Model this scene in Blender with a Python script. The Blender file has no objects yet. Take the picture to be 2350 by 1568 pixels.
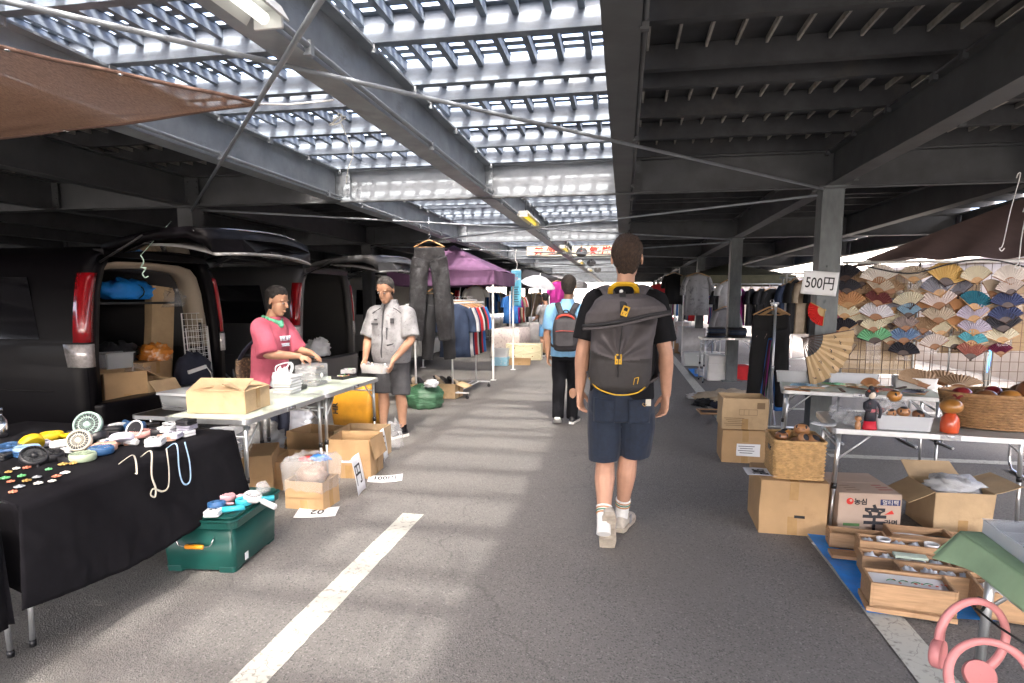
import bpy, bmesh, math, random
from mathutils import Vector, Matrix, noise, Euler
random.seed(7)
R = math.radians
SC = bpy.context.scene
COL = SC.collection
# ------------------------------------------------------------------ camera
FPX, CX, CY, CAMH = 1400.0, 1175.0, 850.0, 1.45      # photo measured on a 2350 x 1568 grid
PITCH = math.atan(165 / FPX)
YAW = math.atan(257 / FPX * math.cos(PITCH))
cam = bpy.data.cameras.new('camera')
camo = bpy.data.objects.new('camera', cam)
COL.objects.link(camo)
camo.location = (0, 0, CAMH)
camo.rotation_euler = (math.pi / 2 - PITCH, 0, YAW)
cam.sensor_fit = 'HORIZONTAL'
cam.sensor_width = 36
cam.lens = 36 * FPX / 2350
cam.shift_y = (CY - 784) / 2350
cam.clip_start = 0.05
cam.clip_end = 2000
SC.camera = camo
# ------------------------------------------------------------------ sky, sun, exposure
SUN_DIR = Vector((-0.22, 0.80, -1.0)).normalized()   # the way the light travels
EL = math.asin(-SUN_DIR.z)
AZ = math.atan2(-SUN_DIR.x, -SUN_DIR.y)
w = bpy.data.worlds.new('World')
SC.world = w
w.use_nodes = True
nt = w.node_tree
sky = nt.nodes.new('ShaderNodeTexSky')
sky.sky_type = 'NISHITA'
sky.sun_disc = False
sky.sun_elevation = EL
sky.sun_rotation = AZ
sky.dust_density = 6.0
sky.air_density = 0.5
sky.ozone_density = 0.0
bg = nt.nodes['Background']
bg.inputs['Strength'].default_value = 0.15
nt.links.new(sky.outputs[0], bg.inputs[0])
sun = bpy.data.lights.new('sun', 'SUN')
sun.energy = 0.9
sun.angle = R(2.5)
sun.color = (1, 0.95, 0.87)
suno = bpy.data.objects.new('sun', sun)
COL.objects.link(suno)
suno.rotation_euler = SUN_DIR.to_track_quat('-Z', 'Y').to_euler()
suno.location = (0, 0, 30)
SC.view_settings.view_transform = 'Standard'
SC.view_settings.look = 'None'
SC.view_settings.exposure = 4.2
SC.view_settings.gamma = 1
SC.cycles.use_denoising = True
SC.cycles.max_bounces = 10
SC.cycles.diffuse_bounces = 5
SC.cycles.transparent_max_bounces = 16
SC.cycles.sample_clamp_indirect = 6

# ------------------------------------------------------------------ placing: photo point -> point on a real plane
_F = Vector((-math.sin(YAW) * math.cos(PITCH), math.cos(YAW) * math.cos(PITCH), -math.sin(PITCH)))
_R = Vector((math.cos(YAW), math.sin(YAW), 0))
_U = _R.cross(_F)
_C = Vector((0, 0, CAMH))
def ray(x, y): return _F + _R * ((x - CX) / FPX) + _U * ((CY - y) / FPX)
def G(x, y, z=0.0):
    d = ray(x, y); return _C + d * ((z - CAMH) / d.z)
def PY(x, y, Y):
    d = ray(x, y); return _C + d * (Y / d.y)
def PX(x, y, X):
    d = ray(x, y); return _C + d * (X / d.x)

# ------------------------------------------------------------------ materials
MATS = {}
def mat(name, col, rough=0.6, metal=0.0, nz=None, bump=None, spec=0.5, alpha=1.0, trans=0.0, coat=0.0, emit=None, sheen=0.0, streak=None, dirt=None):
    if name in MATS: return MATS[name]
    m = bpy.data.materials.new(name); m.use_nodes = True
    n = m.node_tree.nodes; l = m.node_tree.links
    b = n['Principled BSDF']
    c = tuple(col) + (1,)
    b.inputs['Base Color'].default_value = c
    b.inputs['Roughness'].default_value = rough
    b.inputs['Metallic'].default_value = metal
    b.inputs['Specular IOR Level'].default_value = spec
    b.inputs['Alpha'].default_value = alpha
    b.inputs['Transmission Weight'].default_value = trans
    b.inputs['Coat Weight'].default_value = coat
    b.inputs['Sheen Weight'].default_value = sheen
    tc = n.new('ShaderNodeTexCoord')
    src = None
    def mix(fac, ca, cb, a=None):
        mx = n.new('ShaderNodeMix'); mx.data_type = 'RGBA'
        l.new(fac, mx.inputs[0])
        if a is not None: l.new(a, mx.inputs[6])
        else: mx.inputs[6].default_value = tuple(ca) + (1,)
        mx.inputs[7].default_value = tuple(cb) + (1,)
        return mx.outputs[2]
    def nzn(scale, detail=5, rough_=0.6, stretch=None):
        t = n.new('ShaderNodeTexNoise'); t.inputs['Scale'].default_value = scale
        t.inputs['Detail'].default_value = detail; t.inputs['Roughness'].default_value = rough_
        if stretch:
            mp = n.new('ShaderNodeMapping'); mp.inputs['Scale'].default_value = stretch
            l.new(tc.outputs['Object'], mp.inputs[0]); l.new(mp.outputs[0], t.inputs[0])
        else: l.new(tc.outputs['Object'], t.inputs[0])
        return t
    def ramp(s, a, b_):
        r = n.new('ShaderNodeMapRange'); r.inputs[1].default_value = a; r.inputs[2].default_value = b_
        l.new(s, r.inputs[0]); return r.outputs[0]
    if nz:
        sc_, amt = nz[0], nz[1]
        st = nz[2] if len(nz) > 2 else None
        t = nzn(sc_, stretch=st)
        lo = [max(0, v * (1 - amt)) for v in col]; hi = [min(1, v * (1 + amt)) for v in col]
        src = mix(ramp(t.outputs[0], 0.25, 0.75), lo, hi)
    if dirt:
        t = nzn(dirt[0], 8, 0.7, dirt[2] if len(dirt) > 2 else None)
        lo_ = dirt[3] if len(dirt) > 3 else 0.55
        src = mix(ramp(t.outputs[0], lo_, lo_ + 0.17), col, dirt[1], src)
    if src is not None: l.new(src, b.inputs['Base Color'])
    if bump:
        t = nzn(bump[0], 4, 0.6, bump[2] if len(bump) > 2 else None)
        bp = n.new('ShaderNodeBump'); bp.inputs['Strength'].default_value = bump[1]; bp.inputs['Distance'].default_value = 0.02
        l.new(t.outputs[0], bp.inputs['Height']); l.new(bp.outputs[0], b.inputs['Normal'])
    if emit:
        b.inputs['Emission Color'].default_value = tuple(emit[0]) + (1,)
        b.inputs['Emission Strength'].default_value = emit[1]
    MATS[name] = m
    return m

# ------------------------------------------------------------------ mesh builder
def frame(p, d, up=Vector((0, 0, 1))):
    d = Vector(d).normalized()
    if abs(d.dot(up)) > 0.98: up = Vector((0, 1, 0)) if abs(d.y) < 0.9 else Vector((1, 0, 0))
    x = d.cross(up).normalized(); y = x.cross(d).normalized()
    return Matrix(((x.x, y.x, d.x, p[0]), (x.y, y.y, d.y, p[1]), (x.z, y.z, d.z, p[2]), (0, 0, 0, 1)))
def TR(x=0, y=0, z=0, rz=0, rx=0, ry=0, s=1):
    return Matrix.Translation((x, y, z)) @ Euler((rx, ry, rz), 'XYZ').to_matrix().to_4x4() @ Matrix.Scale(s, 4)
class MB:
    def __init__(s): s.v = []; s.f = []; s.mi = []; s.sm = []
    def add(s, vs, fs, M=None, mi=0, smooth=False):
        o = len(s.v)
        for v in vs:
            v = Vector(v); s.v.append(M @ v if M else v)
        for f in fs:
            s.f.append([i + o for i in f]); s.mi.append(mi); s.sm.append(smooth)
        return s
    def box(s, c, d, M=None, mi=0, taper=1.0):
        x, y, z = d[0] / 2, d[1] / 2, d[2] / 2; t = taper
        vs = [(c[0] + a * x * (t if e < 0 else 1), c[1] + b * y * (t if e < 0 else 1), c[2] + e * z) for e in (-1, 1) for a, b in ((-1, -1), (1, -1), (1, 1), (-1, 1))]
        return s.add(vs, [(3, 2, 1, 0), (4, 5, 6, 7), (0, 1, 5, 4), (1, 2, 6, 5), (2, 3, 7, 6), (3, 0, 4, 7)], M, mi)
    def span(s, a, b, M=None, mi=0):      # box between two corners
        return s.box([(p + q) / 2 for p, q in zip(a, b)], [abs(q - p) for p, q in zip(a, b)], M, mi)
    def tube(s, pts, r, n=8, M=None, mi=0, cap=True, smooth=True, flat=1.0, up=None, closed=False):
        pts = [Vector(p) for p in pts]; k = len(pts); rs = r if isinstance(r, (list, tuple)) else [r] * k
        prev = None; vs = []
        for i, p in enumerate(pts):
            if closed: d = pts[(i + 1) % k] - pts[i - 1]
            else: d = (pts[min(i + 1, k - 1)] - pts[max(i - 1, 0)])
            if d.length < 1e-9: d = Vector((0, 0, 1))
            d.normalize()
            if prev is None:
                u = Vector(up) if up else (Vector((0, 0, 1)) if abs(d.z) < 0.9 else Vector((1, 0, 0)))
            else: u = prev
            x = d.cross(u)
            if x.length < 1e-6: x = d.orthogonal()
            x.normalize(); y = x.cross(d).normalized(); prev = y
            for j in range(n):
                a = 2 * math.pi * j / n
                vs.append(p + (x * math.cos(a) + y * math.sin(a) * flat) * rs[i])
        fs = []
        for i in range(k if closed else k - 1):
            i2 = (i + 1) % k
            for j in range(n):
                fs.append((i * n + j, i * n + (j + 1) % n, i2 * n + (j + 1) % n, i2 * n + j))
        s.add(vs, fs, M, mi, smooth)
        if cap and not closed:
            o = len(s.v) - k * n
            s.f.append([o + j for j in range(n)][::-1]); s.f.append([o + (k - 1) * n + j for j in range(n)])
            s.mi += [mi, mi]; s.sm += [False, False]
        return s
    def lathe(s, prof, n=16, M=None, mi=0, smooth=True, sx=1, sy=1, cap=True):
        vs = [(r * math.cos(2 * math.pi * j / n) * sx, r * math.sin(2 * math.pi * j / n) * sy, z) for r, z in prof for j in range(n)]
        fs = []
        for i in range(len(prof) - 1):
            for j in range(n):
                fs.append((i * n + j, i * n + (j + 1) % n, (i + 1) * n + (j + 1) % n, (i + 1) * n + j))
        k = len(prof)
        s.add(vs, fs, M, mi, smooth)
        if cap:
            o = len(s.v) - k * n
            s.f.append([o + j for j in range(n)][::-1]); s.f.append([o + (k - 1) * n + j for j in range(n)])
            s.mi += [mi, mi]; s.sm += [False, False]
        return s
    def loft(s, rings, M=None, mi=0, smooth=True, cap=True):
        n = len(rings[0]); vs = [p for r in rings for p in r]; fs = []
        for i in range(len(rings) - 1):
            for j in range(n):
                fs.append((i * n + j, i * n + (j + 1) % n, (i + 1) * n + (j + 1) % n, (i + 1) * n + j))
        s.add(vs, fs, M, mi, smooth)
        if cap:
            o = len(s.v) - len(vs); k = len(rings)
            s.f.append([o + j for j in range(n)][::-1]); s.f.append([o + (k - 1) * n + j for j in range(n)])
            s.mi += [mi, mi]; s.sm += [False, False]
        return s
    def prism(s, poly, h, M=None, mi=0, smooth=False):    # poly in xy, extruded 0..h in z
        n = len(poly)
        vs = [(p[0], p[1], 0) for p in poly] + [(p[0], p[1], h) for p in poly]
        return s.add(vs, [tuple(range(n))[::-1], tuple(range(n, 2 * n))] + [(i, (i + 1) % n, n + (i + 1) % n, n + i) for i in range(n)], M, mi, smooth)
    def grid(s, fn, nu, nv, M=None, mi=0, smooth=True):
        vs = [fn(i / nu, j / nv) for j in range(nv + 1) for i in range(nu + 1)]
        fs = [(j * (nu + 1) + i, j * (nu + 1) + i + 1, (j + 1) * (nu + 1) + i + 1, (j + 1) * (nu + 1) + i) for j in range(nv) for i in range(nu)]
        return s.add(vs, fs, M, mi, smooth)
    def ball(s, c, r, n=12, M=None, mi=0, sz=1.0, sx=1.0, sy=1.0):
        k = max(5, n // 2 + 1)
        prof = [(max(1e-4, r * math.sin(math.pi * i / k)), -r * sz * math.cos(math.pi * i / k)) for i in range(k + 1)]
        T = Matrix.Translation(c)
        return s.lathe(prof, n, (M @ T) if M else T, mi, True, sx, sy, cap=False)
    def mesh(s, name):
        me = bpy.data.meshes.new(name)
        me.from_pydata([tuple(v) for v in s.v], [], s.f)
        me.polygons.foreach_set('material_index', s.mi)
        me.polygons.foreach_set('use_smooth', s.sm)
        me.update()
        return me
    def build(s, name, m, parent=None, bevel=0, solid=0, wn=False):
        me = s.mesh(name)
        bm = bmesh.new(); bm.from_mesh(me); bmesh.ops.recalc_face_normals(bm, faces=bm.faces); bm.to_mesh(me); bm.free()
        for x in (m if isinstance(m, (list, tuple)) else [m]): me.materials.append(x)
        return link(name, me, parent, bevel, solid)
def link(name, me, parent=None, bevel=0, solid=0):
    o = bpy.data.objects.new(name, me); COL.objects.link(o)
    if parent: o.parent = parent
    if solid:
        md = o.modifiers.new('solid', 'SOLIDIFY'); md.thickness = solid; md.offset = 0
    if bevel:
        md = o.modifiers.new('bevel', 'BEVEL'); md.width = bevel; md.segments = 2; md.limit_method = 'ANGLE'; md.angle_limit = R(40)
    return o
def tag(o, label, cat, group=None, kind=None):
    o['label'] = label; o['category'] = cat
    if group: o['group'] = group
    if kind: o['kind'] = kind
    return o
def thing(name, label, cat, loc=(0, 0, 0), rz=0, group=None, rx=0, ry=0):
    o = bpy.data.objects.new(name, None); COL.objects.link(o)
    o.empty_display_size = 0.1
    o.location = loc; o.rotation_euler = (rx, ry, rz)
    return tag(o, label, cat, group)
def put(o, loc, rz=0, rx=0, ry=0):
    o.location = loc; o.rotation_euler = (rx, ry, rz); return o
def kids(o): return [c for c in COL.objects if c.parent == o]
def dup(o, loc=None, rz=None, label=None, parent=None, mats=None, rx=None, ry=None):
    c = o.copy(); COL.objects.link(c)
    if parent: c.parent = parent
    if mats and c.data:
        c.data = c.data.copy()
        for i, m in enumerate(c.data.materials):
            if m and m.name in mats: c.data.materials[i] = mats[m.name]
    for k in kids(o): dup(k, parent=c, mats=mats)
    if loc is not None: c.location = loc
    if rz is not None: c.rotation_euler[2] = rz
    if rx is not None: c.rotation_euler[0] = rx
    if ry is not None: c.rotation_euler[1] = ry
    if label: c['label'] = label
    return c
def struct(o): o['kind'] = 'structure'; return o
def ev_mesh(o):
    dg = bpy.context.evaluated_depsgraph_get()
    me = bpy.data.meshes.new_from_object(o.evaluated_get(dg))
    return me
def text(s, size, m, parent, M, name='lettering', width=None, bold=0.0, depth=0.0006):
    cu = bpy.data.curves.new(name, 'FONT'); cu.body = s; cu.size = size; cu.align_x = 'CENTER'; cu.align_y = 'CENTER'
    cu.extrude = depth / 2; cu.offset = bold; cu.resolution_u = 3
    o = bpy.data.objects.new(name, cu); COL.objects.link(o)
    me = ev_mesh(o); bpy.data.objects.remove(o)
    xs = [v.co.x for v in me.vertices]; ys = [v.co.y for v in me.vertices]
    if xs:
        cx, cy = (min(xs) + max(xs)) / 2, (min(ys) + max(ys)) / 2
        k = (width / (max(xs) - min(xs))) if width else 1
        for v in me.vertices: v.co = M @ Vector(((v.co.x - cx) * k, v.co.y - cy, v.co.z))
    me.materials.clear(); me.materials.append(m)
    return link(name, me, parent)
def wrinkle(me, amp, scale, seed=0, st=(1, 1, 1)):
    vn = [v.normal.copy() for v in me.vertices]
    for v, nn in zip(me.vertices, vn):
        c = Vector((v.co.x * st[0], v.co.y * st[1], v.co.z * st[2])) * scale + Vector((seed, seed * 1.7, seed * .3))
        a = noise.noise(c); b = noise.noise(c * 2.3)
        v.co += nn * amp * ((1 - abs(a) * 2) * 0.7 + b * 0.5)
    me.update()
def remesh(mb, voxel, smooth_it=3, fac=0.5):
    me = mb.mesh('tmp')
    bm = bmesh.new(); bm.from_mesh(me); bmesh.ops.recalc_face_normals(bm, faces=bm.faces); bm.to_mesh(me); bm.free()
    o = bpy.data.objects.new('tmp', me); COL.objects.link(o)
    r = o.modifiers.new('r', 'REMESH'); r.mode = 'VOXEL'; r.voxel_size = voxel; r.use_smooth_shade = True
    if smooth_it:
        q = o.modifiers.new('s', 'SMOOTH'); q.factor = fac; q.iterations = smooth_it
    out = ev_mesh(o); bpy.data.objects.remove(o); bpy.data.meshes.remove(me)
    for p in out.polygons: p.use_smooth = True
    return out
def meshobj(name, me, m, parent=None):
    me.name = name; me.materials.clear()
    for x in (m if isinstance(m, (list, tuple)) else [m]): me.materials.append(x)
    return link(name, me, parent)
def crom(P, n=6):        # smooth curve through points
    P = [Vector(p) for p in P]; out = []
    for i in range(len(P) - 1):
        a, b, c, d = P[max(i - 1, 0)], P[i], P[i + 1], P[min(i + 2, len(P) - 1)]
        for k in range(n):
            t = k / n
            out.append(0.5 * ((2 * b) + (c - a) * t + (2 * a - 5 * b + 4 * c - d) * t * t + (3 * b - a - 3 * c + d) * t ** 3))
    out.append(P[-1]); return out
def rrect(w_, h_, r, n=4):
    out = []
    for cx, cy, a0 in ((w_ / 2 - r, h_ / 2 - r, 0), (-w_ / 2 + r, h_ / 2 - r, 90), (-w_ / 2 + r, -h_ / 2 + r, 180), (w_ / 2 - r, -h_ / 2 + r, 270)):
        for k in range(n + 1):
            a = R(a0 + 90 * k / n); out.append((cx + r * math.cos(a), cy + r * math.sin(a)))
    return out

# ------------------------------------------------------------------ shared materials
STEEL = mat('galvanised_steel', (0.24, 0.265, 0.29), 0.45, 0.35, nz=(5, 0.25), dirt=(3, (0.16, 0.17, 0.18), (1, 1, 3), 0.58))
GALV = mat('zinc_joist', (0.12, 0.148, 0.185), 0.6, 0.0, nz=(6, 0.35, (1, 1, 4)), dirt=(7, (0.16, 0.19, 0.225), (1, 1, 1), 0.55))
STEELD = mat('painted_steel', (0.062, 0.066, 0.070), 0.6, 0.1, nz=(4, 0.3), dirt=(2.5, (0.06, 0.05, 0.04), (1, 1, 2), 0.62))  # dark steel that also carries the side bays' shade in its colour
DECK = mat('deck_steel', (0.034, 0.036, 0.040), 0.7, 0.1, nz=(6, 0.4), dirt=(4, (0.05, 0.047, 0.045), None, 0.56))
RUST = mat('rusty_steel', (0.19, 0.11, 0.07), 0.8, 0.2, nz=(20, 0.4))
ALU = mat('aluminium', (0.62, 0.64, 0.65), 0.33, 0.85, nz=(9, 0.1))
CHROME = mat('chrome', (0.75, 0.76, 0.78), 0.15, 1.0)
BLACKP = mat('black_plastic', (0.012, 0.012, 0.014), 0.4)
WHITEP = mat('white_plastic', (0.75, 0.75, 0.74), 0.4, nz=(8, 0.06))
PAPER = mat('white_paper', (0.78, 0.79, 0.80), 0.8, nz=(6, 0.04))
INK = mat('black_ink', (0.02, 0.02, 0.025), 0.7)
REDINK = mat('red_ink', (0.55, 0.03, 0.02), 0.7)
CARD = mat('cardboard', (0.42, 0.27, 0.135), 0.85, nz=(5, 0.12), bump=(60, 0.08, (1, 1, 4)), dirt=(3, (0.34, 0.205, 0.10), None, 0.58))
CARD2 = mat('cardboard_pale', (0.46, 0.33, 0.19), 0.85, nz=(6, 0.14), bump=(50, 0.1), dirt=(4, (0.36, 0.25, 0.14), None, 0.57))
TAPE = mat('packing_tape', (0.40, 0.25, 0.11), 0.25, spec=0.6, nz=(12, 0.15))
WOOD = mat('box_wood', (0.40, 0.245, 0.13), 0.7, nz=(6, 0.3, (1, 12, 12)), dirt=(5, (0.30, 0.17, 0.08), None, 0.58))
CLEAR = mat('clear_plastic', (0.85, 0.88, 0.9), 0.12, alpha=0.30, spec=0.6)
MILKY = mat('milky_plastic', (0.70, 0.73, 0.76), 0.35, alpha=0.62)
POLY = mat('poly_bag', (0.80, 0.81, 0.82), 0.18, alpha=0.24, spec=0.7, bump=(14, 0.7))
BAGW = mat('white_bag', (0.72, 0.74, 0.77), 0.45, alpha=0.93, bump=(9, 0.5))
SKIN = mat('skin_light', (0.50, 0.28, 0.19), 0.5, nz=(14, 0.12), spec=0.35)
SKIN2 = mat('skin_tan', (0.40, 0.22, 0.14), 0.5, nz=(14, 0.12), spec=0.35)
BLACKC = mat('black_cloth', (0.0065, 0.006, 0.008), 0.95, nz=(30, 0.2), spec=0.15)
RIBL = mat('deck_rib', (0.30, 0.285, 0.26), 0.7, 0.1, nz=(12, 0.4))
# ================================================================== ground
def asphalt():
    m = bpy.data.materials.new('asphalt'); m.use_nodes = True
    n = m.node_tree.nodes; l = m.node_tree.links; b = n['Principled BSDF']
    tc = n.new('ShaderNodeTexCoord')
    def nz(s, d=6, r=0.6):
        t = n.new('ShaderNodeTexNoise'); t.inputs['Scale'].default_value = s; t.inputs['Detail'].default_value = d; t.inputs['Roughness'].default_value = r
        l.new(tc.outputs['Object'], t.inputs[0]); return t.outputs[0]
    def mp(s, a, c, lo=0, hi=1):
        r = n.new('ShaderNodeMapRange'); r.inputs[1].default_value = a; r.inputs[2].default_value = c; r.inputs[3].default_value = lo; r.inputs[4].default_value = hi
        l.new(s, r.inputs[0]); return r.outputs[0]
    def mix(f, a, c, ain=None):
        x = n.new('ShaderNodeMix'); x.data_type = 'RGBA'; l.new(f, x.inputs[0])
        if ain is not None: l.new(ain, x.inputs[6])
        else: x.inputs[6].default_value = a + (1,)
        x.inputs[7].default_value = c + (1,); return x.outputs[2]
    base = mix(mp(nz(0.7, 8), 0.30, 0.70), (0.155, 0.147, 0.137), (0.20, 0.19, 0.177))
    v = n.new('ShaderNodeTexVoronoi'); v.inputs['Scale'].default_value = 150; l.new(tc.outputs['Object'], v.inputs[0])
    sp = n.new('ShaderNodeSeparateColor'); l.new(v.outputs['Color'], sp.inputs[0])
    base = mix(mp(sp.outputs[0], 0.85, 1.0, 0, 0.7), None, (0.30, 0.29, 0.27), base)
    base = mix(mp(sp.outputs[1], 0.75, 0.95, 0, 0.7), None, (0.07, 0.068, 0.066), base)
    base = mix(mp(nz(1.8, 8, 0.75), 0.60, 0.72, 0, 0.35), None, (0.092, 0.088, 0.083), base)
    base = mix(mp(nz(0.45, 4, 0.5), 0.52, 0.60, 0, 0.35), None, (0.19, 0.18, 0.165), base)
    vv = n.new('ShaderNodeTexVoronoi'); vv.feature = 'DISTANCE_TO_EDGE'; vv.inputs['Scale'].default_value = 0.55
    mm_ = n.new('ShaderNodeMix'); mm_.data_type = 'RGBA'; mm_.inputs[0].default_value = 0.35; tt = n.new('ShaderNodeTexNoise'); tt.inputs['Scale'].default_value = 2.2; tt.inputs['Detail'].default_value = 9; l.new(tc.outputs['Object'], tt.inputs[0]); l.new(tc.outputs['Object'], mm_.inputs[6]); l.new(tt.outputs['Color'], mm_.inputs[7]); l.new(mm_.outputs[2], vv.inputs[0])
    base = mix(mp(vv.outputs[0], 0.003, 0.0, 0, 0.4), None, (0.05, 0.048, 0.046), base)
    base = mix(mp(nz(5.5, 3, 0.5), 0.70, 0.76, 0, 0.5), None, (0.06, 0.058, 0.055), base)
    l.new(base, b.inputs['Base Color'])
    b.inputs['Roughness'].default_value = 0.85
    bp = n.new('ShaderNodeBump'); bp.inputs['Strength'].default_value = 0.5; bp.inputs['Distance'].default_value = 0.006
    l.new(v.outputs['Distance'], bp.inputs['Height']); l.new(bp.outputs[0], b.inputs['Normal'])
    return m
ASPH = asphalt()
mb = MB()
def cells(vals): return list(zip(vals[:-1], vals[1:]))
mb.add([(-300, -60, 0), (300, -60, 0), (300, 600, 0), (-300, 600, 0)], [(0, 1, 2, 3)])
struct(mb.build('ground', ASPH))
def paint_mat():
    m = bpy.data.materials.new('road_paint'); m.use_nodes = True
    n = m.node_tree.nodes; l = m.node_tree.links; b = n['Principled BSDF']
    tc = n.new('ShaderNodeTexCoord')
    v = n.new('ShaderNodeTexVoronoi'); v.feature = 'DISTANCE_TO_EDGE'; v.inputs['Scale'].default_value = 7; v.inputs['Randomness'].default_value = 1
    t = n.new('ShaderNodeTexNoise'); t.inputs['Scale'].default_value = 9; t.inputs['Detail'].default_value = 6
    mx = n.new('ShaderNodeMix'); mx.data_type = 'RGBA'; mx.inputs[0].default_value = 0.12
    l.new(tc.outputs['Object'], t.inputs[0]); l.new(tc.outputs['Object'], mx.inputs[6]); l.new(t.outputs['Color'], mx.inputs[7]); l.new(mx.outputs[2], v.inputs[0])
    r = n.new('ShaderNodeMapRange'); r.inputs[1].default_value = 0.0; r.inputs[2].default_value = 0.012; l.new(v.outputs[0], r.inputs[0])
    t2 = n.new('ShaderNodeTexNoise'); t2.inputs['Scale'].default_value = 30; t2.inputs['Detail'].default_value = 6; l.new(tc.outputs['Object'], t2.inputs[0])
    r2 = n.new('ShaderNodeMapRange'); r2.inputs[1].default_value = 0.30; r2.inputs[2].default_value = 0.45; l.new(t2.outputs[0], r2.inputs[0])
    mu = n.new('ShaderNodeMath'); mu.operation = 'MULTIPLY'; l.new(r.outputs[0], mu.inputs[0]); l.new(r2.outputs[0], mu.inputs[1])
    c = n.new('ShaderNodeMix'); c.data_type = 'RGBA'; l.new(mu.outputs[0], c.inputs[0]); c.inputs[6].default_value = (0.25, 0.24, 0.21, 1); c.inputs[7].default_value = (0.52, 0.52, 0.46, 1)
    l.new(c.outputs[2], b.inputs['Base Color']); b.inputs['Roughness'].default_value = 0.8
    return m
PAINT = paint_mat()
def line(x0, x1, y0, y1, z=0.004):
    m = MB(); ny = max(2, int(abs(y1 - y0) / 0.06)) if abs(y1 - y0) < 12 else 60
    nx = max(2, int(abs(x1 - x0) / 0.06)) if abs(x1 - x0) < 12 else 40
    m.grid(lambda u, v: (x0 + (x1 - x0) * u + (noise.noise((v * (y1 - y0) * 15, u * 3, x0)) * 0.006 if abs(y1 - y0) < 12 else 0), y0 + (y1 - y0) * v + noise.noise((u * (x1 - x0) * 15, 7, v)) * 0.005, z), max(nx, 4), ny, smooth=False)
    return struct(m.build('parking_line', PAINT))
line(-1.445, -1.30, -2, 3.80)
line(1.13, 1.285, -1, 12)
line(1.13, 1.285, 12.0, 60)
line(1.9, 6, 5.9, 6.03)
line(-9, -3.1, 2.7, 2.83)
line(-1.445, -1.30, 8.5, 14.5) if False else None
line(1.9, 6, 8.4, 8.53)

# ================================================================== steel parking deck
ZB = 2.48            # underside of girders and beams
ZT = 2.80            # their top, where the joists sit
ZD = 2.94            # deck plate
XL, XR, Y0, Y1 = -17.0, 5.4, -6.0, 46.0
bld = thing('parking_deck', 'dark steel parking deck on columns roofing the whole market', 'parking deck')
GY = [-6.0, -1.25] + [6.3 + 4.9 * i for i in range(8)]
CXS = [-11.6, -4.85, 1.88]
BX = [-11.6, -10.0, -8.3, -6.6, -4.85, -3.05, -1.42, -0.03, 1.88, 3.6, 5.3]
def ibeam(m, a, b, z0, z1, fw=0.15, tf=0.014, tw=0.012):
    a = Vector(a); b = Vector(b); d = (b - a).normalized(); s = Vector((-d.y, d.x, 0))
    def pl(w_, za, zb):
        vs = [a + s * w_ / 2, a - s * w_ / 2, b - s * w_ / 2, b + s * w_ / 2]
        m.add([(v.x, v.y, za) for v in vs] + [(v.x, v.y, zb) for v in vs], [(3, 2, 1, 0), (4, 5, 6, 7), (0, 1, 5, 4), (1, 2, 6, 5), (2, 3, 7, 6), (3, 0, 4, 7)])
    pl(fw, z0, z0 + tf); pl(tw, z0 + tf, z1 - tf); pl(fw, z1 - tf, z1)
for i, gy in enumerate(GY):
    for x0, x1, mm in ((XL, -4.85, STEELD), (-4.85, -3.05, STEELD), (-3.05, -0.03, STEEL), (-0.03, 1.88, STEELD), (1.88, XR, STEELD)):  # side spans darker: their shade is put into the steel colour
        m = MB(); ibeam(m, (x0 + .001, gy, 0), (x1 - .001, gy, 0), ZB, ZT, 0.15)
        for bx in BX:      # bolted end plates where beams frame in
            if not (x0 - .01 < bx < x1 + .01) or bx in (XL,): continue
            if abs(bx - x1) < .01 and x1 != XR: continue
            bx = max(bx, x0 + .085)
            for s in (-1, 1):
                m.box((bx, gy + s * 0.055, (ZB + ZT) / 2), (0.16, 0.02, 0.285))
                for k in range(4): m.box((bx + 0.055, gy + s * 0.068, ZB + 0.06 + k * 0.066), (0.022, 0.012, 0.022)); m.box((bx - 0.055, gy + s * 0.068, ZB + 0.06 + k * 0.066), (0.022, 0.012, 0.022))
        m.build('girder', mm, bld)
def jy():
    out = []
    for a, b in zip(GY[:-1], GY[1:]):
        y = b - 0.11; c = 0
        while y > a + 0.12:
            out.append(y); c += 1
            y -= 0.33 if c % 6 == 4 else 0.655
    return out
JY = jy()
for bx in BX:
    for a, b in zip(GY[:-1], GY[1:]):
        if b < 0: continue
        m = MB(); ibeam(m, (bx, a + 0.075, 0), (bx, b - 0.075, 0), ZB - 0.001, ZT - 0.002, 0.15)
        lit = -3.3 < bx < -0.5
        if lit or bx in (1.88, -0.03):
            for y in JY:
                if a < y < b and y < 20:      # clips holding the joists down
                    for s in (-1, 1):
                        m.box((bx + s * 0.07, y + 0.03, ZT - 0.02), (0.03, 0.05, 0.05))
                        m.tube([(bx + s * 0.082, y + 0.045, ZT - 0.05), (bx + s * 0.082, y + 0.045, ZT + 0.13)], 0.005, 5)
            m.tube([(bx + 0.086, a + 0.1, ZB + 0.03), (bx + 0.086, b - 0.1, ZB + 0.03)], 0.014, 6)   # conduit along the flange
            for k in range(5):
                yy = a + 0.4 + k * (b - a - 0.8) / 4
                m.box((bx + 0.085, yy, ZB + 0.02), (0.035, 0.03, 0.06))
        m.build('beam', STEEL if lit else STEELD, bld)  # beams away from the sunlit bay darkened, shade put into the colour
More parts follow.
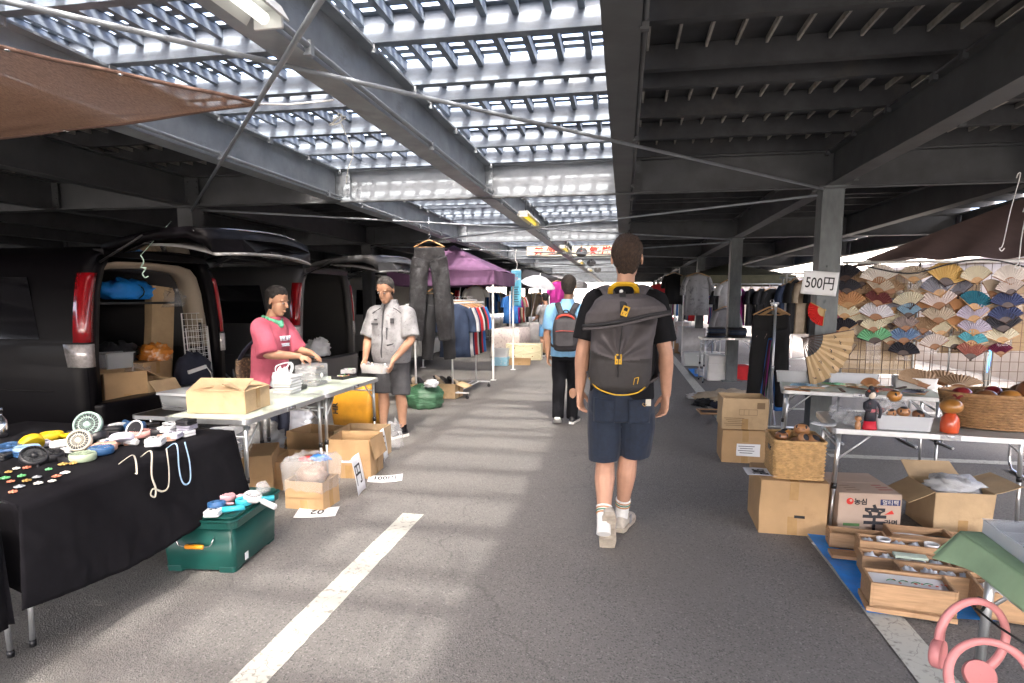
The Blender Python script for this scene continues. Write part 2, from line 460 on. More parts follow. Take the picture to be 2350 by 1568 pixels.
for cx in CXS:
    for gy in GY:
        if gy < 0: continue
        m = MB(); z1 = ZB - 0.001
        w_ = 0.19
        m.box((cx, gy, z1 / 2 + 0.01), (w_, w_, z1 - 0.02)); m.box((cx, gy, 0.012), (0.34, 0.34, 0.024)); m.box((cx, gy, z1 - 0.008), (0.26, 0.26, 0.015))
        for k in range(4):
            for zz in (1.1, 1.28, 1.42, 1.75): m.lathe([(0.014, 0), (0.014, 0.006), (0.006, 0.009)], 8, frame((cx - 0.02 + 0.02 * (k % 2), gy - w_ / 2, zz), (0, -1, 0))) if k < 1 else None
        m.build('column', STEELD if cx != 1.88 else mat('column_paint', (0.11, 0.125, 0.13), 0.5, 0.1, nz=(5, 0.3, (3, 3, 1)), dirt=(3, (0.09, 0.09, 0.085), (2, 2, 1), 0.6)), bld, bevel=0.012)
# joists
def joist(m, x0, x1, y):
    m.span((x0, y, ZT + 0.001), (x1, y + 0.006, ZD - 0.003))
    m.span((x0, y + 0.0055, ZT), (x1, y + 0.06, ZT + 0.006)); m.span((x0, y + 0.0055, ZD - 0.009), (x1, y + 0.06, ZD - 0.003))
rest = MB()
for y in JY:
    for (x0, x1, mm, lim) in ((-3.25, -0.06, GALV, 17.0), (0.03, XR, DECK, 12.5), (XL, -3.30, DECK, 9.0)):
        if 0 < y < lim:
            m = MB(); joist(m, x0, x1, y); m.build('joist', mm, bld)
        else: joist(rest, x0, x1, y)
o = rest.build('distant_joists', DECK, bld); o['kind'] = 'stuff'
# deck: solid ribbed sheets left and right, slotted grating over the aisle
for x0, x1, nm in ((XL, -3.28, 'solid_deck'), (0.0, XR, 'solid_deck')):
    m = MB()
    m.span((x0, Y0, ZD), (x1, Y1, ZD + 0.008))
    m.build(nm, DECK, bld); m = MB()
    k = x0 + 0.1
    while k < x1:
        m.span((k, Y0, ZD - 0.035), (k + 0.014, Y1, ZD - 0.001)); k += 0.167
    o = m.build('deck_ribs', RIBL, bld); o['kind'] = 'stuff'
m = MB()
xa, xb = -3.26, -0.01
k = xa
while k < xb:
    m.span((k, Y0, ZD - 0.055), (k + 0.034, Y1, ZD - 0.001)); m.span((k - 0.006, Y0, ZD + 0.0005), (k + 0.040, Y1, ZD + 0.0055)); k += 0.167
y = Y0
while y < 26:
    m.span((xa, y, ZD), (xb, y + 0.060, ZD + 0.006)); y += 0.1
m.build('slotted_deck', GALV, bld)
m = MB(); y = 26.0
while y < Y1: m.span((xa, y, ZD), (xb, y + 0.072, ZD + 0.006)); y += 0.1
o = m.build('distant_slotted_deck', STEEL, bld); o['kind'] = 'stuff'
# horizontal cross braces
for a, b in zip(GY[1:6], GY[2:7]):
    for p, q in (((-5.2, a), (1.88, b)), ((1.88, a), (-5.2, b)), ((1.88, a), (8.9, b)) if False else ((1.88, b), (-5.2, a)),):
        pass
    for (p, q, dz) in (((-4.85, a), (1.88, b), 0.0), ((1.88, a), (-4.85, b), 0.03)):
        m = MB(); m.tube([(p[0], p[1], ZB - 0.03 - dz), (q[0], q[1], ZB - 0.03 - dz)], 0.012, 8)
        mid = Vector(((p[0] + q[0]) / 2 * 0.3 + q[0] * 0.7, (p[1] + q[1]) / 2 * 0.3 + q[1] * 0.7, ZB - 0.03 - dz))
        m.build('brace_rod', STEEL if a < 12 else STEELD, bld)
m = MB(); m.tube([(-6.0, 6.18, ZB - 0.02), (5.0, 6.18, ZB - 0.02)], 0.012, 6); m.build('conduit', STEELD, bld)
# ================================================================== stall kit
def hash_(x): return sum(ord(c) * (i + 1) for i, c in enumerate(x)) % 997
DENT = .008
def dvec(co, seed):
    c = co * 5 + Vector((seed, seed * .37, 0)); k = min(1, max(0, co.z - .01) / .08)
    return Vector((noise.noise(c), noise.noise(c + Vector((9, 0, 0))), .5 * noise.noise(c + Vector((0, 9, 0))))) * DENT * k
def dent(o, seed):
    bm = bmesh.new(); bm.from_mesh(o.data)
    bmesh.ops.subdivide_edges(bm, edges=[e for e in bm.edges if e.calc_length() > .03], cuts=4, use_grid_fill=True)
    for v in bm.verts: v.co += dvec(v.co, seed)
    bm.to_mesh(o.data); bm.free()
def carton(name, label, w_, d_, h_, loc, rz=0, m=CARD, flaps=(None, None, None, None), closed=False, group=None, tape=True, stickers=()):
    """open or closed cardboard box, origin at the middle of its base; flap angles: +x, -x, +y, -y sides, 0 = straight up, 90 = out flat"""
    t = thing(name, label, 'cardboard box', loc, rz, group); e = .005
    b = MB(); b.box((0, 0, e / 2 + .001), (w_, d_, e))
    for s in (-1, 1):
        b.box((s * (w_ - e) / 2, 0, h_ / 2 + .001), (e, d_, h_ - .002)); b.box((0, s * (d_ - e) / 2, h_ / 2 + .001), (w_ - 2 * e, e, h_ - .002))
    if closed:
        b.box((0, -d_ / 4 - .0005, h_ + .002), (w_ - .002, d_ / 2 - .002, .004)); b.box((0, d_ / 4 + .0005, h_ + .002), (w_ - .002, d_ / 2 - .002, .004))
    dent(b.build('box_body', m, t, bevel=.0015), hash_(label))
    for i, a in enumerate(flaps):
        if a is None: continue
        ln = min(w_, d_) / 2 - .004; wd = (d_ if i < 2 else w_) - .012
        b = MB(); bow = .05 * ln
        b.grid(lambda u, v: ((u - .5) * wd * (1 - .05 * v), bow * math.sin(v * 3) * (noise.noise((u * 3, v, i)) + .4), v * ln), 6, 4, smooth=False)
        o = b.build('flap', m, t, solid=.004)
        rz_ = (-90, 90, 0, 180)[i]; off = ((w_ / 2, 0), (-w_ / 2, 0), (0, d_ / 2), (0, -d_ / 2))[i]
        o.matrix_local = TR(off[0], off[1], h_, R(rz_)) @ TR(rx=R(-a))
    if tape:
        b = MB(); b.box((0, -d_ / 2 - .0012, h_ * .18), (.055, .001, h_ * .34)); b.build('tape', TAPE, t)
        if closed:
            b = MB(); b.box((0, 0, h_ + .005), (.052, d_ + .001, .001)); b.box((0, -d_ / 2 - .0016, h_ * .83), (.052, .001, h_ * .33)); b.build('tape', TAPE, t)
        else:
            b = MB(); b.box((w_ / 2 + .0012, 0, h_ * .5), (.001, .05, h_ * .96)); b.build('tape', TAPE, t)
    for (side, u, v, sw, sh, mm) in stickers:
        b = MB()
        if side == 'f': b.box((u, -d_ / 2 - .002, v), (sw, .001, sh))
        elif side == 'r': b.box((w_ / 2 + .002, u, v), (.001, sw, sh))
        o = b.build('sticker', mm, t)
        if mm is PAPER:
            k = MB()
            for q in range(4): k.box((u - sw * .08, -d_ / 2 - .003, v + sh * (.3 - .18 * q)), (sw * (.7 - .15 * (q % 2)), .0008, sh * .045))
            k.build('print_lines', INK, o); dent(kids(o)[0], hash_(label))
    for c in kids(t):
        if not c.name.startswith(('box_body', 'flap')): dent(c, hash_(label))
    return t
def ftable(name, label, L, W, h, loc, rz, top_m, legs=4, group=None, foot=True, uleg=False):
    """folding table, long side along local x, origin on the ground below its middle"""
    t = thing(name, label, 'table', loc, rz, group); c = .05
    b = MB(); b.prism(rrect(L - .03, W - .03, c - .01), .012, TR(z=h - .0135)); b.build('tabletop', top_m, t)
    b = MB(); P = rrect(L, W, c); n = len(P)
    for z0, z1, s0, s1 in ((h - .034, h, 1, 1),):
        o_ = [(x, y) for x, y in P]; i_ = rrect(L - .032, W - .032, c - .012)
        vs = [(x, y, h - .034) for x, y in o_] + [(x, y, h) for x, y in o_] + [(x, y, h) for x, y in i_] + [(x, y, h - .034) for x, y in i_]
        fs = []
        for j in range(n):
            k = (j + 1) % n
            for q in range(4): fs.append((q * n + j, q * n + k, ((q + 1) % 4) * n + k, ((q + 1) % 4) * n + j))
        b.add(vs, fs)
    b.box((0, 0, h - .024), (.02, W - .04, .018))
    b.build('rim', ALU, t, bevel=.003)
    b = MB()
    for s in (-1, 1):
        b.box((0, s * (W / 2 + .002), h - .016), (.10, .004, .026)); b.tube([(-.015, s * (W / 2 + .006), h - .012), (.015, s * (W / 2 + .006), h - .012)], .005, 6)
    b.build('hinge', CHROME, t)
    for sx in (-1, 1):
        if uleg:
            b = MB(); x = sx * (L / 2 - .17)
            b.tube(crom([(x, -W / 2 + .05, h - .03), (x, -W / 2 + .05, .12), (x, -W / 2 + .09, .03), (x, -W / 2 + .14, .014), (x, W / 2 - .14, .014), (x, W / 2 - .09, .03), (x, W / 2 - .05, .12), (x, W / 2 - .05, h - .03)], 4), .0125, 8); b.build('leg_frame', CHROME, t); continue
        for sy in (-1, 1):
            x, y = sx * (L / 2 - .055), sy * (W / 2 - .045)
            b = MB(); b.tube([(x, y, h - .03), (x + sx * .012, y, .30)], .0135, 10); b.tube([(x + sx * .012, y, .31), (x + sx * .022, y, .012)], .0105, 10)
            o = b.build('leg', ALU, t)
            if foot:
                b = MB(); b.tube([(x + sx * .011, y, .32), (x + sx * .0125, y, .285)], .0165, 10); b.build('leg_clamp', BLACKP, o)
                b = MB(); b.tube([(x + sx * .0215, y, .03), (x + sx * .022, y, .001)], .0135, 10); b.build('foot', BLACKP, o)
        b = MB()
        for sy in (-1, 1): b.tube([(sx * (L / 2 - .054), sy * (W / 2 - .045), h - .20), (sx * (L / 2 - .25), sy * (W / 2 - .06), h - .025)], .006, 6)
        b.tube([(sx * (L / 2 - .052), -W / 2 + .045, h - .12), (sx * (L / 2 - .052), W / 2 - .045, h - .12)], .008, 8)
        b.build('brace', ALU, t)
    return t
def crumple(name, root_args, r, m, seed=0, sz=(1, 1, 1), amp=.25, parent=None, n=26):
    """a full, creased bag or lump, origin at its base"""
    def fn(u, v):
        th = math.pi * v; ph = 2 * math.pi * u
        d = Vector((math.sin(th) * math.cos(ph), math.sin(th) * math.sin(ph), math.cos(th)))
        a = abs(noise.noise(d * 2.1 + Vector((seed, 0, 0)))) + .55 * abs(noise.noise(d * 5 + Vector((0, seed, 0)))) + .25 * abs(noise.noise(d * 11 + Vector((0, seed, 4))))
        k = r * (1 + amp * (a - .45) * 2)
        p = Vector((d.x * sz[0], d.y * sz[1], d.z * sz[2])) * k
        p.z = max(p.z, -r * sz[2] * .62) + r * sz[2] * .62
        return p
    b = MB(); b.grid(fn, n, n // 2 + 4)
    if parent: return b.build(name, m, parent)
    loc, rz, label, cat, grp = root_args
    o = b.build(name, m); put(o, loc, rz); return tag(o, label, cat, grp)
def sheet_sign(label, w_, h_, s, tw, loc, rz=0, rx=0, ry=0, cat='price sign', tm=INK, size=None, cur=.01, ts=.1):
    t = thing('price_sign', label, cat, loc, rz, None, rx, ry)
    b = MB(); b.grid(lambda u, v: ((u - .5) * w_, (v - .5) * h_, cur * (2 * u - 1) ** 2 + cur * .5 * math.sin(v * 3)), 10, 6); b.build('paper', PAPER, t, solid=.0008)
    if s:
        o = text(s, h_ * .62, tm, t, TR(0, 0, 0), 'lettering', width=tw, bold=.0012, depth=.0012)
        for q in o.data.vertices:
            u, v_ = q.co.x / w_ + .5, q.co.y / h_ + .5; q.co.z += cur * (2 * u - 1) ** 2 + cur * .5 * math.sin(v_ * 3) + .0022
    return t
# ---- small goods
def fan_mat(nm, c): return mat('fan_' + nm, c, .42, nz=(12, .05))
FANDARK = mat('fan_grille_shadow', (.05, .055, .06), .6)  # dark colour standing for the shade inside fan heads and vents
def handfan(color, loc, rz, label, rx=0, ry=0, group='handheld fans', handle=True, r=.052, thick=.036, flat=False):
    t = thing('handheld_fan', label, 'fan', loc, rz, group, rx, ry); m = color
    b = MB(); b.lathe([(r * .90, -thick / 2), (r, -thick / 2 + .006), (r, thick / 2 - .006), (r * .9, thick / 2), (r * .84, thick / 2), (r * .84, thick / 2 - .012)], 28, cap=False)
    b.lathe([(.0005, -thick / 2 + .001), (r * .9, -thick / 2)], 28, cap=False)
    b.build('fan_housing', m, t)
    b = MB(); b.lathe([(.0005, thick / 2 - .016), (r * .83, thick / 2 - .016)], 24, cap=False); b.build('blade_shadow', FANDARK, t) if False else b.build('fan_blades', FANDARK, t)  # flat disc coloured as the shade behind the grille
    b = MB(); b.lathe([(.0005, thick / 2 + .003), (r * .22, thick / 2 + .001), (r * .24, thick / 2 - .008)], 16, cap=False)
    for k in range(22):
        a = 2 * math.pi * k / 22; b.tube([(r * .2 * math.cos(a), r * .2 * math.sin(a), thick / 2 - .001), (r * .55 * math.cos(a + .2), r * .55 * math.sin(a + .2), thick / 2 + .001), (r * .86 * math.cos(a + .32), r * .86 * math.sin(a + .32), thick / 2 - .001)], .0011, 4)
    b.lathe([(r * .52, thick / 2 - .001), (r * .55, thick / 2 + .001), (r * .58, thick / 2 - .001)], 24, cap=False)
    b.build('grille', m, t)
    if handle:
        b = MB(); b.tube([(0, -r + .004, 0), (0, -r - .012, 0), (0, -r - .02, 0), (0, -r - .108, 0), (0, -r - .112, 0)], [.009, .009, .0155, .0165, .013], 14); b.ball((0, -r - .045, .0155), .005, 8, sz=.5); b.build('handle', m, t)
    return t
def waistfan(color, loc, rz, label, w_=.078, d_=.085, h_=.03, group='boxed clip-on fans'):
    t = thing('clip_on_fan', label, 'fan', loc, rz, group)
    b = MB(); b.prism(rrect(w_, d_, .012), h_ * .42, TR(z=.0005)); b.build('lower_shell', color, t, bevel=.003)
    b = MB(); b.prism(rrect(w_, d_, .012), h_ * .48, TR(z=h_ * .5)); b.lathe([(.024, h_), (.026, h_ + .002), (.022, h_ + .002)], 20, cap=False); b.build('upper_shell', color, t, bevel=.003)
    b = MB()
    for k in range(10):
        a = 2 * math.pi * k / 10; b.tube([(.008 * math.cos(a), .008 * math.sin(a), h_ * .99), (.021 * math.cos(a), .021 * math.sin(a), h_ * .99)], .0018, 4)
    b.build('vent', FANDARK, t)
    return t
def lanyard(color, pts, label, r=.0045):
    b = MB(); b.tube(crom(pts, 6), r, 8, flat=.45); o = b.build('lanyard', color); return tag(o, label, 'strap')
# ================================================================== near left: black table with fans
TZ = .70
tb = ftable('folding_table', 'folding table hidden under the black cloth at the near left', 1.05, .57, TZ - .008, (-2.65, 2.50, 0), R(90), WHITEP, 4)
cl = MB()
def fn(u, v):      # v 0..1 back to front over the top, 1..2 hanging
    v *= 2
    y = 1.80 + 1.27 * u
    fx = -2.20
    if v <= 1: return Vector((-3.6 + (fx + 3.6) * v, y + .02, TZ + .002 * noise.noise((u * 9, v * 9, 1)) - (.012 * max(0, v - .96) / .04) ** 1))
    k = v - 1
    drop = (.36 + .05 * math.sin(u * 5.5) + .09 * u + .06 * abs(u - .25)) * k
    if u < .12: drop *= 1 - .3 * (1 - u / .12) * 0
    end = .11 * k * ((u - .5) * 2) ** 5 + (.05 * k if u < .3 else 0) * (1 - u / .3)
    fold = (.012 * math.sin(u * 9 + 1.3 + math.sin(u * 5)) + .007 * noise.noise((u * 16, 3, k)) + .006 * noise.noise((u * 30, 1, k * 6)) + .004 * abs(noise.noise((u * 14 + k * 9, 5, k * 5)))) * k
    return Vector((fx + .012 + fold + .03 * k, y + .02 + end, TZ - .012 - drop))
cl.grid(fn, 90, 48)
def fn2(u, v):     # far end drop
    x = -3.55 + 1.36 * u; k = v
    return Vector((x + .02 * k, 3.09 + .012 + (.10 * k + .012 * math.sin(u * 25) * k), TZ - .005 - .46 * k))
cl.grid(fn2, 40, 12)
def fn3(u, v):     # near end drop, slipping towards the corner
    x = -3.55 + 1.36 * u; k = v
    return Vector((x, 1.815 - .015 * math.sin(u * 23) * k + .05 * k * u, TZ - .005 - (.10 + .32 * u ** 3) * k))
cl.grid(fn3, 40, 12)
tag(cl.build('black_tablecloth', BLACKC, solid=.003), 'black cloth draped over the near left table and hanging down its front', 'tablecloth')
m = MB(); m.grid(lambda u, v: (-2.9 + .72 * u + (.02 * math.sin(v * 3) if u > .9 else 0), .70 + 1.03 * v, .70 + .002 * noise.noise((u * 8, v * 8, 0))), 20, 20)
m.grid(lambda u, v: (-2.175 + .012 * math.sin(u * 24) * v + .01 * v, .70 + 1.03 * u, .69 - .43 * v), 30, 12)
m.grid(lambda u, v: (-2.9 + .72 * u, 1.735 + .02 * v * (1 + math.sin(u * 19)), .69 - .43 * v), 30, 12)
tag(m.build('black_tablecloth', BLACKC, solid=.003), 'black cloth over the table at the very left edge, mostly out of view', 'tablecloth')
ftable('folding_table', 'folding table leg and frame showing at the very left edge', .98, .57, .69, (-2.665, 1.47, 0), R(90), WHITEP, 4)
FM = {k: fan_mat(k, c) for k, c in dict(mint=(.36, .50, .45), sage=(.38, .47, .33), lilac=(.52, .50, .60), pink=(.58, .30, .27), navy=(.03, .10, .24), white=(.68, .69, .70), yellow=(.62, .42, .01), black=(.015, .015, .018), peach=(.62, .36, .26), ice=(.35, .52, .72), teal=(.04, .42, .52), cream=(.62, .58, .48), rose=(.60, .33, .36)).items()}
def at_t(x, y, dz=0.0): v = G(x, y, TZ + .004 + dz); return (v.x, v.y, v.z)
F_ = [  # colour, photo x, y, rz, rx, ry, raise, label
    ('mint', 202, 975, 20, 68, 0, .065, 'large mint green fan standing on its edge, facing the aisle'),
    ('sage', 190, 1048, 205, 0, 0, .019, 'sage green fan lying with its handle towards the table edge'),
    ('navy', 232, 1033, 215, 0, 0, .019, 'dark blue fan lying flat by the table edge'),
    ('lilac', 280, 1006, 195, 25, 12, .04, 'pale lilac fan tilted on the pile with its handle forward'),
    ('pink', 322, 995, 165, 0, 0, .020, 'dusty pink fan lying flat behind the lilac fan'),
    ('yellow', 118, 1000, 95, 0, 0, .022, 'yellow fan with its round head up, at the back of the table'),
    ('yellow', 72, 1018, 250, 55, 0, .03, 'yellow fan on its side in front of the other yellow fan'),
    ('black', 78, 1048, 60, 40, 0, .035, 'black fan with a round silver hub near the front'),
    ('black', 115, 1045, 80, 10, 0, .022, 'black fan lying beside the silver-hubbed black fan'),
    ('ice', 62, 1032, 240, 0, 0, .02, 'pale blue fan lying left of the black fans'),
    ('navy', 22, 1030, 30, 10, 0, .022, 'dark navy fan at the left edge of the picture'),
    ('white', 145, 1020, 230, 20, 0, .028, 'white fan lying behind the sage green fan'),
    ('cream', 182, 1012, 25, 64, 0, .055, 'cream fan leaning on edge beside the mint fan'),
    ('peach', 240, 1026, 190, 0, 0, .018, 'peach fan under the dark blue one'),
    ('white', 250, 1012, 90, 0, 0, .018, 'flat white fan under the lilac fan'),
    ('black', 222, 1005, 260, 30, 0, .04, 'black fan behind the cream fan'),
    ('black', 362, 990, 120, 0, 0, .02, 'black ribbed fan lying at the back beside the white boxes'),
    ('navy', 310, 978, 240, 0, 0, .03, 'blue fan lying under the white ring'),
    ('white', 273, 980, 70, 0, 0, .02, 'small white fan beside the white ring'),
]
for c, x, y, rz, rx, ry, up, lb in F_: handfan(FM[c], at_t(x, y, up), R(rz), lb, R(rx), R(ry), r=.072 if c == 'mint' else .055)
b = MB(); b.lathe([(.046, -.006), (.052, 0), (.046, .006), (.042, 0), (.046, -.006)], 28, cap=False); b.lathe([(.001, 0), (.043, 0)], 24, mi=1, cap=False)
o = b.build('ring_mirror', [FM['white'], FM['black']]); v = at_t(308, 985, .05); put(o, v, 0, R(62)); tag(o, 'white ring standing behind the blue fan on the black table', 'ring')
W_ = [('white', 358, 1018, 20, 'white clip-on fan in front, upper of a pair', .03), ('white', 356, 1022, 22, 'white clip-on fan under another at the table edge', 0), ('lilac', 398, 1005, 14, 'grey white clip-on fan behind the front pair', .01), ('white', 385, 990, 8, 'white boxed fan at the back of the table', .02), ('lilac', 430, 985, 5, 'lilac clip-on fan nearest the folding table', .03), ('black', 428, 975, 0, 'black clip-on fan on top of the lilac one', .06), ('peach', 382, 1011, 50, 'small peach clip-on fan at the table edge', 0), ('white', 425, 1000, 80, 'slim white clip-on fan lying by the blue strap', 0), ('black', 262, 992, 30, 'black boxed fan behind the lilac fan', .01), ('white', 20, 1070, 10, 'dim white clip-on fan at the left picture edge', 0)]
for c, x, y, rz, lb, up in W_[:9]: waistfan(FM[c], at_t(x, y, up), R(rz), lb)
for k, (x, y, rz, c) in enumerate(((12, 1052, 20, 'black'), (45, 1046, 70, 'navy'), (140, 1034, 10, 'black'), (165, 1000, 40, 'black'), (100, 1022, 60, 'lilac'), (160, 1036, 80, 'white'), (250, 985, 15, 'black'), (345, 980, 5, 'black'), (395, 978, 70, 'white'), (300, 1018, 33, 'peach'))):
    waistfan(FM[c], at_t(x, y, 0), R(rz), ('black', 'navy', 'black', 'black', 'lilac', 'white', 'black', 'black', 'white', 'peach')[k] + ' slim clip-on fan ' + ('at the left edge before the blue fans', 'beside the left-edge black one', 'under the white fan', 'behind the cream fan on edge', 'between the yellow fans and the white one', 'before the cream fan on edge', 'behind the flat white fan', 'behind the white ring at the back edge', 'at the back edge beside the lilac fans', 'before the dusty pink fan')[k], .05 + .01 * (k % 3), .10, .022)
b = MB(); b.lathe([(.03, 0), (.032, .02), (.030, .09), (.012, .12), (.012, .14), (.016, .142), (.016, .16)], 20); o = b.build('steel_bottle', CHROME); put(o, at_t(4, 1003)); tag(o, 'shiny steel bottle at the left picture edge on the black cloth', 'bottle')
# straps hanging over the edge
X0 = -2.155
def edge(x, y): v = PX(x, y, X0); return (X0, v.y, v.z)
lanyard(FM['cream'], [(-2.22, edge(300, 1040)[1], TZ + .01)] + [edge(*p) for p in ((302, 1045), (311, 1055), (314, 1085), (311, 1087))], 'short cream strap hanging from the dark blue fan')
lanyard(FM['cream'], [(-2.22, edge(350, 1028)[1], TZ + .01)] + [edge(*p) for p in ((347, 1036), (348, 1090), (357, 1120), (356, 1140), (346, 1136), (352, 1122), (372, 1128), (386, 1118), (388, 1080), (382, 1030))], 'long cream strap looped twice down the black cloth')
lanyard(FM['ice'], [(-2.22, edge(408, 1012)[1], TZ + .01)] + [edge(*p) for p in ((405, 1020), (411, 1075), (418, 1105), (428, 1112), (437, 1100), (435, 1060), (424, 1015))], 'light blue strap looped down the black cloth')
# hair clips and trinkets in the front corner
random.seed(3)
cm = [mat('trinket_' + n, c, .35, me) for n, c, me in (('gold', (.6, .38, .12), .6), ('pearl', (.7, .68, .62), .1), ('coral', (.6, .2, .12), .1), ('silver', (.6, .62, .65), .8), ('green', (.15, .5, .2), .1))]
k = 0
for (x, y) in ((20, 1086), (38, 1078), (62, 1076), (95, 1062), (112, 1080), (145, 1068), (150, 1088), (130, 1096), (85, 1098), (50, 1095), (62, 1106), (88, 1112), (25, 1108), (45, 1120), (12, 1100), (168, 1066), (120, 1107), (30, 1132)):
    b = MB(); r = random.uniform(.008, .013)
    for q in range(6):
        a = q * 1.047; b.ball((r * math.cos(a), r * math.sin(a), .006), r * .62, 7, sz=.55)
    b.ball((0, 0, .008), r * .55, 7)
    o = b.build('hair_clip', cm[k % 5]); v = at_t(x, y); put(o, v, random.uniform(0, 6)); k += 1
    tag(o, ('gold', 'pearly', 'coral', 'silver', 'green')[(k - 1) % 5] + ' flower-shaped hair clip among the trinkets on the black cloth', 'hair clip', ('gold', 'pearl', 'coral', 'silver', 'green')[(k - 1) % 5] + ' hair clips')
# ================================================================== green storage box
GP = mat('green_plastic', (.006, .06, .05), .33, spec=.5, nz=(5, .15)); ORP = mat('orange_grip', (.72, .27, .01), .4)
gt = thing('storage_box', 'dark green plastic storage box with orange-gripped wire handle beside the black table', 'storage box', (-2.215, 2.99, 0), R(6))
gw, gd, gh = .41, .50, .315
b = MB()
rings = []
for z, s in ((0.012, .92), (.02, .94), (gh - .06, 1.0)): rings.append([(x * s, y * s, z) for x, y in rrect(gw, gd, .03)])
b.loft(rings); b.build('tub', GP, gt)
for sx in (-1, 1):
    for sy in (-1, 1):
        b = MB(); b.loft([[(sx * (gw / 2 - .052) * s + x, sy * (gd / 2 - .050) * s + y, z) for x, y in rrect(.085, .085, .02)] for z, s in ((.03, .96), (gh - .06, 1.03))]); b.build('corner_rib', GP, gt, bevel=.006)
for sx in (-1, 1):
    for sy in (-1, 1):
        b = MB(); b.prism(rrect(.095, .095, .02), .026, TR(sx * (gw / 2 - .062), sy * (gd / 2 - .062), .001)); b.prism(rrect(.10, .10, .02), .008, TR(sx * (gw / 2 - .062), sy * (gd / 2 - .062), .0265)); b.build('foot', GP, gt, bevel=.003)
b = MB(); b.prism(rrect(gw + .035, gd + .035, .04), .034, TR(z=gh - .062)); b.prism(rrect(gw + .05, gd + .05, .045), .012, TR(z=gh - .026)); b.prism(rrect(gw + .01, gd + .01, .04), .012, TR(z=gh - .012))
for k in range(7): b.box((-.15 + k * .05, 0, gh + .002), (.018, gd - .06, .006))
b.build('lid', GP, gt, bevel=.004)
b = MB(); yf = -gd / 2
b.tube(crom([(-.095, yf + .002, .205), (-.098, yf - .02, .19), (-.085, yf - .024, .165), (-.05, yf - .026, .158), (.05, yf - .026, .158), (.085, yf - .024, .165), (.098, yf - .02, .19), (.095, yf + .002, .205)], 5), .0035, 7)
h_ = b.build('wire_handle', CHROME, gt); b = MB(); b.tube([(-.05, yf - .026, .158), (-.045, yf - .026, .158), (.045, yf - .026, .158), (.05, yf - .026, .158)], [.009, .012, .012, .009], 10); b.build('grip', ORP, h_)
b = MB(); b.box((.0, yf + .012, .205), (.21, .012, .06)); b.build('handle_recess', GP, gt)
b = MB(); b.box((gw / 2 - .002, -.13, .055), (.002, .035, .04)); b.build('sticker', PAPER, gt)
def on_g(x, y, up=0.0): v = G(x, y, gh + .004 + up); return (v.x, v.y, v.z)
handfan(FM['pink'], on_g(423, 1160, .045), R(20), 'dusty pink fan on its side at the near end of the green box', R(75), 0, handle=False)
handfan(FM['rose'], on_g(515, 1140, .035), R(140), 'pink fan with round plate on top of the green box', R(12), 0, r=.058)
handfan(FM['ice'], on_g(470, 1148, .03), R(200), 'pale blue oval fan on the green box', R(8), 0)
handfan(FM['navy'], on_g(497, 1158, .035), R(215), 'navy and white fan lying across the others on the green box', R(8), 0, r=.046)
handfan(FM['teal'], on_g(560, 1150, .02), R(120), 'turquoise fan on the green box under the white one', R(0), 0, r=.045)
handfan(FM['white'], on_g(580, 1140, .04), R(80), 'white oval fan at the far end of the green box', R(15), 0, r=.048)
waistfan(FM['white'], on_g(490, 1182), R(15), 'white clip-on fan pair at the front corner of the green box')
b = MB(); b.tube([(0, 0, .018), (.10, .05, .022)], [.016, .015], 12); o = b.build('turquoise_tube', FM['teal']); put(o, on_g(510, 1178)); tag(o, 'turquoise cylinder lying at the front edge of the green box', 'tube')
b = MB(); b.tube(crom([(0, 0, .01), (.05, -.02, .012), (.09, .02, .03), (.13, .08, .02)], 5), .008, 8); o = b.build('neck_strap', FM['rose']); put(o, on_g(465, 1172)); tag(o, 'pink strap curling over the top of the green box', 'strap')
crumple('plastic_wrap', (on_g(603, 1130), 0, 'clear wrapping bag at the far end of the green box', 'plastic bag', None), .04, POLY, 4)
# ================================================================== white folding tables and what is on them
LAM = mat('pale_green_laminate', (.50, .56, .47), .4, nz=(6, .08))
ftable('folding_table', 'nearer white folding table carrying the open cardboard box', 1.05, .60, TZ, (-2.585, 3.885, 0), R(90), LAM, group=None)
ftable('folding_table', 'farther white folding table with display case, between its two sellers', 1.05, .60, TZ, (-2.585, 4.945, 0), R(90), LAM)
def at_w(x, y, up=0): v = G(x, y, TZ + .002 + up); return (v.x, v.y, v.z)
bx = carton('cardboard_box', 'low cardboard box with raised flaps and a blue label on the white table', .40, .34, .145, (-2.625, 3.69, TZ + .001), R(6), CARD2, (-74, -80, -84, -66), tape=False)
b = MB(); b.box((.2012, .0, .08), (.001, .05, .13)); b.build('tape', TAPE, bx)
fl = [c for c in kids(bx) if c.name.startswith('flap')]
for c in fl:
    if c.matrix_local.translation.y < -.1: c.matrix_local = TR(0, -.17, .145, R(180)) @ TR(rx=R(66)); b = MB(); b.box((0.02, .004, .095), (.19, .0015, .10)); b.build('label_sheet', mat('blue_label', (.25, .28, .55), .6, dirt=(40, (.40, .42, .62), (1, .3, 1), .5)), c)
crumple('white_carrier_bag', (at_w(650, 892), .4, 'white carrier bag with its handles up behind the open box', 'plastic bag', None), .085, BAGW, 9, (1.0, .8, 1.25), .35)
bag = bpy.data.objects['white_carrier_bag']
for s in (-1, 1):
    b = MB(); b.tube(crom([(s * .03 - .02, -.02, .13), (s * .045, .0, .19), (.06, .02, .215), (.075, .03, .17), (.05, .03, .12)], 5), .014, 8, flat=.25); b.build('bag_handle', BAGW, bag)
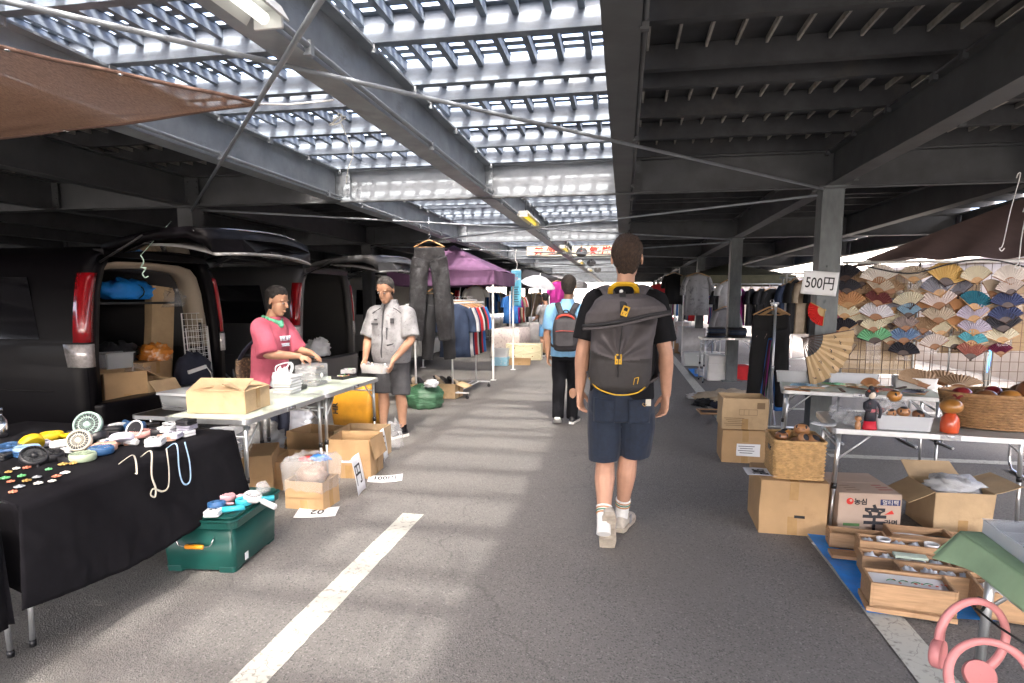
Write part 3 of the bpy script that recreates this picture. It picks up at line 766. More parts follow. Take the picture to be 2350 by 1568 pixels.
for k in range(6):
    t = thing('gift_box', ('topmost', 'second', 'third', 'fourth', 'fifth', 'lowest')[5 - k] + ' of the six flat white boxes stacked on the white table', 'box', (-2.63 + .006 * (k % 2), 4.42 + .005 * ((k * 7) % 3), TZ + .001 + k * .0235), R(4 + 5 * math.sin(k * 2.1)), 'stacked white boxes')
    b = MB(); b.span((-.07, -.09, 0), (.07, .09, .010)); b.build('tray', mat('box_grey', (.5, .5, .5), .6), t)
    b = MB(); b.span((-.073, -.093, .0105), (.073, .093, .0225)); b.build('lid', PAPER, t, bevel=.002)
def tray(label, w_, d_, h_, loc, rz, seed, m=BLACKP, cols=cm, n=14):
    t = thing('goods_tray', label, 'tray', loc, rz); e = .004
    b = MB(); b.box((0, 0, .003), (w_, d_, .004))
    for s in (-1, 1): b.box((s * (w_ - e) / 2, 0, h_ / 2), (e, d_, h_)); b.box((0, s * (d_ - e) / 2, h_ / 2), (w_ - 2 * e, e, h_))
    b.build('tray_body', m, t)
    rd = random.Random(seed)
    for q in range(n):
        b = MB(); r = rd.uniform(.009, .017); x, y = rd.uniform(-.5, .5) * (w_ - .04), rd.uniform(-.5, .5) * (d_ - .04)
        z = rd.uniform(.012, h_ * .9)
        if q % 3 == 0: b.lathe([(r * .7, -.002), (r, 0), (r * .7, .002), (r * .5, 0), (r * .7, -.002)], 14, TR(x, y, z, rx=rd.uniform(0, 2)), cap=False)
        elif q % 3 == 1: b.ball((x, y, z), r * .75, 8)
        else:
            for g in range(7): b.ball((x + r * math.cos(g * .9), y + r * math.sin(g * .9), z), r * .33, 6)
        b.build('trinket', cols[q % len(cols)], t)
    return t
tray('black tray of small goods in front of the stacked white boxes', .15, .20, .035, at_w(672, 895), R(3), 5)
tray('long black tray on the far white table beside the display case', .22, .13, .03, at_w(790, 868), R(80), 6)
tray('clear lidless tub of trinkets on the far white table', .12, .14, .045, at_w(800, 857), R(10), 8, CLEAR)
dc = thing('display_case', 'clear drawer display case of accessories under the hands of the person in pink', 'display case', (-2.66, 4.87, TZ + .001), R(4))
b = MB()
for z in (.002, .06, .118, .176): b.box((0, 0, z + .002), (.19, .235, .004))
for s in (-1, 1): b.box((s * .093, 0, .09), (.004, .235, .168)); b.box((0, s * .1155, .09), (.18, .003, .168))
b.build('case_shell', mat('clear_acrylic', (.75, .77, .78), .08, alpha=.22, spec=.7), dc)
for z in (.008, .066, .124):
    b = MB(); b.box((0, 0, z + .011), (.175, .21, .022)); b.build('drawer_pad', mat('grey_velvet', (.06, .058, .06), .9, nz=(25, .4)), dc)
    for k in range(5):
        b = MB(); x = .06 * math.sin(k * 2.3 + z * 40); y = -.085 + .042 * k; b.lathe([(.012, -.002), (.016, 0), (.012, .002), (.009, 0), (.012, -.002)], 14, TR(x, y, z + .026, rx=.2 * k), cap=False); b.build('bracelet', cm[(k + int(z * 50)) % 5], dc)
b = MB(); b.lathe([(.0005, 0), (.02, 0), (.022, .004), (.014, .012)], 16, frame((.097, -.02, .09), (1, 0, 0))); b.build('knob', WHITEP, dc)
b = MB(); b.lathe([(.02, 0), (.022, .03), (.022, .13), (.009, .155), (.009, .165)], 14); o = b.build('water_bottle', CLEAR); put(o, (-2.80, 4.98, TZ + .001)); b = MB(); b.lathe([(.011, .165), (.011, .182)], 12); b.build('cap', WHITEP, o); tag(o, 'small clear water bottle standing behind the display case', 'bottle')
# tub in the man's hands
tubt = thing('jewellery_tub', 'clear tub of jewellery held by the man in the pale grey shirt', 'tub', (-2.425, 5.725, .712), R(-12))
b = MB(); e = .003
rings = [[(x * s, y * s, z) for x, y in rrect(.28, .17, .02)] for z, s in ((0, .92), (.085, 1.0))]
b.loft(rings, cap=False); b.prism([(x * .92, y * .92) for x, y in rrect(.28, .17, .02)], .003); b.build('tub_body', CLEAR, tubt)
rd = random.Random(12)
for q in range(34):
    b = MB(); x, y, z = rd.uniform(-.115, .115), rd.uniform(-.062, .062), rd.uniform(.015, .088); r = rd.uniform(.009, .017)
    if q % 2: b.ball((x, y, z), r, 8, sz=.8)
    else: b.lathe([(r * .8, -.003), (r * 1.2, 0), (r * .8, .003), (r * .7, 0), (r * .8, -.003)], 14, TR(x, y, z, rx=rd.uniform(0, 3)), cap=False)
    b.build('jewel', [cm[3], cm[1], cm[0], WHITEP, cm[2] if q % 9 == 0 else cm[3]][q % 5], tubt)
# ================================================================== boxes and bags under and before the tables
def on_f(x, y): v = G(x, y, 0); return v
b1 = carton('cardboard_box', 'cardboard box on the ground with a bag-covered top, nearest the aisle line', .29, .23, .20, (-2.135, 3.86, 0), R(-2), CARD, (None, 178, None, 176), tape=True)
def fn(u, v):
    a = 2 * math.pi * u; P = Vector((.147 * max(-1, min(1, 1.5 * math.cos(a))), .117 * max(-1, min(1, 1.5 * math.sin(a))), 0)); k = v
    bul = 1 + .10 * math.sin(k * 2.8) + .05 * noise.noise((math.cos(a) * 3, math.sin(a) * 3, k * 4)) - .55 * max(0, k - .62) / .38
    return Vector((P.x * bul, P.y * bul, .125 + .235 * min(1, k / .75) - .015 * max(0, k - .75) + .02 * noise.noise((math.cos(a) * 4, math.sin(a) * 4, k * 5 + 3))))
b = MB(); b.grid(fn, 60, 16); b.build('bag_liner', POLY, b1)
crumple('bag_bulge', None, .11, mat('brown_bag', (.30, .19, .13), .35, alpha=.9, bump=(10, .6)), 3, (1.05, .85, .65), .2, parent=b1).location = (0, 0, .17)
o = crumple('packet', None, .05, mat('blue_packet', (.02, .16, .55), .3, dirt=(30, (.6, .62, .65), None, .55)), 5, (1.5, 1.0, .45), .25, parent=b1); o.location = (.03, .06, .31)
o = crumple('packet', None, .045, mat('red_packet', (.45, .05, .05), .35, dirt=(30, (.6, .5, .45), None, .55)), 7, (1.4, 1.0, .4), .25, parent=b1); o.location = (-.07, .06, .30)
carton('cardboard_box', 'tall open cardboard box with ragged top and a shipping label beside the 100 yen sheet', .36, .34, .32, (-2.175, 4.66, 0), R(5), CARD, (168, 176, None, 178), stickers=[('f', -.01, .17, .10, .075, PAPER)])
o = carton('cardboard_box', 'wide open cardboard box behind the ragged one with blue scraps inside', .40, .40, .27, (-2.33, 5.16, 0), R(4), CARD2, (None, 150, None, None))
crumple('blue_scrap', None, .05, mat('bright_blue_film', (.02, .25, .65), .35), 6, (1.2, 1, .6), .3, parent=o).location = (-.10, -.08, .20)
sheet_sign('upright 50 yen price sheet leaning on the wide open box', .20, .27, '50円', .15, (-2.10, 5.06, .145), R(102), R(82), 0)
crumple('clear_bag', (on_f(905, 1030), 0, 'crumpled clear bag leaning behind the leaning price sheet', 'plastic bag', None), .13, POLY, 11, (.6, .9, 1.35), .3)
sheet_sign('100 yen price sheet lying on the asphalt beside the boxes', .27, .19, '100円', .17, (-1.86, 4.52, .006), R(18), 0, 0)
sheet_sign('price sheet sticking out from under the bag-covered box', .27, .19, '02', .09, (-2.02, 3.70, .006), R(197), 0, 0, cur=.004)
sheet_sign('price sheet with a yen sign standing behind the bag-covered box', .20, .28, '円', .12, (-1.925, 4.14, .15), R(98), R(80), 0)
hb = carton('cardboard_box', 'closed cardboard box with faded red stamp under the nearer white table', .42, .42, .30, (-2.80, 4.10, 0), R(24), CARD, closed=True)
text('HA  NA', .045, mat('faded_red', (.45, .10, .05), .9), hb, TR(.2125, .0, .12, R(90), R(90)), 'stamp', width=.15); dent(kids(hb)[-1], hash_(hb['label']))
carton('cardboard_box', 'open cardboard box with a loose flap between the stamped box and the bag-covered box', .34, .40, .22, (-2.48, 4.32, 0), R(10), CARD, (None, 75, None, None))
carton('cardboard_box', 'open cardboard box half hidden behind the ragged box', .40, .36, .26, (-2.75, 5.10, 0), R(-6), CARD, (None, 160, None, None))
t = thing('plastic_bin', 'frosted plastic bin on top of the stamped cardboard box', 'bin', (-2.93, 4.02, .307), R(16))
b = MB(); b.loft([[(x * s, y * s, z) for x, y in rrect(.27, .36, .03)] for z, s in ((0, .88), (.15, 1.0))], cap=False); b.prism([(x * .88, y * .88) for x, y in rrect(.27, .36, .03)], .004); b.build('bin_body', MILKY, t)
b = MB(); b.loft([[(x * s, y * s, z) for x, y in rrect(.27, .36, .03)] for z, s in ((.15, 1.0), (.152, 1.06), (.138, 1.06))], cap=False); b.build('rim', MILKY, t, solid=.003)
crumple('clear_bag', ((-2.74, 3.86, .307), 0, 'small clear bag of odds and ends on the stamped box', 'plastic bag', None), .075, POLY, 15, (1, 1, .9), .3)
crumple('white_rubbish_bag', (on_f(672, 1010), .3, 'full white rubbish bag standing behind the white tables', 'plastic bag', None), .20, BAGW, 21, (1, .95, 1.05), .3, n=40)
crumple('clear_rubbish_bag', ((-3.08, 4.62, .02), .3, 'grey see-through rubbish bag under the nearer white table', 'plastic bag', None), .24, mat('grey_poly', (.42, .42, .41), .3, alpha=.75, bump=(10, .7)), 23, (1.0, 1.0, 1.05), .3, n=40)
crumple('clear_rubbish_bag', ((-2.86, 3.60, .43), .3, 'clear bag hanging under the front edge of the nearer white table', 'plastic bag', None), .11, POLY, 25, (1.2, 1, .9), .3)
t = thing('tote_bag', 'large yellow tote bag standing under the far white table', 'bag', (-3.02, 6.55, 0), R(-10))
YB = mat('yellow_tote', (.60, .28, .02), .5, nz=(6, .2), bump=(8, .3))
b = MB(); b.loft([[(x, y, z) for x, y in rrect(w_, d_, .05)] for z, w_, d_ in ((0.002, .50, .30), (.2, .54, .31), (.40, .52, .24), (.47, .48, .16))]); me = b.mesh('x'); o = b.build('bag_body', YB, t)
text('HR', .10, INK, t, TR(-.19, -.160, .2, 0, R(90)) @ TR(rz=R(90)), 'lettering', bold=.003)
crumple('green_sack', (on_f(975, 935), .2, 'bulging dark green woven sack in front of the clothes rail', 'bag', None), .235, mat('green_sack', (.045, .12, .065), .4, nz=(5, .35, (1, 1, 6)), bump=(7, .8, (1, 1, 5))), 31, (1.05, .9, .85), .16, n=40)
crumple('white_carrier_bag', ((-2.46, 7.60, .30), 0, 'white carrier bag stuffed into the top of the green sack', 'plastic bag', None), .085, BAGW, 33, (1.1, 1, .7), .35)
b = MB(); b.span((-.22, -.02, 0), (.16, .30, .008)); b.span((-.1, .05, .009), (.14, .24, .018), TR(rz=.3)); o = b.build('magazine_pile', mat('printed_paper', (.35, .33, .30), .4, dirt=(14, (.1, .1, .12), None, .52))); put(o, (-3.0, 4.85, .002), .4); tag(o, 'loose magazines lying on the ground under the white tables', 'magazines')
# ================================================================== people
def oval(c, rx, ry, n=22, yaw=0.0, p=2.4, tilt=0.0):
    out = []
    for j in range(n):
        a = 2 * math.pi * j / n
        ca, sa = math.cos(a), math.sin(a)
        x = rx * math.copysign(abs(ca) ** (2 / p), ca); y = ry * math.copysign(abs(sa) ** (2 / p), sa)
        out.append(Vector((c[0] + x * math.cos(yaw) - y * math.sin(yaw), c[1] + x * math.sin(yaw) + y * math.cos(yaw), c[2] + tilt * x)))
    return out
def limb(mb, pts, rad, n=12, mi=0, M=None, k=5):
    P = crom(pts, k); rr = []
    for i in range(len(pts) - 1):
        for t in range(k):
            f = t / k; f = f * f * (3 - 2 * f) * .5 + f * .5
            rr.append(rad[i] + (rad[i + 1] - rad[i]) * f)
    rr.append(rad[-1])
    return mb.tube(P, rr, n, M, mi)
def hand(mb, W, d, nrm, side, curl=0.35, s=1.0, spread=0.0):
    """W wrist, d towards the fingers, nrm the way the palm faces, side +1 when the thumb lies on cross(nrm, d)"""
    d = Vector(d).normalized(); nrm = (Vector(nrm) - d * d.dot(Vector(nrm))).normalized(); x = nrm.cross(d).normalized() * side
    W = Vector(W)
    def P(a, b, c): return W + (x * a + nrm * b + d * c) * s
    rings = []
    for c, w_, t in ((-0.03, 0.024, 0.019), (0.0, 0.026, 0.019), (0.03, 0.035, 0.017), (0.06, 0.0415, 0.0155), (0.092, 0.042, 0.013)):
        rings.append([P(w_ * math.cos(a), t * math.sin(a), c) for a in [2 * math.pi * q / 14 for q in range(14)]])
    mb.loft(rings)
    for i, (fx, L, r0) in enumerate(((0.033, 0.072, 0.0085), (0.0112, 0.081, 0.0088), (-0.0112, 0.075, 0.0083), (-0.033, 0.058, 0.0074))):
        c0 = curl * (0.75 + 0.22 * i); p = Vector((fx * .95, 0.0, 0.085)); pts = [p.copy()]; ang = c0 * 0.45
        for q, f in enumerate((0.46, 0.30, 0.24)):
            p = p + Vector(((fx * 0.16 + spread * fx) * f, math.sin(ang) * L * f, math.cos(ang) * L * f)); pts.append(p.copy()); ang += c0 * (1.0 if q == 0 else 0.7)
        mb.tube([P(*v) for v in pts], [r0 * s, r0 * .97 * s, r0 * .88 * s, r0 * .68 * s], 8)
    t = [(0.022, 0.006, 0.018), (0.043, 0.014, 0.042), (0.055, 0.022, 0.068), (0.057, 0.034, 0.092)]
    mb.tube([P(*v) for v in t], [0.014 * s, 0.0115 * s, 0.0098 * s, 0.007 * s], 8)
def head(mb, H, face=True):
    """H places the head: origin at the chin-neck joint, +y the way the face looks"""
    mb.ball((0, -0.012, 0.155), 0.078, 18, H, sx=0.98, sy=1.24, sz=1.14)
    mb.ball((0, 0.026, 0.085), 0.06, 16, H, sx=0.98, sy=1.05, sz=1.45)
    mb.ball((0, 0.055, 0.028), 0.030, 12, H, sx=1.1, sy=0.95, sz=0.9)
    for s in (-1, 1):
        mb.ball((s * 0.078, -0.012, 0.115), 0.018, 10, H, sx=0.42, sy=0.9, sz=1.75)
        mb.ball((s * 0.033, 0.072, 0.142), 0.016, 8, H, sx=1.5, sy=0.7, sz=0.5)
    limb(mb, [(0, 0.085, 0.135), (0, 0.101, 0.108), (0, 0.108, 0.088)], [0.008, 0.011, 0.015], 8, M=H)
    mb.ball((0, 0.092, 0.052), 0.012, 8, H, sx=1.9, sy=0.7, sz=0.55)
def eyes(H, root):
    for s in (-1, 1):
        m = MB(); m.ball((s * 0.031, 0.082, 0.122), 0.009, 10, H, mi=0, sx=1.2, sz=0.6)
        m.ball((s * 0.031, 0.0895, 0.121), 0.0052, 8, H, mi=1, sz=1.0)
        m.build('eye', [mat('eye_white', (0.30, 0.27, 0.25), 0.4), INK], root)
    m = MB()
    for s in (-1, 1): m.tube([H @ Vector((s * 0.016, 0.092, 0.142)), H @ Vector((s * 0.032, 0.092, 0.147)), H @ Vector((s * 0.05, 0.08, 0.142))], 0.002, 6)
    m.build('eyebrow', mat('brow_hair', (.06, .04, .03), .8), root)
def hair(H, m, root, length=0.0, front=0.35, amp=0.006, seed=0):
    b = MB()
    def fn(u, v):
        th = math.pi * v; ph = 2 * math.pi * u
        d = Vector((math.sin(th) * math.cos(ph), math.sin(th) * math.sin(ph), math.cos(th)))
        c = Vector((0, -0.012, 0.155)); e = Vector((0.0765, 0.0965, 0.089))
        limit = -0.82 - length if d.y < -0.15 else -0.5 - length if d.y < 0.1 else (front if d.y > 0.62 else -0.2 + (front + 0.2) * (d.y - 0.1) / 0.52)
        k = 1.085 if d.z > limit else max(0.72, 1.085 - (limit - d.z) * 1.1)
        if d.y > .2 and k > 1: k -= .07 * (d.y - .2) / .8
        zs = 1.5 if d.z < 0 and d.y < .1 else 1.0
        p = c + Vector((d.x * e.x * (1 - .25 * (zs - 1) * -d.z * 2), d.y * e.y * (1 - .22 * (zs - 1) * -d.z * 2), d.z * e.z * zs)) * k
        nn = noise.noise(p * 55 + Vector((seed, 0, 0))) + 0.6 * noise.noise(Vector((p.x * 150, p.y * 150, p.z * 40)))
        return H @ (p + d * amp * nn * 1.3)
    b.grid(fn, 44, 30)
    return b.build('hair', m, root)
def shoe(root, M, up_m, sole_m, w_=1.0, accent=None):
    b = MB(); rings = []
    for y, w, h, z0 in ((-0.012, 0.022, 0.045, 0.02), (0.0, 0.031, 0.082, 0.012), (0.035, 0.037, 0.098, 0.012), (0.085, 0.038, 0.100, 0.012), (0.125, 0.042, 0.086, 0.012), (0.17, 0.047, 0.068, 0.012), (0.22, 0.047, 0.056, 0.012), (0.262, 0.036, 0.045, 0.014), (0.282, 0.014, 0.032, 0.02)):
        rr = []
        for j in range(16):
            a = 2 * math.pi * j / 16; ca, sa = math.cos(a), math.sin(a)
            x = w * w_ * math.copysign(abs(ca) ** .8, ca) * (1 - 0.28 * max(0, sa)); z = z0 + (h - z0) * (0.5 + 0.5 * math.copysign(abs(sa) ** .8, sa))
            rr.append((x, y, z))
        rings.append(rr)
    b.loft(rings, M)
    for k in range(4): b.tube([M @ Vector((-0.024, 0.12 + k * .022, 0.090 - k * .010)), M @ Vector((0.024, 0.125 + k * .022, 0.090 - k * .010))], 0.004, 5)
    o = b.build('shoe', up_m, root)
    s_ = MB(); poly = [(-0.028, -0.018), (0.028, -0.018), (0.040, 0.02), (0.038, 0.09), (0.046, 0.15), (0.050, 0.2), (0.044, 0.255), (0.02, 0.292), (-0.02, 0.292), (-0.044, 0.255), (-0.05, 0.2), (-0.046, 0.15), (-0.038, 0.09), (-0.040, 0.02)]
    s_.prism([(p[0] * w_, p[1]) for p in poly], 0.028, M @ Matrix.Translation((0, 0, -0.004)))
    for k in range(9): s_.box((0, 0.01 + k * 0.031, -0.006), (0.062, 0.014, 0.006), M)
    s_.build('sole', sole_m, o, bevel=0.005)
    if accent:
        a_ = MB()
        for sd in (-1, 1):
            for q in range(3): a_.tube([M @ Vector((sd * 0.043 * w_, 0.085 + q * 0.018, 0.025)), M @ Vector((sd * 0.037 * w_, 0.11 + q * 0.015, 0.07))], 0.0045, 5)
        a_.build('shoe_stripe', accent, o)
    return o
def man(root, J, skin, voxel=0.0055, H=None, curlL=0.6, curlR=0.6, hs=1.0, torso=None, handL=None, handR=None, girth=1.0):
    b = MB()
    b.loft([oval(c, rx, ry) for c, rx, ry in torso])
    g = girth
    for s, cu, hp in (('L', curlL, handL), ('R', curlR, handR)):
        S, E, W_ = Vector(J['S' + s]), Vector(J['E' + s]), Vector(J['W' + s])
        limb(b, [S, S.lerp(E, .35), S.lerp(E, .85), E, E.lerp(W_, .28), E.lerp(W_, .75), W_, W_ + (W_ - E).normalized() * .012], [0.058 * g, 0.053 * g, 0.043 * g, 0.041 * g, 0.044 * g, 0.033 * g, 0.0265 * g, 0.024 * g])
        d, nn, side = hp
        hand(b, W_, d, nn, side, cu, hs)
        Hh, K, A = Vector(J['H' + s]), Vector(J['K' + s]), Vector(J['A' + s])
        limb(b, [Hh, Hh.lerp(K, .4), K + (Hh - K) * .12, K, K.lerp(A, .28) + Vector(J.get('calf', (0, -0.012, 0))), K.lerp(A, .7), A, A + (A - K).normalized() * .03], [0.085 * g, 0.078 * g, 0.058 * g, 0.055 * g, 0.06 * g, 0.042 * g, 0.034 * g, 0.034 * g])
    N = Vector(J['N']); hb = H @ Vector((0, -0.005, 0.07))
    limb(b, [N - Vector((0, 0, .05)), N, N.lerp(hb, .5), hb], [0.066 * g, 0.056 * g, 0.051 * g, 0.050 * g])
    head(b, H)
    return meshobj('body', remesh(b, voxel, 3), skin, root)
def garment(name, root, m, build_fn, voxel=0.008, wr=(0.005, 6), seed=0, st=(1, 1, 1), sm_=2, zmin=None):
    b = MB(); build_fn(b); me = remesh(b, voxel, sm_)
    if wr: wrinkle(me, wr[0], wr[1], seed, st)
    return meshobj(name, me, m, root)

# ---- the man with the rolled-top rucksack, walking away
SHIRTB = mat('black_tshirt', (0.008, 0.008, 0.0095), 0.9, nz=(20, 0.2), spec=.2)
DENIM = mat('dark_denim', (0.006, 0.013, 0.030), 0.8, nz=(40, 0.35), sheen=0.1, dirt=(7, (0.008, 0.018, 0.038), None, 0.5))
p1 = thing('person', 'man in black t-shirt and dark denim shorts walking away down the aisle', 'person', (0.0, 3.62, 0))
Hm = TR(0.012, 0.0, 1.548, 0, R(-3), 0, 1.08)
J = dict(SL=(-0.165, 0, 1.432), EL=(-0.232, -0.02, 1.15), WL=(-0.250, 0.03, 0.90), SR=(0.172, 0, 1.432), ER=(0.242, -0.03, 1.14), WR=(0.258, 0.06, 0.885),
         HL=(-0.088, 0, 0.90), KL=(-0.092, 0.02, 0.475), AL=(-0.086, -0.235, 0.165), HR=(0.082, 0, 0.90), KR=(0.045, 0.075, 0.49), AR=(0.014, 0.155, 0.095), N=(0.005, -0.01, 1.50))
man(p1, J, SKIN, 0.0052, Hm, 0.75, 0.6, 1.02, torso=[((0, 0, .86), .15, .10), ((0, 0, 1.0), .145, .095), ((0, 0, 1.25), .165, .10), ((0, 0, 1.42), .17, .085), ((0, 0, 1.50), .07, .06)],
    handL=((0.03, 0.06, -1), (1, -0.35, 0), 1), handR=((-0.08, 0.10, -1), (-1, -0.45, 0), -1))
def f(b):
    b.loft([oval((0, 0, .87), .186, .125), oval((0, 0, .97), .182, .125), oval((0, 0, 1.12), .186, .125), oval((0, 0, 1.28), .196, .13), oval((0, 0, 1.38), .198, .125), oval((0.003, 0, 1.438), .176, .11), oval((0.004, -.003, 1.487), .125, .09), oval((0.005, -.006, 1.525), .076, .074), oval((0.005, -.006, 1.537), .070, .068)])
    for s in ('L', 'R'):
        S, E = Vector(J['S' + s]), Vector(J['E' + s])
        limb(b, [S.lerp(Vector((0, 0, 1.42)), .35), S, S.lerp(E, .4), S.lerp(E, .80)], [0.066, 0.072, 0.074, 0.075], 18)
garment('tshirt', p1, SHIRTB, f, 0.007, (0.007, 7), 3, (1, 1, .55))
def f(b):
    b.loft([oval((-.005, 0, .745), .17, .125), oval((-.005, 0, .80), .19, .135), oval((-.005, 0, .88), .188, .13), oval((0, 0, .955), .178, .122)])
    limb(b, [(-.095, 0, .87), (-.098, 0.0, .70), (-.098, .005, .56), (-.097, .008, .487)], [.100, .102, .094, .086], 18)
    limb(b, [(.088, 0, .87), (.090, .015, .70), (.085, .04, .58), (.083, .05, .515)], [.100, .102, .096, .088], 18)
garment('denim_shorts', p1, DENIM, f, 0.0075, (0.008, 6), 11, (1, 1, .6))
for x, z, w_, h_ in ((-.10, .81, .12, .14), (.10, .81, .12, .14)):      # patch pockets
    m = MB(); m.grid(lambda u, v: (x + (u - .5) * w_, -.150 + 0.012 * abs(x + (u - .5) * w_) / .1 + .028 * max(0, abs(x + (u - .5) * w_) - .09) / .06, z + (v - .5) * h_ * (1 - .0)), 8, 8)
    m.build('back_pocket', DENIM, p1, solid=0.005)
m = MB(); m.box((.115, -.151, .862), (.030, .006, .038), TR(rz=R(14))); m.build('cloth_label', mat('label_cream', (.62, .57, .48), .8), p1)
m = MB(); m.tube([(.105, -.147, .866), (.10, -.148, .855), (.113, -.151, .845), (.122, -.149, .856), (.112, -.150, .862)], .0025, 5, TR(rz=R(4), x=.005, y=-.012)); m.build('label_mark', mat('label_gold', (.42, .25, .08), .7), p1)
SOCK = mat('white_sock', (.78, .78, .76), .9, nz=(60, .1), bump=(120, .2)); GRN = mat('stripe_green', (.10, .25, .17), .9); ORG = mat('stripe_orange', (.50, .25, .12), .9)
for A, K in ((J['AL'], J['KL']), (J['AR'], J['KR'])):
    A = Vector(A); K = Vector(K); m = MB(); L = (K - A).length
    t0 = 0.115 / L
    limb(m, [A - (K - A).normalized() * .05, A, A.lerp(K, t0 * .5), A.lerp(K, t0)], [.041, .039, .0415, .047], 16)
    o = m.build('sock', SOCK, p1)
    for q, mm in ((.62, ORG), (.74, GRN), (.86, ORG)):
        m = MB(); c = A.lerp(K, t0 * q); m.tube([c - (K - A).normalized() * .004, c + (K - A).normalized() * .004], .0462 + .004 * (q - .6), 16); m.build('sock_stripe', mm, o)
RUN = mat('beige_mesh', (.50, .46, .40), .8, nz=(40, .2), bump=(150, .3)); RUNS = mat('worn_sole', (.42, .37, .30), .7, nz=(20, .3))
shoe(p1, TR(.004, .105, 0.006, R(-14)), RUN, RUNS, 1.0, mat('shoe_grey', (.3, .3, .3), .6))
# trailing foot: toes on the ground, heel lifted, sole towards the viewer
Mt = Matrix.Translation((-.066, -.150, .012)) @ Euler((R(-62), 0, R(6)), 'XYZ').to_matrix().to_4x4() @ Matrix.Translation((0, -.245, 0))
shoe(p1, Mt, RUN, RUNS, 1.0, mat('shoe_grey', (.3, .3, .3), .6))
HAIRBR = mat('brown_hair', (.045, .026, .016), .8, nz=(70, .7), bump=(90, 1.0, (1, 1, .3)))
hair(Hm, HAIRBR, p1, 0.0, .45, .005, 1)
eyes(Hm, p1)

# ---- his rucksack
PACK = mat('grey_canvas', (.070, .062, .065), .8, nz=(10, .25), bump=(90, .15)); PACKD = mat('black_webbing', (.015, .015, .017), .7); YEL = mat('yellow_strap', (.62, .36, .015), .5)
PACKB = mat('dark_grey_canvas', (.033, .030, .030), .8, nz=(10, .25), bump=(90, .15))
bp = thing('rucksack', 'grey rolled-top rucksack with yellow buckles on the man in the black t-shirt', 'backpack', (0.0, 3.62, 0))
def f(b):
    rings = []
    for z, cx, w_, d_ in ((.945, -.015, .08, .07), (.955, -.015, .13, .10), (.985, -.015, .155, .115), (1.05, -.012, .168, .12), (1.15, -.008, .165, .12), (1.24, -.005, .165, .112), (1.31, 0, .172, .09), (1.345, .0, .18, .06)):
        rings.append(oval((cx, -.155 - d_, z), w_, d_, 28, p=3.2))
    b.loft(rings)
me = None
b = MB(); f(b); me = remesh(b, .007, 3)
for v in me.vertices:      # pulled folds between the roll and the lower buckle
    dx, dz = v.co.x + .02, v.co.z - 1.13
    if v.co.y < -.25 and v.co.z > 1.10:
        a = math.atan2(dx, dz); q = min(1, (v.co.z - 1.10) / .08)
        v.co.y -= .016 * q * math.sin(a * 9 + .6)
wrinkle(me, .006, 9, 5, (1, 1, .5))
me.materials.clear()
body = meshobj('pack_body', me, [PACK, PACKB], bp)
for p in me.polygons:
    c = p.center
    if c.z < 1.12 - .12 * (c.x + .02) + .25 * abs(c.x + .015): p.material_index = 1
b = MB()     # rolled hood
rings = []
for t, z, w_, d_, y, tl in ((0, 1.473, .085, .035, -.20, .0), (.2, 1.468, .11, .06, -.24, .0), (.45, 1.445, .155, .085, -.27, .03), (.75, 1.39, .205, .085, -.30, .10), (1, 1.345, .215, .06, -.31, .14), (1.05, 1.335, .21, .045, -.31, .14)):
    rings.append(oval((-.004 + .012 * t, y, z), w_, d_, 28, p=2.3, tilt=tl))
b.loft(rings); me = remesh(b, .007, 2); wrinkle(me, .008, 8, 9, (1, 1, .6))
hood = meshobj('hood', me, PACK, bp)
b = MB(); b.tube(crom([(-.212, -.335, 1.303), (-.10, -.385, 1.315), (.02, -.395, 1.338), (.14, -.37, 1.366), (.235, -.32, 1.38)], 5), .013, 10, flat=.7); b.build('roll_closure', PACKD, bp)
b = MB(); b.tube(crom([(-.212, -.343, 1.288), (-.10, -.393, 1.297), (.02, -.40, 1.32), (.14, -.375, 1.35), (.24, -.315, 1.372)], 5), .008, 8); b.build('piping', PACK, bp)
b = MB(); b.tube(crom([(-.075, -.20, 1.475), (-.068, -.245, 1.505), (-.035, -.255, 1.525), (.035, -.255, 1.525), (.062, -.245, 1.505), (.068, -.20, 1.475)], 6), .0145, 8, flat=.3, up=(0, 1, 0)); b.build('handle', YEL, bp)
b = MB(); b.tube(crom([(-.01, -.235, 1.485), (-.008, -.325, 1.462), (-.002, -.385, 1.41), (0, -.402, 1.352)], 5), .018, 8, flat=.15); b.build('webbing', PACKD, bp)
def buckle(x, y, z, rz):
    b = MB(); M = TR(x, y, z, ry=rz)
    for s in (-1, 1): b.span((s * .014 - .004, -.006, -.026), (s * .014 + .004, .006, .026), M)
    for q in (-.024, -.004, .022): b.span((-.018, -.006, q - .004), (.018, .006, q + .004), M)
    b.span((-.007, -.008, -.026), (.007, .002, .0), M)
    b.build('buckle', YEL, bp, bevel=.002)
buckle(.008, -.398, 1.385, R(20)); buckle(-.022, -.398, 1.135, R(0))
b = MB(); b.tube(crom([(-.005, -.41, 1.31), (-.016, -.405, 1.2), (-.022, -.397, 1.12), (-.024, -.392, 1.04)], 5), .016, 8, flat=.15); b.build('webbing', PACKD, bp)
b = MB(); b.tube(crom([(-.178, -.30, 1.02), (-.13, -.375, .975), (-.03, -.402, .946), (.07, -.39, .955), (.12, -.36, .985)], 6), .0035, 6); b.build('piping', YEL, bp)
b = MB()
for a, c in (((.058, 1.0), (.064, 1.035)), ((.064, 1.035), (.084, 1.04)), ((.084, 1.04), (.078, 1.005))): b.tube([(a[0], -.394, a[1]), (c[0], -.392, c[1])], .002, 5)
b.build('stitched_loop', YEL, bp)
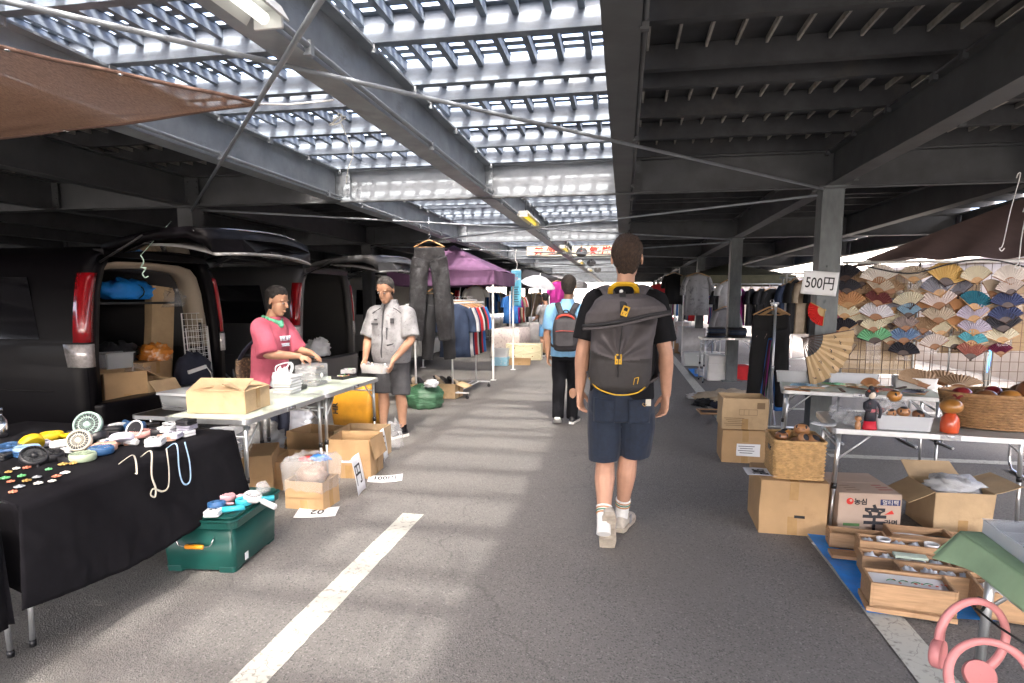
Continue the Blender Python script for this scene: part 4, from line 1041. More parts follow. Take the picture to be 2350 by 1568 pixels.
for s in (-1, 1):
    b = MB(); b.tube(crom([(s * .07, -.21, 1.45), (s * .10, -.15, 1.505), (s * .128, -.06, 1.515), (s * .145, .05, 1.487), (s * .15, .13, 1.40), (s * .16, .14, 1.2), (s * .19, .06, 1.03), (s * .17, -.14, .99)], 6), .034, 10, flat=.22, up=(s * .3, 0, 1) ); b.build('shoulder_strap', PACK, bp)
b = MB(); b.ball((-.015, -.262, 1.487), .011, 8); b.build('toggle', WHITEP, bp)

# ---- the man in the light blue polo ahead
BLUEC = mat('light_blue_polo', (.20, .42, .66), .8, nz=(20, .12)); TROU = mat('black_trousers', (.006, .006, .008), .9, nz=(20, .2), spec=.2)
p2 = thing('person', 'man in light blue polo shirt and black trousers walking ahead with a black daypack', 'person', (-.635, 7.05, 0))
Hm = TR(0.01, 0, 1.455, 0, R(-4), 0, 1.06)
J = dict(SL=(-.175, 0, 1.32), EL=(-.235, -.03, 1.04), WL=(-.225, .0, .80), SR=(.18, 0, 1.32), ER=(.235, -.02, 1.04), WR=(.23, .08, .81),
         HL=(-.085, 0, .84), KL=(-.09, -.02, .46), AL=(-.085, -.14, .13), HR=(.085, 0, .84), KR=(.075, .06, .46), AR=(.065, -.01, .09), N=(0, -.01, 1.39))
man(p2, J, SKIN2, .007, Hm, .5, .5, .95, torso=[((0, 0, .82), .15, .10), ((0, 0, 1.1), .15, .1), ((0, 0, 1.30), .155, .085), ((0, 0, 1.39), .07, .06)], handL=((.02, .1, -1), (1, -.2, 0), 1), handR=((0, .1, -1), (-1, -.2, 0), -1))
def f(b):
    b.loft([oval((0, 0, .79), .19, .14), oval((0, 0, .9), .187, .14), oval((0, 0, 1.1), .19, .135), oval((0, 0, 1.25), .195, .125), oval((0, 0, 1.33), .175, .105), oval((0, -.003, 1.375), .11, .085), oval((0, -.005, 1.415), .072, .07), oval((0, -.005, 1.44), .068, .066)])
    for s in ('L', 'R'):
        S, E = Vector(J['S' + s]), Vector(J['E' + s]); limb(b, [S.lerp(Vector((0, 0, 1.3)), .35), S, S.lerp(E, .4), S.lerp(E, .82)], [.065, .074, .078, .076], 16)
garment('polo_shirt', p2, BLUEC, f, .009, (.007, 7), 21, (1, 1, .6))
def f(b):
    b.loft([oval((0, 0, .74), .17, .12), oval((0, 0, .82), .178, .128), oval((0, 0, .9), .168, .12)])
    limb(b, [(-.085, 0, .82), (-.09, -.01, .62), J['KL'], (-.088, -.09, .28), (-.085, -.15, .085)], [.092, .09, .075, .066, .064], 16)
    limb(b, [(.085, 0, .82), (.08, .02, .62), J['KR'], (.07, .03, .26), (.065, -.005, .05)], [.092, .09, .075, .066, .064], 16)
garment('trousers', p2, TROU, f, .009, (.008, 7), 4, (1, 1, .5))
SHB = mat('black_shoe', (.02, .02, .022), .5); SHW = mat('white_sole', (.65, .65, .62), .6)
shoe(p2, TR(.065, -.07, .004, R(-10)), SHB, SHW)
shoe(p2, Matrix.Translation((-.085, -.20, .075)) @ Euler((R(-22), 0, R(6)), 'XYZ').to_matrix().to_4x4(), SHB, SHW)
hair(Hm, mat('greying_hair', (.06, .05, .042), .85, nz=(60, .4), bump=(90, .8)), p2, 0.0, .4, .004, 2); eyes(Hm, p2)
DP = mat('daypack_black', (.028, .026, .03), .7, nz=(12, .3), bump=(80, .15)); REDZ = mat('red_trim', (.48, .05, .03), .6)
bk = thing('daypack', 'black daypack with red top trim on the back of the man in light blue', 'backpack', (-.635, 7.05, 0))
def f(b):
    b.loft([oval((0, -.135 - d_, z), w_, d_, 26, p=3) for z, w_, d_ in ((.86, .09, .06), (.88, .125, .085), (.95, .142, .095), (1.1, .145, .095), (1.2, .135, .085), (1.27, .10, .06), (1.29, .06, .04))])
garment('pack_body', bk, DP, f, .008, (.004, 9), 2)
def f(b): b.loft([oval((0, -.325 + .002, z), w_, .022, 20, p=3) for z, w_ in ((.92, .09), (.94, .108), (1.06, .11), (1.085, .10))])
garment('front_pocket', bk, DP, f, .006, (.003, 9), 6)
b = MB(); b.tube(crom([(-.105, -.255, 1.20), (-.07, -.285, 1.248), (0, -.295, 1.268), (.07, -.285, 1.248), (.105, -.255, 1.20)], 6), .013, 8); b.build('red_trim', REDZ, bk)
b = MB(); b.tube([(-.1, -.348, 1.09), (0, -.356, 1.096), (.1, -.348, 1.09)], .004, 6); b.build('zip', REDZ, bk)
b = MB(); b.tube(crom([(-.03, -.2, 1.28), (-.02, -.215, 1.315), (.02, -.215, 1.315), (.03, -.2, 1.28)], 5), .008, 7); b.build('handle', PACKD, bk)
for s in (-1, 1):
    b = MB(); b.tube(crom([(s * .055, -.18, 1.27), (s * .09, -.12, 1.355), (s * .115, -.04, 1.395), (s * .13, .06, 1.36), (s * .14, .125, 1.25), (s * .17, .08, 1.0), (s * .15, -.13, .9)], 6), .033, 10, flat=.22, up=(s * .3, 0, 1)); b.build('shoulder_strap', DP, bk)

# ---- the woman in the pink t-shirt behind the white tables
PINK = mat('faded_pink_tshirt', (.42, .085, .13), .85, nz=(9, .18)); NAVY = mat('navy_cloth', (.015, .018, .035), .85, nz=(20, .2))
p3 = thing('person', 'person in faded pink t-shirt and green neck scarf reaching over the white tables', 'person', (-3.17, 5.08, 0), R(-94))
Hm = TR(0, .055, 1.305, 0, R(-16), 0, 1.06)
J = dict(SL=(-.16, .02, 1.20), EL=(-.215, .12, .97), WL=(-.13, .34, .945), SR=(.16, .02, 1.20), ER=(.215, .12, .965), WR=(.09, .36, .94),
         HL=(-.085, -.02, .78), KL=(-.09, .02, .42), AL=(-.09, -.02, .08), HR=(.085, -.02, .78), KR=(.09, .03, .42), AR=(.09, 0, .08), N=(0, .02, 1.265), calf=(0, -.012, 0))
man(p3, J, SKIN2, .006, Hm, .9, .9, .88, torso=[((0, -.02, .76), .15, .10), ((0, -.01, 1.0), .15, .1), ((0, .01, 1.18), .145, .085), ((0, .02, 1.265), .06, .055)], handL=((.35, 1, -.35), (.3, 0, -1), -1), handR=((-.2, 1, -.35), (-.3, 0, -1), 1))
def f(b):
    b.loft([oval((0, -.02, .66), .19, .145), oval((0, -.015, .78), .18, .138), oval((0, -.01, .95), .178, .135), oval((0, .005, 1.08), .178, .13), oval((0, .015, 1.17), .178, .115), oval((0, .02, 1.225), .14, .09), oval((0, .022, 1.265), .078, .07), oval((0, .024, 1.285), .068, .063)])
    for s in ('L', 'R'):
        S, E = Vector(J['S' + s]), Vector(J['E' + s]); limb(b, [S.lerp(Vector((0, 0, 1.15)), .3), S, S.lerp(E, .5), S.lerp(E, 1.02)], [.07, .08, .09, .094], 16)
garment('tshirt', p3, PINK, f, .008, (.011, 6), 31, (1, 1, .6))
def f(b):
    b.loft([oval((0, -.02, .66), .165, .12), oval((0, -.02, .78), .165, .12)])
    for s in (-1, 1): limb(b, [(s * .085, -.02, .74), (s * .09, .02, .42), (s * .09, 0, .15)], [.09, .075, .065], 14)
garment('trousers', p3, NAVY, f, .01, (.006, 7), 14)
for s in (-1, 1): shoe(p3, TR(s * .09, -.07, .004), SHB, SHW, .9)
hair(Hm, mat('dark_hair', (.012, .010, .009), .8), p3, .35, .52, .006, 3); eyes(Hm, p3)
def f(b): b.tube(crom([(-.07, -.02, 1.285), (-.075, .05, 1.262), (-.03, .10, 1.235), (.03, .10, 1.235), (.075, .05, 1.262), (.07, -.02, 1.285)], 5), .02, 10); b.ball((0, .108, 1.215), .032, 10, sz=1.2)
garment('neck_scarf', p3, mat('green_scarf', (.10, .36, .22), .8, nz=(30, .6)), f, .006, (.006, 20), 3)
m = MB(); M = TR(.0, .168, 1.065, rx=R(88)); text('NEW', .062, mat('print_white', (.6, .62, .72), .8), p3, TR(-.02, .142, 1.09, rz=math.pi, rx=R(90)), 'printed_letters', depth=.02); text('YORK', .042, mat('print_white', (.6, .62, .72), .8), p3, TR(-.02, .142, 1.03, rz=math.pi, rx=R(90)), 'printed_letters', depth=.02)
bg_ = thing('shoulder_bag', 'patterned brown shoulder bag hanging behind the person in the pink t-shirt', 'bag', (-3.17, 5.08, 0), R(-94))
def f(b): b.loft([rg for rg in [[(x, -.27 + y * .5, z) for x, y in rrect(w_, .11, .04)] for z, w_ in ((.70, .20), (.72, .24), (.80, .26), (.88, .25), (.90, .22))]])
FLOR = mat('floral_fabric', (.09, .06, .04), .8, dirt=(32, (.38, .24, .13), None, .5), nz=(20, .7))
garment('bag_body', bg_, FLOR, f, .008, (.006, 9), 8)
b = MB(); b.tube(crom([(.10, -.27, .88), (.19, -.12, 1.0), (.17, .02, 1.14), (.10, .03, 1.262), (.0, -.06, 1.26), (-.09, -.18, 1.05), (-.10, -.27, .88)], 6), .020, 8, flat=.25); b.build('strap', NAVY, bg_)

# ---- the man in the grey jacket at the table's end
CAMO = mat('pale_crackle_fabric', (.235, .235, .245), .85, nz=(14, .15), dirt=(30, (.09, .09, .105), None, .54)); GREYD = mat('charcoal_cloth', (.05, .05, .055), .85, nz=(20, .2))
p4 = thing('person', 'man in pale grey work shirt and black shorts looking down into a tub of jewellery', 'person', (-2.37, 6.02, 0), R(168))
Hm = TR(0, .05, 1.415, R(4), R(-22), 0, 1.06)
J = dict(SL=(-.19, .0, 1.30), EL=(-.265, .05, 1.03), WL=(-.165, .235, .835), SR=(.19, .0, 1.30), ER=(.265, .05, 1.02), WR=(.170, .235, .83),
         HL=(-.095, 0, .82), KL=(-.11, .03, .45), AL=(-.115, 0, .085), HR=(.09, 0, .82), KR=(.085, .05, .45), AR=(.085, .07, .085), N=(0, 0, 1.36))
man(p4, J, SKIN2, .006, Hm, .8, .8, .97, torso=[((0, 0, .8), .15, .1), ((0, 0, 1.05), .15, .1), ((0, .0, 1.28), .165, .085), ((0, .005, 1.365), .06, .06)], handL=((.02, .45, -.85), (1, .15, .3), -1), handR=((-.02, .45, -.85), (-1, .15, .3), 1))
def f(b):
    b.loft([oval((0, .01, .79), .185, .14), oval((0, .01, .83), .20, .155), oval((0, .012, .92), .205, .158), oval((0, .005, 1.1), .205, .145), oval((0, 0, 1.23), .21, .13), oval((0, 0, 1.31), .185, .108), oval((0, .003, 1.36), .11, .085), oval((0, .01, 1.40), .076, .072), oval((0, .014, 1.435), .072, .068)])
    for s in ('L', 'R'):
        S, E = Vector(J['S' + s]), Vector(J['E' + s]); limb(b, [S.lerp(Vector((0, 0, 1.28)), .35), S, S.lerp(E, .45), S.lerp(E, .88)], [.068, .078, .085, .09], 16)
garment('work_shirt', p4, CAMO, f, .008, (.011, 7), 41)
b = MB(); b.tube(crom([(0.012, .095, 1.385), (.012, .128, 1.30), (.012, .150, 1.15), (.01, .163, 1.0), (.02, .168, .90), (.012, .155, .82)], 5), .008, 6); b.build('zip', GREYD, p4)
for s in (-1, 1):
    b = MB(); b.grid(lambda u, v: (s * (.075 + .115 * u), -.085 + .165 * v, 1.372 - .062 * u - .028 * abs(v - .5) * 2 + .006), 8, 8); b.build('shoulder_yoke', GREYD, p4, solid=.012)
b = MB(); b.box((-.10, .139, 1.225), (.038, .012, .05)); b.build('chest_patch', GREYD, p4)
b = MB(); b.box((.11, .140, 1.19), (.075, .012, .018), TR(ry=R(0))); b.box((.10, .135, 1.235), (.03, .012, .016)); b.build('pocket_flap', GREYD, p4)
b = MB(); b.box((-.045, .154, 1.09), (.012, .012, .13)); b.build('pocket_zip', GREYD, p4)
b = MB(); b.tube([(-.19, .07, 1.08), (-.11, .150, .99), (-.05, .165, .975)], .008, 6); b.tube([(.19, .07, 1.05), (.12, .145, .985)], .008, 6); b.build('seam_stripe', GREYD, p4)
def f(b):
    b.loft([oval((0, 0, .72), .175, .125), oval((0, 0, .82), .182, .132), oval((0, 0, .88), .172, .125)])
    limb(b, [(-.095, 0, .8), (-.102, .01, .62), (-.108, .02, .455)], [.095, .10, .098], 16); limb(b, [(.092, 0, .8), (.092, .02, .62), (.09, .04, .465)], [.095, .10, .098], 16)
garment('shorts', p4, GREYD, f, .009, (.008, 7), 44)
for A, s, rz in ((J['AL'], -1, 18), (J['AR'], 1, -6)):
    b = MB(); A = Vector(A); limb(b, [A - Vector((0, 0, .03)), A, A + Vector((0, 0, .05))], [.038, .037, .04], 14); b.build('sock', BLACKC, p4)
    shoe(p4, TR(A.x, A.y - .06, .004, R(-rz)), SHB, SHW, 1.0, mat('white_stripe', (.7, .7, .7), .5))
hair(Hm, mat('grey_hair', (.055, .053, .05), .85, nz=(60, .5)), p4, 0, .62, .004, 4); eyes(Hm, p4)
# ================================================================== right side stalls
# --- stacked cartons and wicker at the aisle
carton('cardboard_box', 'plain closed cardboard box with a punched hand hole under the square wicker basket', .39, .42, .335, (1.055, 4.075, 0), R(-2), CARD, closed=True, stickers=[('f', .04, .12, .06, .017, BLACKP)])
carton('cardboard_box', 'cardboard box with a crumpled white sheet taped on it, lower of two', .39, .36, .29, (1.085, 5.73, 0), R(-2), CARD, closed=True, stickers=[('f', .03, .12, .20, .11, PAPER)])
o = carton('cardboard_box', 'open cardboard box printed with a form, stacked upon the box with the white sheet', .385, .35, .275, (1.075, 5.75, .298), R(-1), CARD2, (None, None, None, None))
b = MB()
for x, z, w_, h_ in ((.13, .215, .065, .055),): b.box((x, -.178, z), (w_, .001, h_))
b.build('print_square', mat('print_brown', (.20, .13, .07), .8), o)
b = MB()
for q in range(5): b.box((-.09, -.178, .10 - q * .016), (.17 - .03 * (q % 3), .001, .005))
for x0, x1, z in ((-.05, .10, .18), (-.05, .10, .13)): b.box(((x0 + x1) / 2, -.178, z), (x1 - x0, .001, .003))
for x in (-.05, -.01, .03, .10): b.box((x, -.178, .155), (.003, .001, .05))
b.build('print_lines', mat('print_brown', (.2, .13, .07), .8), o)
sheet_sign('500 yen price sheet jutting out between the square basket and its box', .24, .17, '500円', .15, (.875, 4.02, .343), R(-93), 0, R(-4), cur=.006)
WICK = mat('wicker', (.50, .31, .13), .65, nz=(30, .35)); WICKD = mat('brown_wicker', (.34, .19, .085), .6, nz=(30, .4))
def wicker(label, poly, z0, z1, flare, rows, amp, m, loc, rz, name='wicker_basket', thick=.004):
    t = thing(name, label, 'basket', loc, rz)
    P = [Vector((p[0], p[1], 0)) for p in poly]; per = [0.0]
    for i in range(len(P)): per.append(per[-1] + (P[(i + 1) % len(P)] - P[i]).length)
    ns = max(16, int(per[-1] / .022)); ns += ns % 2
    def at(s):
        s = s % per[-1]
        for i in range(len(P)):
            if s <= per[i + 1] + 1e-9:
                f = (s - per[i]) / max(1e-9, per[i + 1] - per[i]); return P[i].lerp(P[(i + 1) % len(P)], f)
        return P[0]
    base = [at(per[-1] * k / ns) for k in range(ns)]
    b = MB()
    for r in range(rows):
        f = (r + .5) / rows; z = z0 + (z1 - z0) * f; sc_ = 1 - flare * (1 - f)
        pts = []
        for k in range(ns):
            q = base[k]; n_ = q.normalized(); off = amp * (1 if (k + r) % 2 else -1) + amp * .25 * noise.noise((k * .7, r * .9, 0))
            pts.append((q.x * sc_ + n_.x * off, q.y * sc_ + n_.y * off, z + .0012 * noise.noise((k * .4, r, 5))))
        b.tube(pts, (z1 - z0) / rows * .56, 5, closed=True)
    b.build('weave', m, t)
    b = MB()
    for k in range(ns):
        q = base[k]; b.tube([(q.x * (1 - flare), q.y * (1 - flare), z0), (q.x, q.y, z1)], .003, 5)
    b.build('stakes', m, t)
    b = MB(); pts = [(q.x * 1.015, q.y * 1.015, z1 + .003) for q in base]; b.tube(pts, .0085, 7, closed=True); b.build('rim', m, t); b = MB(); pts = [(q.x * (1 - flare) * 1.02, q.y * (1 - flare) * 1.02, z0 + .006) for q in base]; b.tube(pts, .007, 6, closed=True); b.build('base_ring', m, t)
    b = MB(); b.prism([(q.x * (1 - flare), q.y * (1 - flare)) for q in base], .006, TR(z=z0)); b.build('bottom', m, t)
    return t
sq = wicker('square wicker basket of wooden doll heads on a cardboard box', rrect(.29, .33, .02, 2), .003, .235, .03, 21, .0045, WICK, (1.085, 4.055, .342), R(-3))
b = MB(); b.box((-.148, -.02, .17), (.012, .075, .028)); b.build('hand_hole', BLACKP, sq)
KW = mat('kokeshi_wood', (.42, .20, .085), .35, nz=(9, .25, (1, 1, 5)), coat=.3); KD = mat('kokeshi_dark', (.20, .085, .035), .3, nz=(9, .3), coat=.4); KR = mat('kokeshi_red', (.55, .075, .02), .3, coat=.4, nz=(6, .3)); KO = mat('kokeshi_amber', (.45, .20, .045), .28, coat=.5, nz=(7, .35)); KM = mat('kokeshi_maroon', (.22, .02, .025), .3, coat=.4, nz=(6, .3))
def kokeshi(label, loc, rz=0, rx=0, ry=0, r=.04, body=True, m=KW, bm=None, h=.10, flat=.85, hair_=True, group=None):
    t = thing('kokeshi_doll', label, 'wooden doll', loc, rz, group, rx, ry); z = h if body else r * flat
    if body:
        b = MB(); b.lathe([(r * .72, 0), (r * .78, .004), (r * .82, h * .35), (r * .74, h * .75), (r * .45, h * .95), (r * .35, h)], 22); b.build('doll_body', bm or m, t); z = h + r * flat * .88
    b = MB(); b.ball((0, 0, z), r, 22, sz=flat); b.build('doll_head', m, t)
    if hair_:
        b = MB()
        for k in range(1):
            b.lathe([(r * 1.012 * math.sin(a), z + r * flat * 1.012 * math.cos(a)) for a in [0.001, .2, .4, .62]], 20, cap=False)
        for q in (-.75, .75): b.ball((r * .78 * math.sin(q), -r * .78 * math.cos(q), z + r * .22), r * .26, 8, sx=.7, sz=1.3)
        b.build('painted_hair', INK, t)
        b = MB()
        for q in (-.3, .3): b.tube([(r * 1.005 * math.sin(q - .14), -r * 1.005 * math.cos(q - .14) * .97, z - r * .02), (r * 1.02 * math.sin(q), -r * 1.02 * math.cos(q) * .97, z + r * .04), (r * 1.005 * math.sin(q + .14), -r * 1.005 * math.cos(q + .14) * .97, z - r * .02)], r * .035, 5)
        b.build('painted_eyes', INK, t)
    return t
kokeshi('pale wooden doll head raised highest above the square basket', (1.135, 4.10, .575), R(-20), R(-15), 0, .048, False, KW)
kokeshi('wooden doll head with a big dark cap at the right of the square basket', (1.165, 4.01, .535), R(40), R(35), 0, .045, False, KW)
kokeshi('dark brown glossy doll head at the left of the square basket', (.995, 4.02, .555), R(10), R(10), 0, .040, False, KD)
kokeshi('pale wooden doll lying between the heads in the square basket', (1.075, 4.06, .535), R(30), R(60), 0, .036, True, KW, None, .07)
kokeshi('small wooden doll head at the back of the square basket', (1.05, 4.12, .56), R(-60), R(20), 0, .034, False, KO)
kokeshi('small pale doll body low in the front of the square basket', (1.11, 3.965, .54), R(70), R(80), 0, .028, True, KW, None, .05)
# --- noodle carton
NB = mat('noodle_carton', (.43, .33, .26), .85, nz=(5, .1), bump=(60, .08), dirt=(4, (.36, .25, .18), None, .58))
DENT = 0.0
nb = carton('noodle_carton', 'noodle carton with a big black brushed character and red dot under the front table', .36, .46, .27, (1.485, 4.15, 0), R(3), NB, closed=True, tape=False)
fz = -.2325
FRT = lambda x, z: TR(x, fz, z, 0, R(90))
text('辛', .17, INK, nb, FRT(.03, .125), 'lettering', width=.135, bold=.004)
text('농심', .042, INK, nb, FRT(-.055, .222), 'lettering', bold=.0012)
text('라면', .042, INK, nb, FRT(.125, .095), 'lettering', bold=.001)
b = MB(); b.lathe([(.0005, .0), (.021, .0)], 22, FRT(-.115, .222), cap=False); b.box((0, 0, 0), (.001, .001, .001), FRT(-.115, .222)); b.build('red_dot', REDINK, nb)
b = MB(); b.lathe([(.0005, .001), (.008, .001)], 14, TR(-.111, fz - .001, .228, 0, R(90)), cap=False); b.build('dot_mark', NB, nb)
b = MB(); b.box((.115, fz, .222), (.112, .001, .036)); b.build('blue_panel', mat('navy_print', (.02, .03, .11), .7), nb)
text('멀티팩', .034, mat('print_pale', (.62, .58, .52), .7), nb, TR(.115, fz - .0012, .222, 0, R(90)), 'lettering')
b = MB(); b.add([FRT(.085, .145) @ Vector(v) for v in ((0, 0, 0), (.055, .006, 0), (.042, .030, 0))], [(0, 1, 2)]); b.build('red_triangle', REDINK, nb)
b = MB(); b.box((-.10, fz, .075), (.095, .001, .017)); b.build('green_panel', mat('green_print', (.09, .20, .07), .8), nb)
b = MB(); b.box((-.10, fz, .035), (.095, .001, .04)); b.build('dark_panel', mat('print_olive', (.12, .13, .08), .8), nb)
b = MB(); b.box((-.10, fz - .001, .036), (.072, .001, .024)); b.build('panel_inset', mat('print_grey', (.25, .23, .19), .8), nb)
for x in (-.10, .10):
    b = MB()
    for q in range(3): b.box((x + .02 * math.sin(q * 3), -.16 + q * .045, .2748), (.085 - .012 * q, .020, .001), TR(rz=R(8)))
    b.build('lid_print', mat('faded_red_print', (.34, .15, .12), .85) if x > 0 else mat('faded_brown_print', (.28, .2, .15), .85), nb)
DENT = .008
# --- open carton with wrap
oc = carton('cardboard_box', 'open cardboard box with a flap folded out and bubble wrap inside, under the front table', .335, .35, .265, (2.075, 4.23, 0), R(2), CARD2, (72, 118, 62, None))
crumple('bubble_wrap', None, .14, mat('bubble_film', (.62, .64, .66), .25, alpha=.7, bump=(30, .8)), 41, (1.15, 1.0, .42), .35, parent=oc).location = (.02, .0, .235)
# --- front and back tables
GREYL = mat('grey_laminate', (.36, .38, .38), .35, nz=(6, .1)); TZR = .67
ftable('folding_table', 'front right folding table holding the doll tubs and the round wicker basket', 1.24, .60, TZR, (1.905, 4.135, 0), R(-7.5), GREYL)
ftable('folding_table', 'back right folding table spread with folding fans', 1.20, .62, TZR, (2.00, 5.70, 0), R(-12), LAM, uleg=False)
ftable('folding_table', 'low chrome-legged table behind the back fan table', 1.0, .5, .60, (3.55, 5.5, 0), R(-10), GREYL, uleg=True)
def at_r(x, y, up=0): v = G(x, y, TZR + .003 + up); return (v.x, v.y, v.z)
rb = wicker('large round brown wicker basket of glossy wooden dolls on the front right table', [(.31 * math.cos(a), .20 * math.sin(a)) for a in [2 * math.pi * k / 40 for k in range(40)]], .003, .205, .16, 13, .006, WICKD, (2.265, 4.15, TZR + .002), R(-7))
for lb, x, y, z, r, m, fl in (('maroon wooden doll head at the left of the round basket', 2.035, 4.10, .87, .056, KM, .8), ('dull brown flat doll head beside the maroon one in the round basket', 2.14, 4.05, .865, .062, KD, .7), ('amber wooden doll head at the middle of the round basket', 2.265, 4.04, .865, .058, KO, .8), ('largest reddish-brown doll head at the right of the round basket', 2.40, 4.07, .90, .085, mat('kokeshi_brown', (.27, .10, .04), .35, coat=.4, nz=(6, .3)), .9), ('dark red doll head at the back of the round basket', 2.25, 4.19, .875, .05, KM, .8), ('brown doll head at the back right of the round basket', 2.42, 4.22, .88, .06, KD, .8)):
    kokeshi(lb, (x, y, z - r * fl), 0, 0, 0, r, False, m, flat=fl, hair_=False)
kokeshi('large kokeshi doll with amber mushroom head and red body on the front table', at_r(2178, 992), 0, 0, 0, .060, True, KO, KR, .115, .72, hair_=False)
# geisha doll
t = thing('kimono_doll', 'small black-haired doll in a black and red kimono on the front right table', 'doll', at_r(1995, 985), R(10))
b = MB(); b.lathe([(.042, 0), (.040, .012), (.034, .05)], 18, sy=.75); b.build('red_hem', mat('doll_red', (.52, .01, .03), .6), t)
b = MB(); b.lathe([(.0345, .0505), (.030, .10), (.026, .115), (.034, .14), (.036, .165), (.014, .18), (.011, .19)], 18, sy=.75); b.tube(crom([(-.033, 0, .16), (-.045, -.025, .13), (-.02, -.035, .12)], 4), .013, 8); b.tube(crom([(.033, 0, .16), (.048, -.02, .12), (.045, -.015, .07)], 4), .013, 8, flat=.6); b.build('kimono', mat('doll_kimono', (.02, .02, .028), .6, dirt=(60, (.35, .05, .08), None, .6)), t)
b = MB(); b.lathe([(.0272, .10), (.0275, .125)], 16, sy=.8); b.build('obi_sash', mat('doll_obi', (.45, .12, .14), .6, nz=(50, .5)), t)
b = MB(); b.ball((0, -.004, .208), .021, 14, sz=1.2); b.build('face', mat('doll_face', (.75, .66, .55), .5), t)
b = MB(); b.ball((0, .006, .216), .027, 14, sz=1.1); b.ball((-.022, .004, .212), .015, 8, sz=1.4); b.ball((.022, .004, .212), .015, 8, sz=1.4); b.ball((0, .008, .245), .016, 10); b.build('hair', INK, t)
b = MB()
for q in (-1, 1): b.ball((q * .024, -.012, .232), .008, 7)
b.build('hair_flower', KR, t)
def tub(label, w_, d_, h_, loc, rz, m=CLEAR, lid=False):
    t = thing('clear_tub', label, 'tub', loc, rz)
    b = MB(); b.loft([[(x * s, y * s, z) for x, y in rrect(w_, d_, .02)] for z, s in ((.001, .93), (h_, 1.0))], cap=False); b.prism([(x * .93, y * .93) for x, y in rrect(w_, d_, .02)], .003, TR(z=.001)); b.build('tub_body', m, t)
    b = MB(); b.tube([(x, y, h_) for x, y in rrect(w_, d_, .02)], .003, 6, closed=True); b.build('rim', m, t)
    return t
tub('frosted tub of dolls in clear wrappers on the front right table', .30, .20, .085, (1.655, 3.99, TZR + .003), R(-7), MILKY)
kokeshi('wooden doll head with painted fringe on top of the frosted tub', (1.665, 3.97, .745), R(-10), R(10), 0, .036, False, KW)
kokeshi('wooden doll head with a dark cap at the right of the frosted tub', (1.735, 3.97, .735), R(20), R(30), 0, .034, False, KD)
kokeshi('pale wooden doll head at the left of the frosted tub', (1.60, 3.975, .74), R(-30), R(20), 0, .030, False, KW)
kokeshi('rough brown doll head raised at the back of the frosted tub', (1.645, 4.06, .82), R(30), 0, 0, .042, False, KO)
kokeshi('doll lying across the frosted tub', (1.53, 4.03, .76), R(80), R(75), 0, .022, True, KD, KM, .06)
crumple('wrapped_goods', ((1.56, 3.98, .745), 0, 'clear wrapped doll standing at the left end of the frosted tub', 'plastic bag', None), .05, POLY, 51, (.8, .8, 1.3), .35)
for k, (x, y, r) in enumerate(((1935, 968, .055), (1960, 975, .05), (1920, 955, .045))):
    crumple('wrapped_goods', (at_r(x, y), k, ('left', 'right', 'rear')[k] + ' one of the clear wrapped parcels at the corner of the front right table', 'plastic bag', None), r, POLY, 53 + k, (1.2, 1, 1.0), .4)
crumple('wrapped_goods', (at_r(2060, 945), 1, 'clear wrapped parcel behind the frosted tub', 'plastic bag', None), .05, POLY, 58, (1.1, 1, 1.0), .4)
kokeshi('small pale kokeshi doll beside the kimono doll', at_r(1968, 985), 0, 0, 0, .020, True, KW, None, .05)
sheet_sign('blank white card at the left edge of the front right table', .14, .10, '', .1, at_r(1890, 975), R(-20), 0, 0, 'card')
# folding fans --------------------------------------------------------
def foldfan(label, W, m, loc, half=66, rz=0, rx=90, ry=0, ribm=None, inner=.36, dirt=None, group=None, pleat=.006, npl=14, name='folding_fan', cat='folding fan', bar=None):
    t = thing(name, label, cat, loc, R(rz), group, R(rx), R(ry))
    hf = R(half); Rr = W / 2 / math.sin(min(hf, math.pi / 2)); r0 = Rr * inner; n = npl * 2
    b = MB()
    def fn(u, v):
        i = u * n; a = -hf + 2 * hf * u; r = r0 + (Rr - r0) * v
        return (r * math.sin(a), r * math.cos(a), pleat * (.4 + .6 * v) * (1 if int(round(i)) % 2 else -1))
    b.grid(fn, n, 3, smooth=False)
    b.build('leaf', m, t)
    b = MB()
    for k in range(npl + 1):
        a = -hf + 2 * hf * k / npl; w0, w1 = .003, .0055
        p0 = Vector((0, -.012 * 0, .0)); d = Vector((math.sin(a), math.cos(a), 0)); s = Vector((d.y, -d.x, 0)); r1 = r0 * 1.03
        z = -.003 + .0004 * k * 0 - pleat * .4
        b.add([d * -.012 - s * w0, d * -.012 + s * w0, d * r1 + s * w1, d * r1 - s * w1], [(0, 1, 2, 3)], Matrix.Translation((0, 0, z + .00025 * k)))
    for s_ in (-1, 1):
        a = s_ * hf; d = Vector((math.sin(a), math.cos(a), 0)); s = Vector((d.y, -d.x, 0)) * .005
        b.tube([d * -.012 + Vector((0, 0, .0)), d * Rr * 1.0], .0045, 5, flat=.5)
    b.build('ribs', ribm or mat('bamboo_rib', (.42, .24, .10), .6, nz=(20, .2)), t)
    return t
def fm(n, c, d=None, sc=22, th=.56): return mat('fan_leaf_' + n, c, .75, nz=(7, .12), dirt=(sc, d, None, th) if d else None)
RD = mat('dark_rib', (.05, .025, .018), .5); RB_ = mat('brown_rib', (.26, .12, .05), .6)
WALLY = 6.62
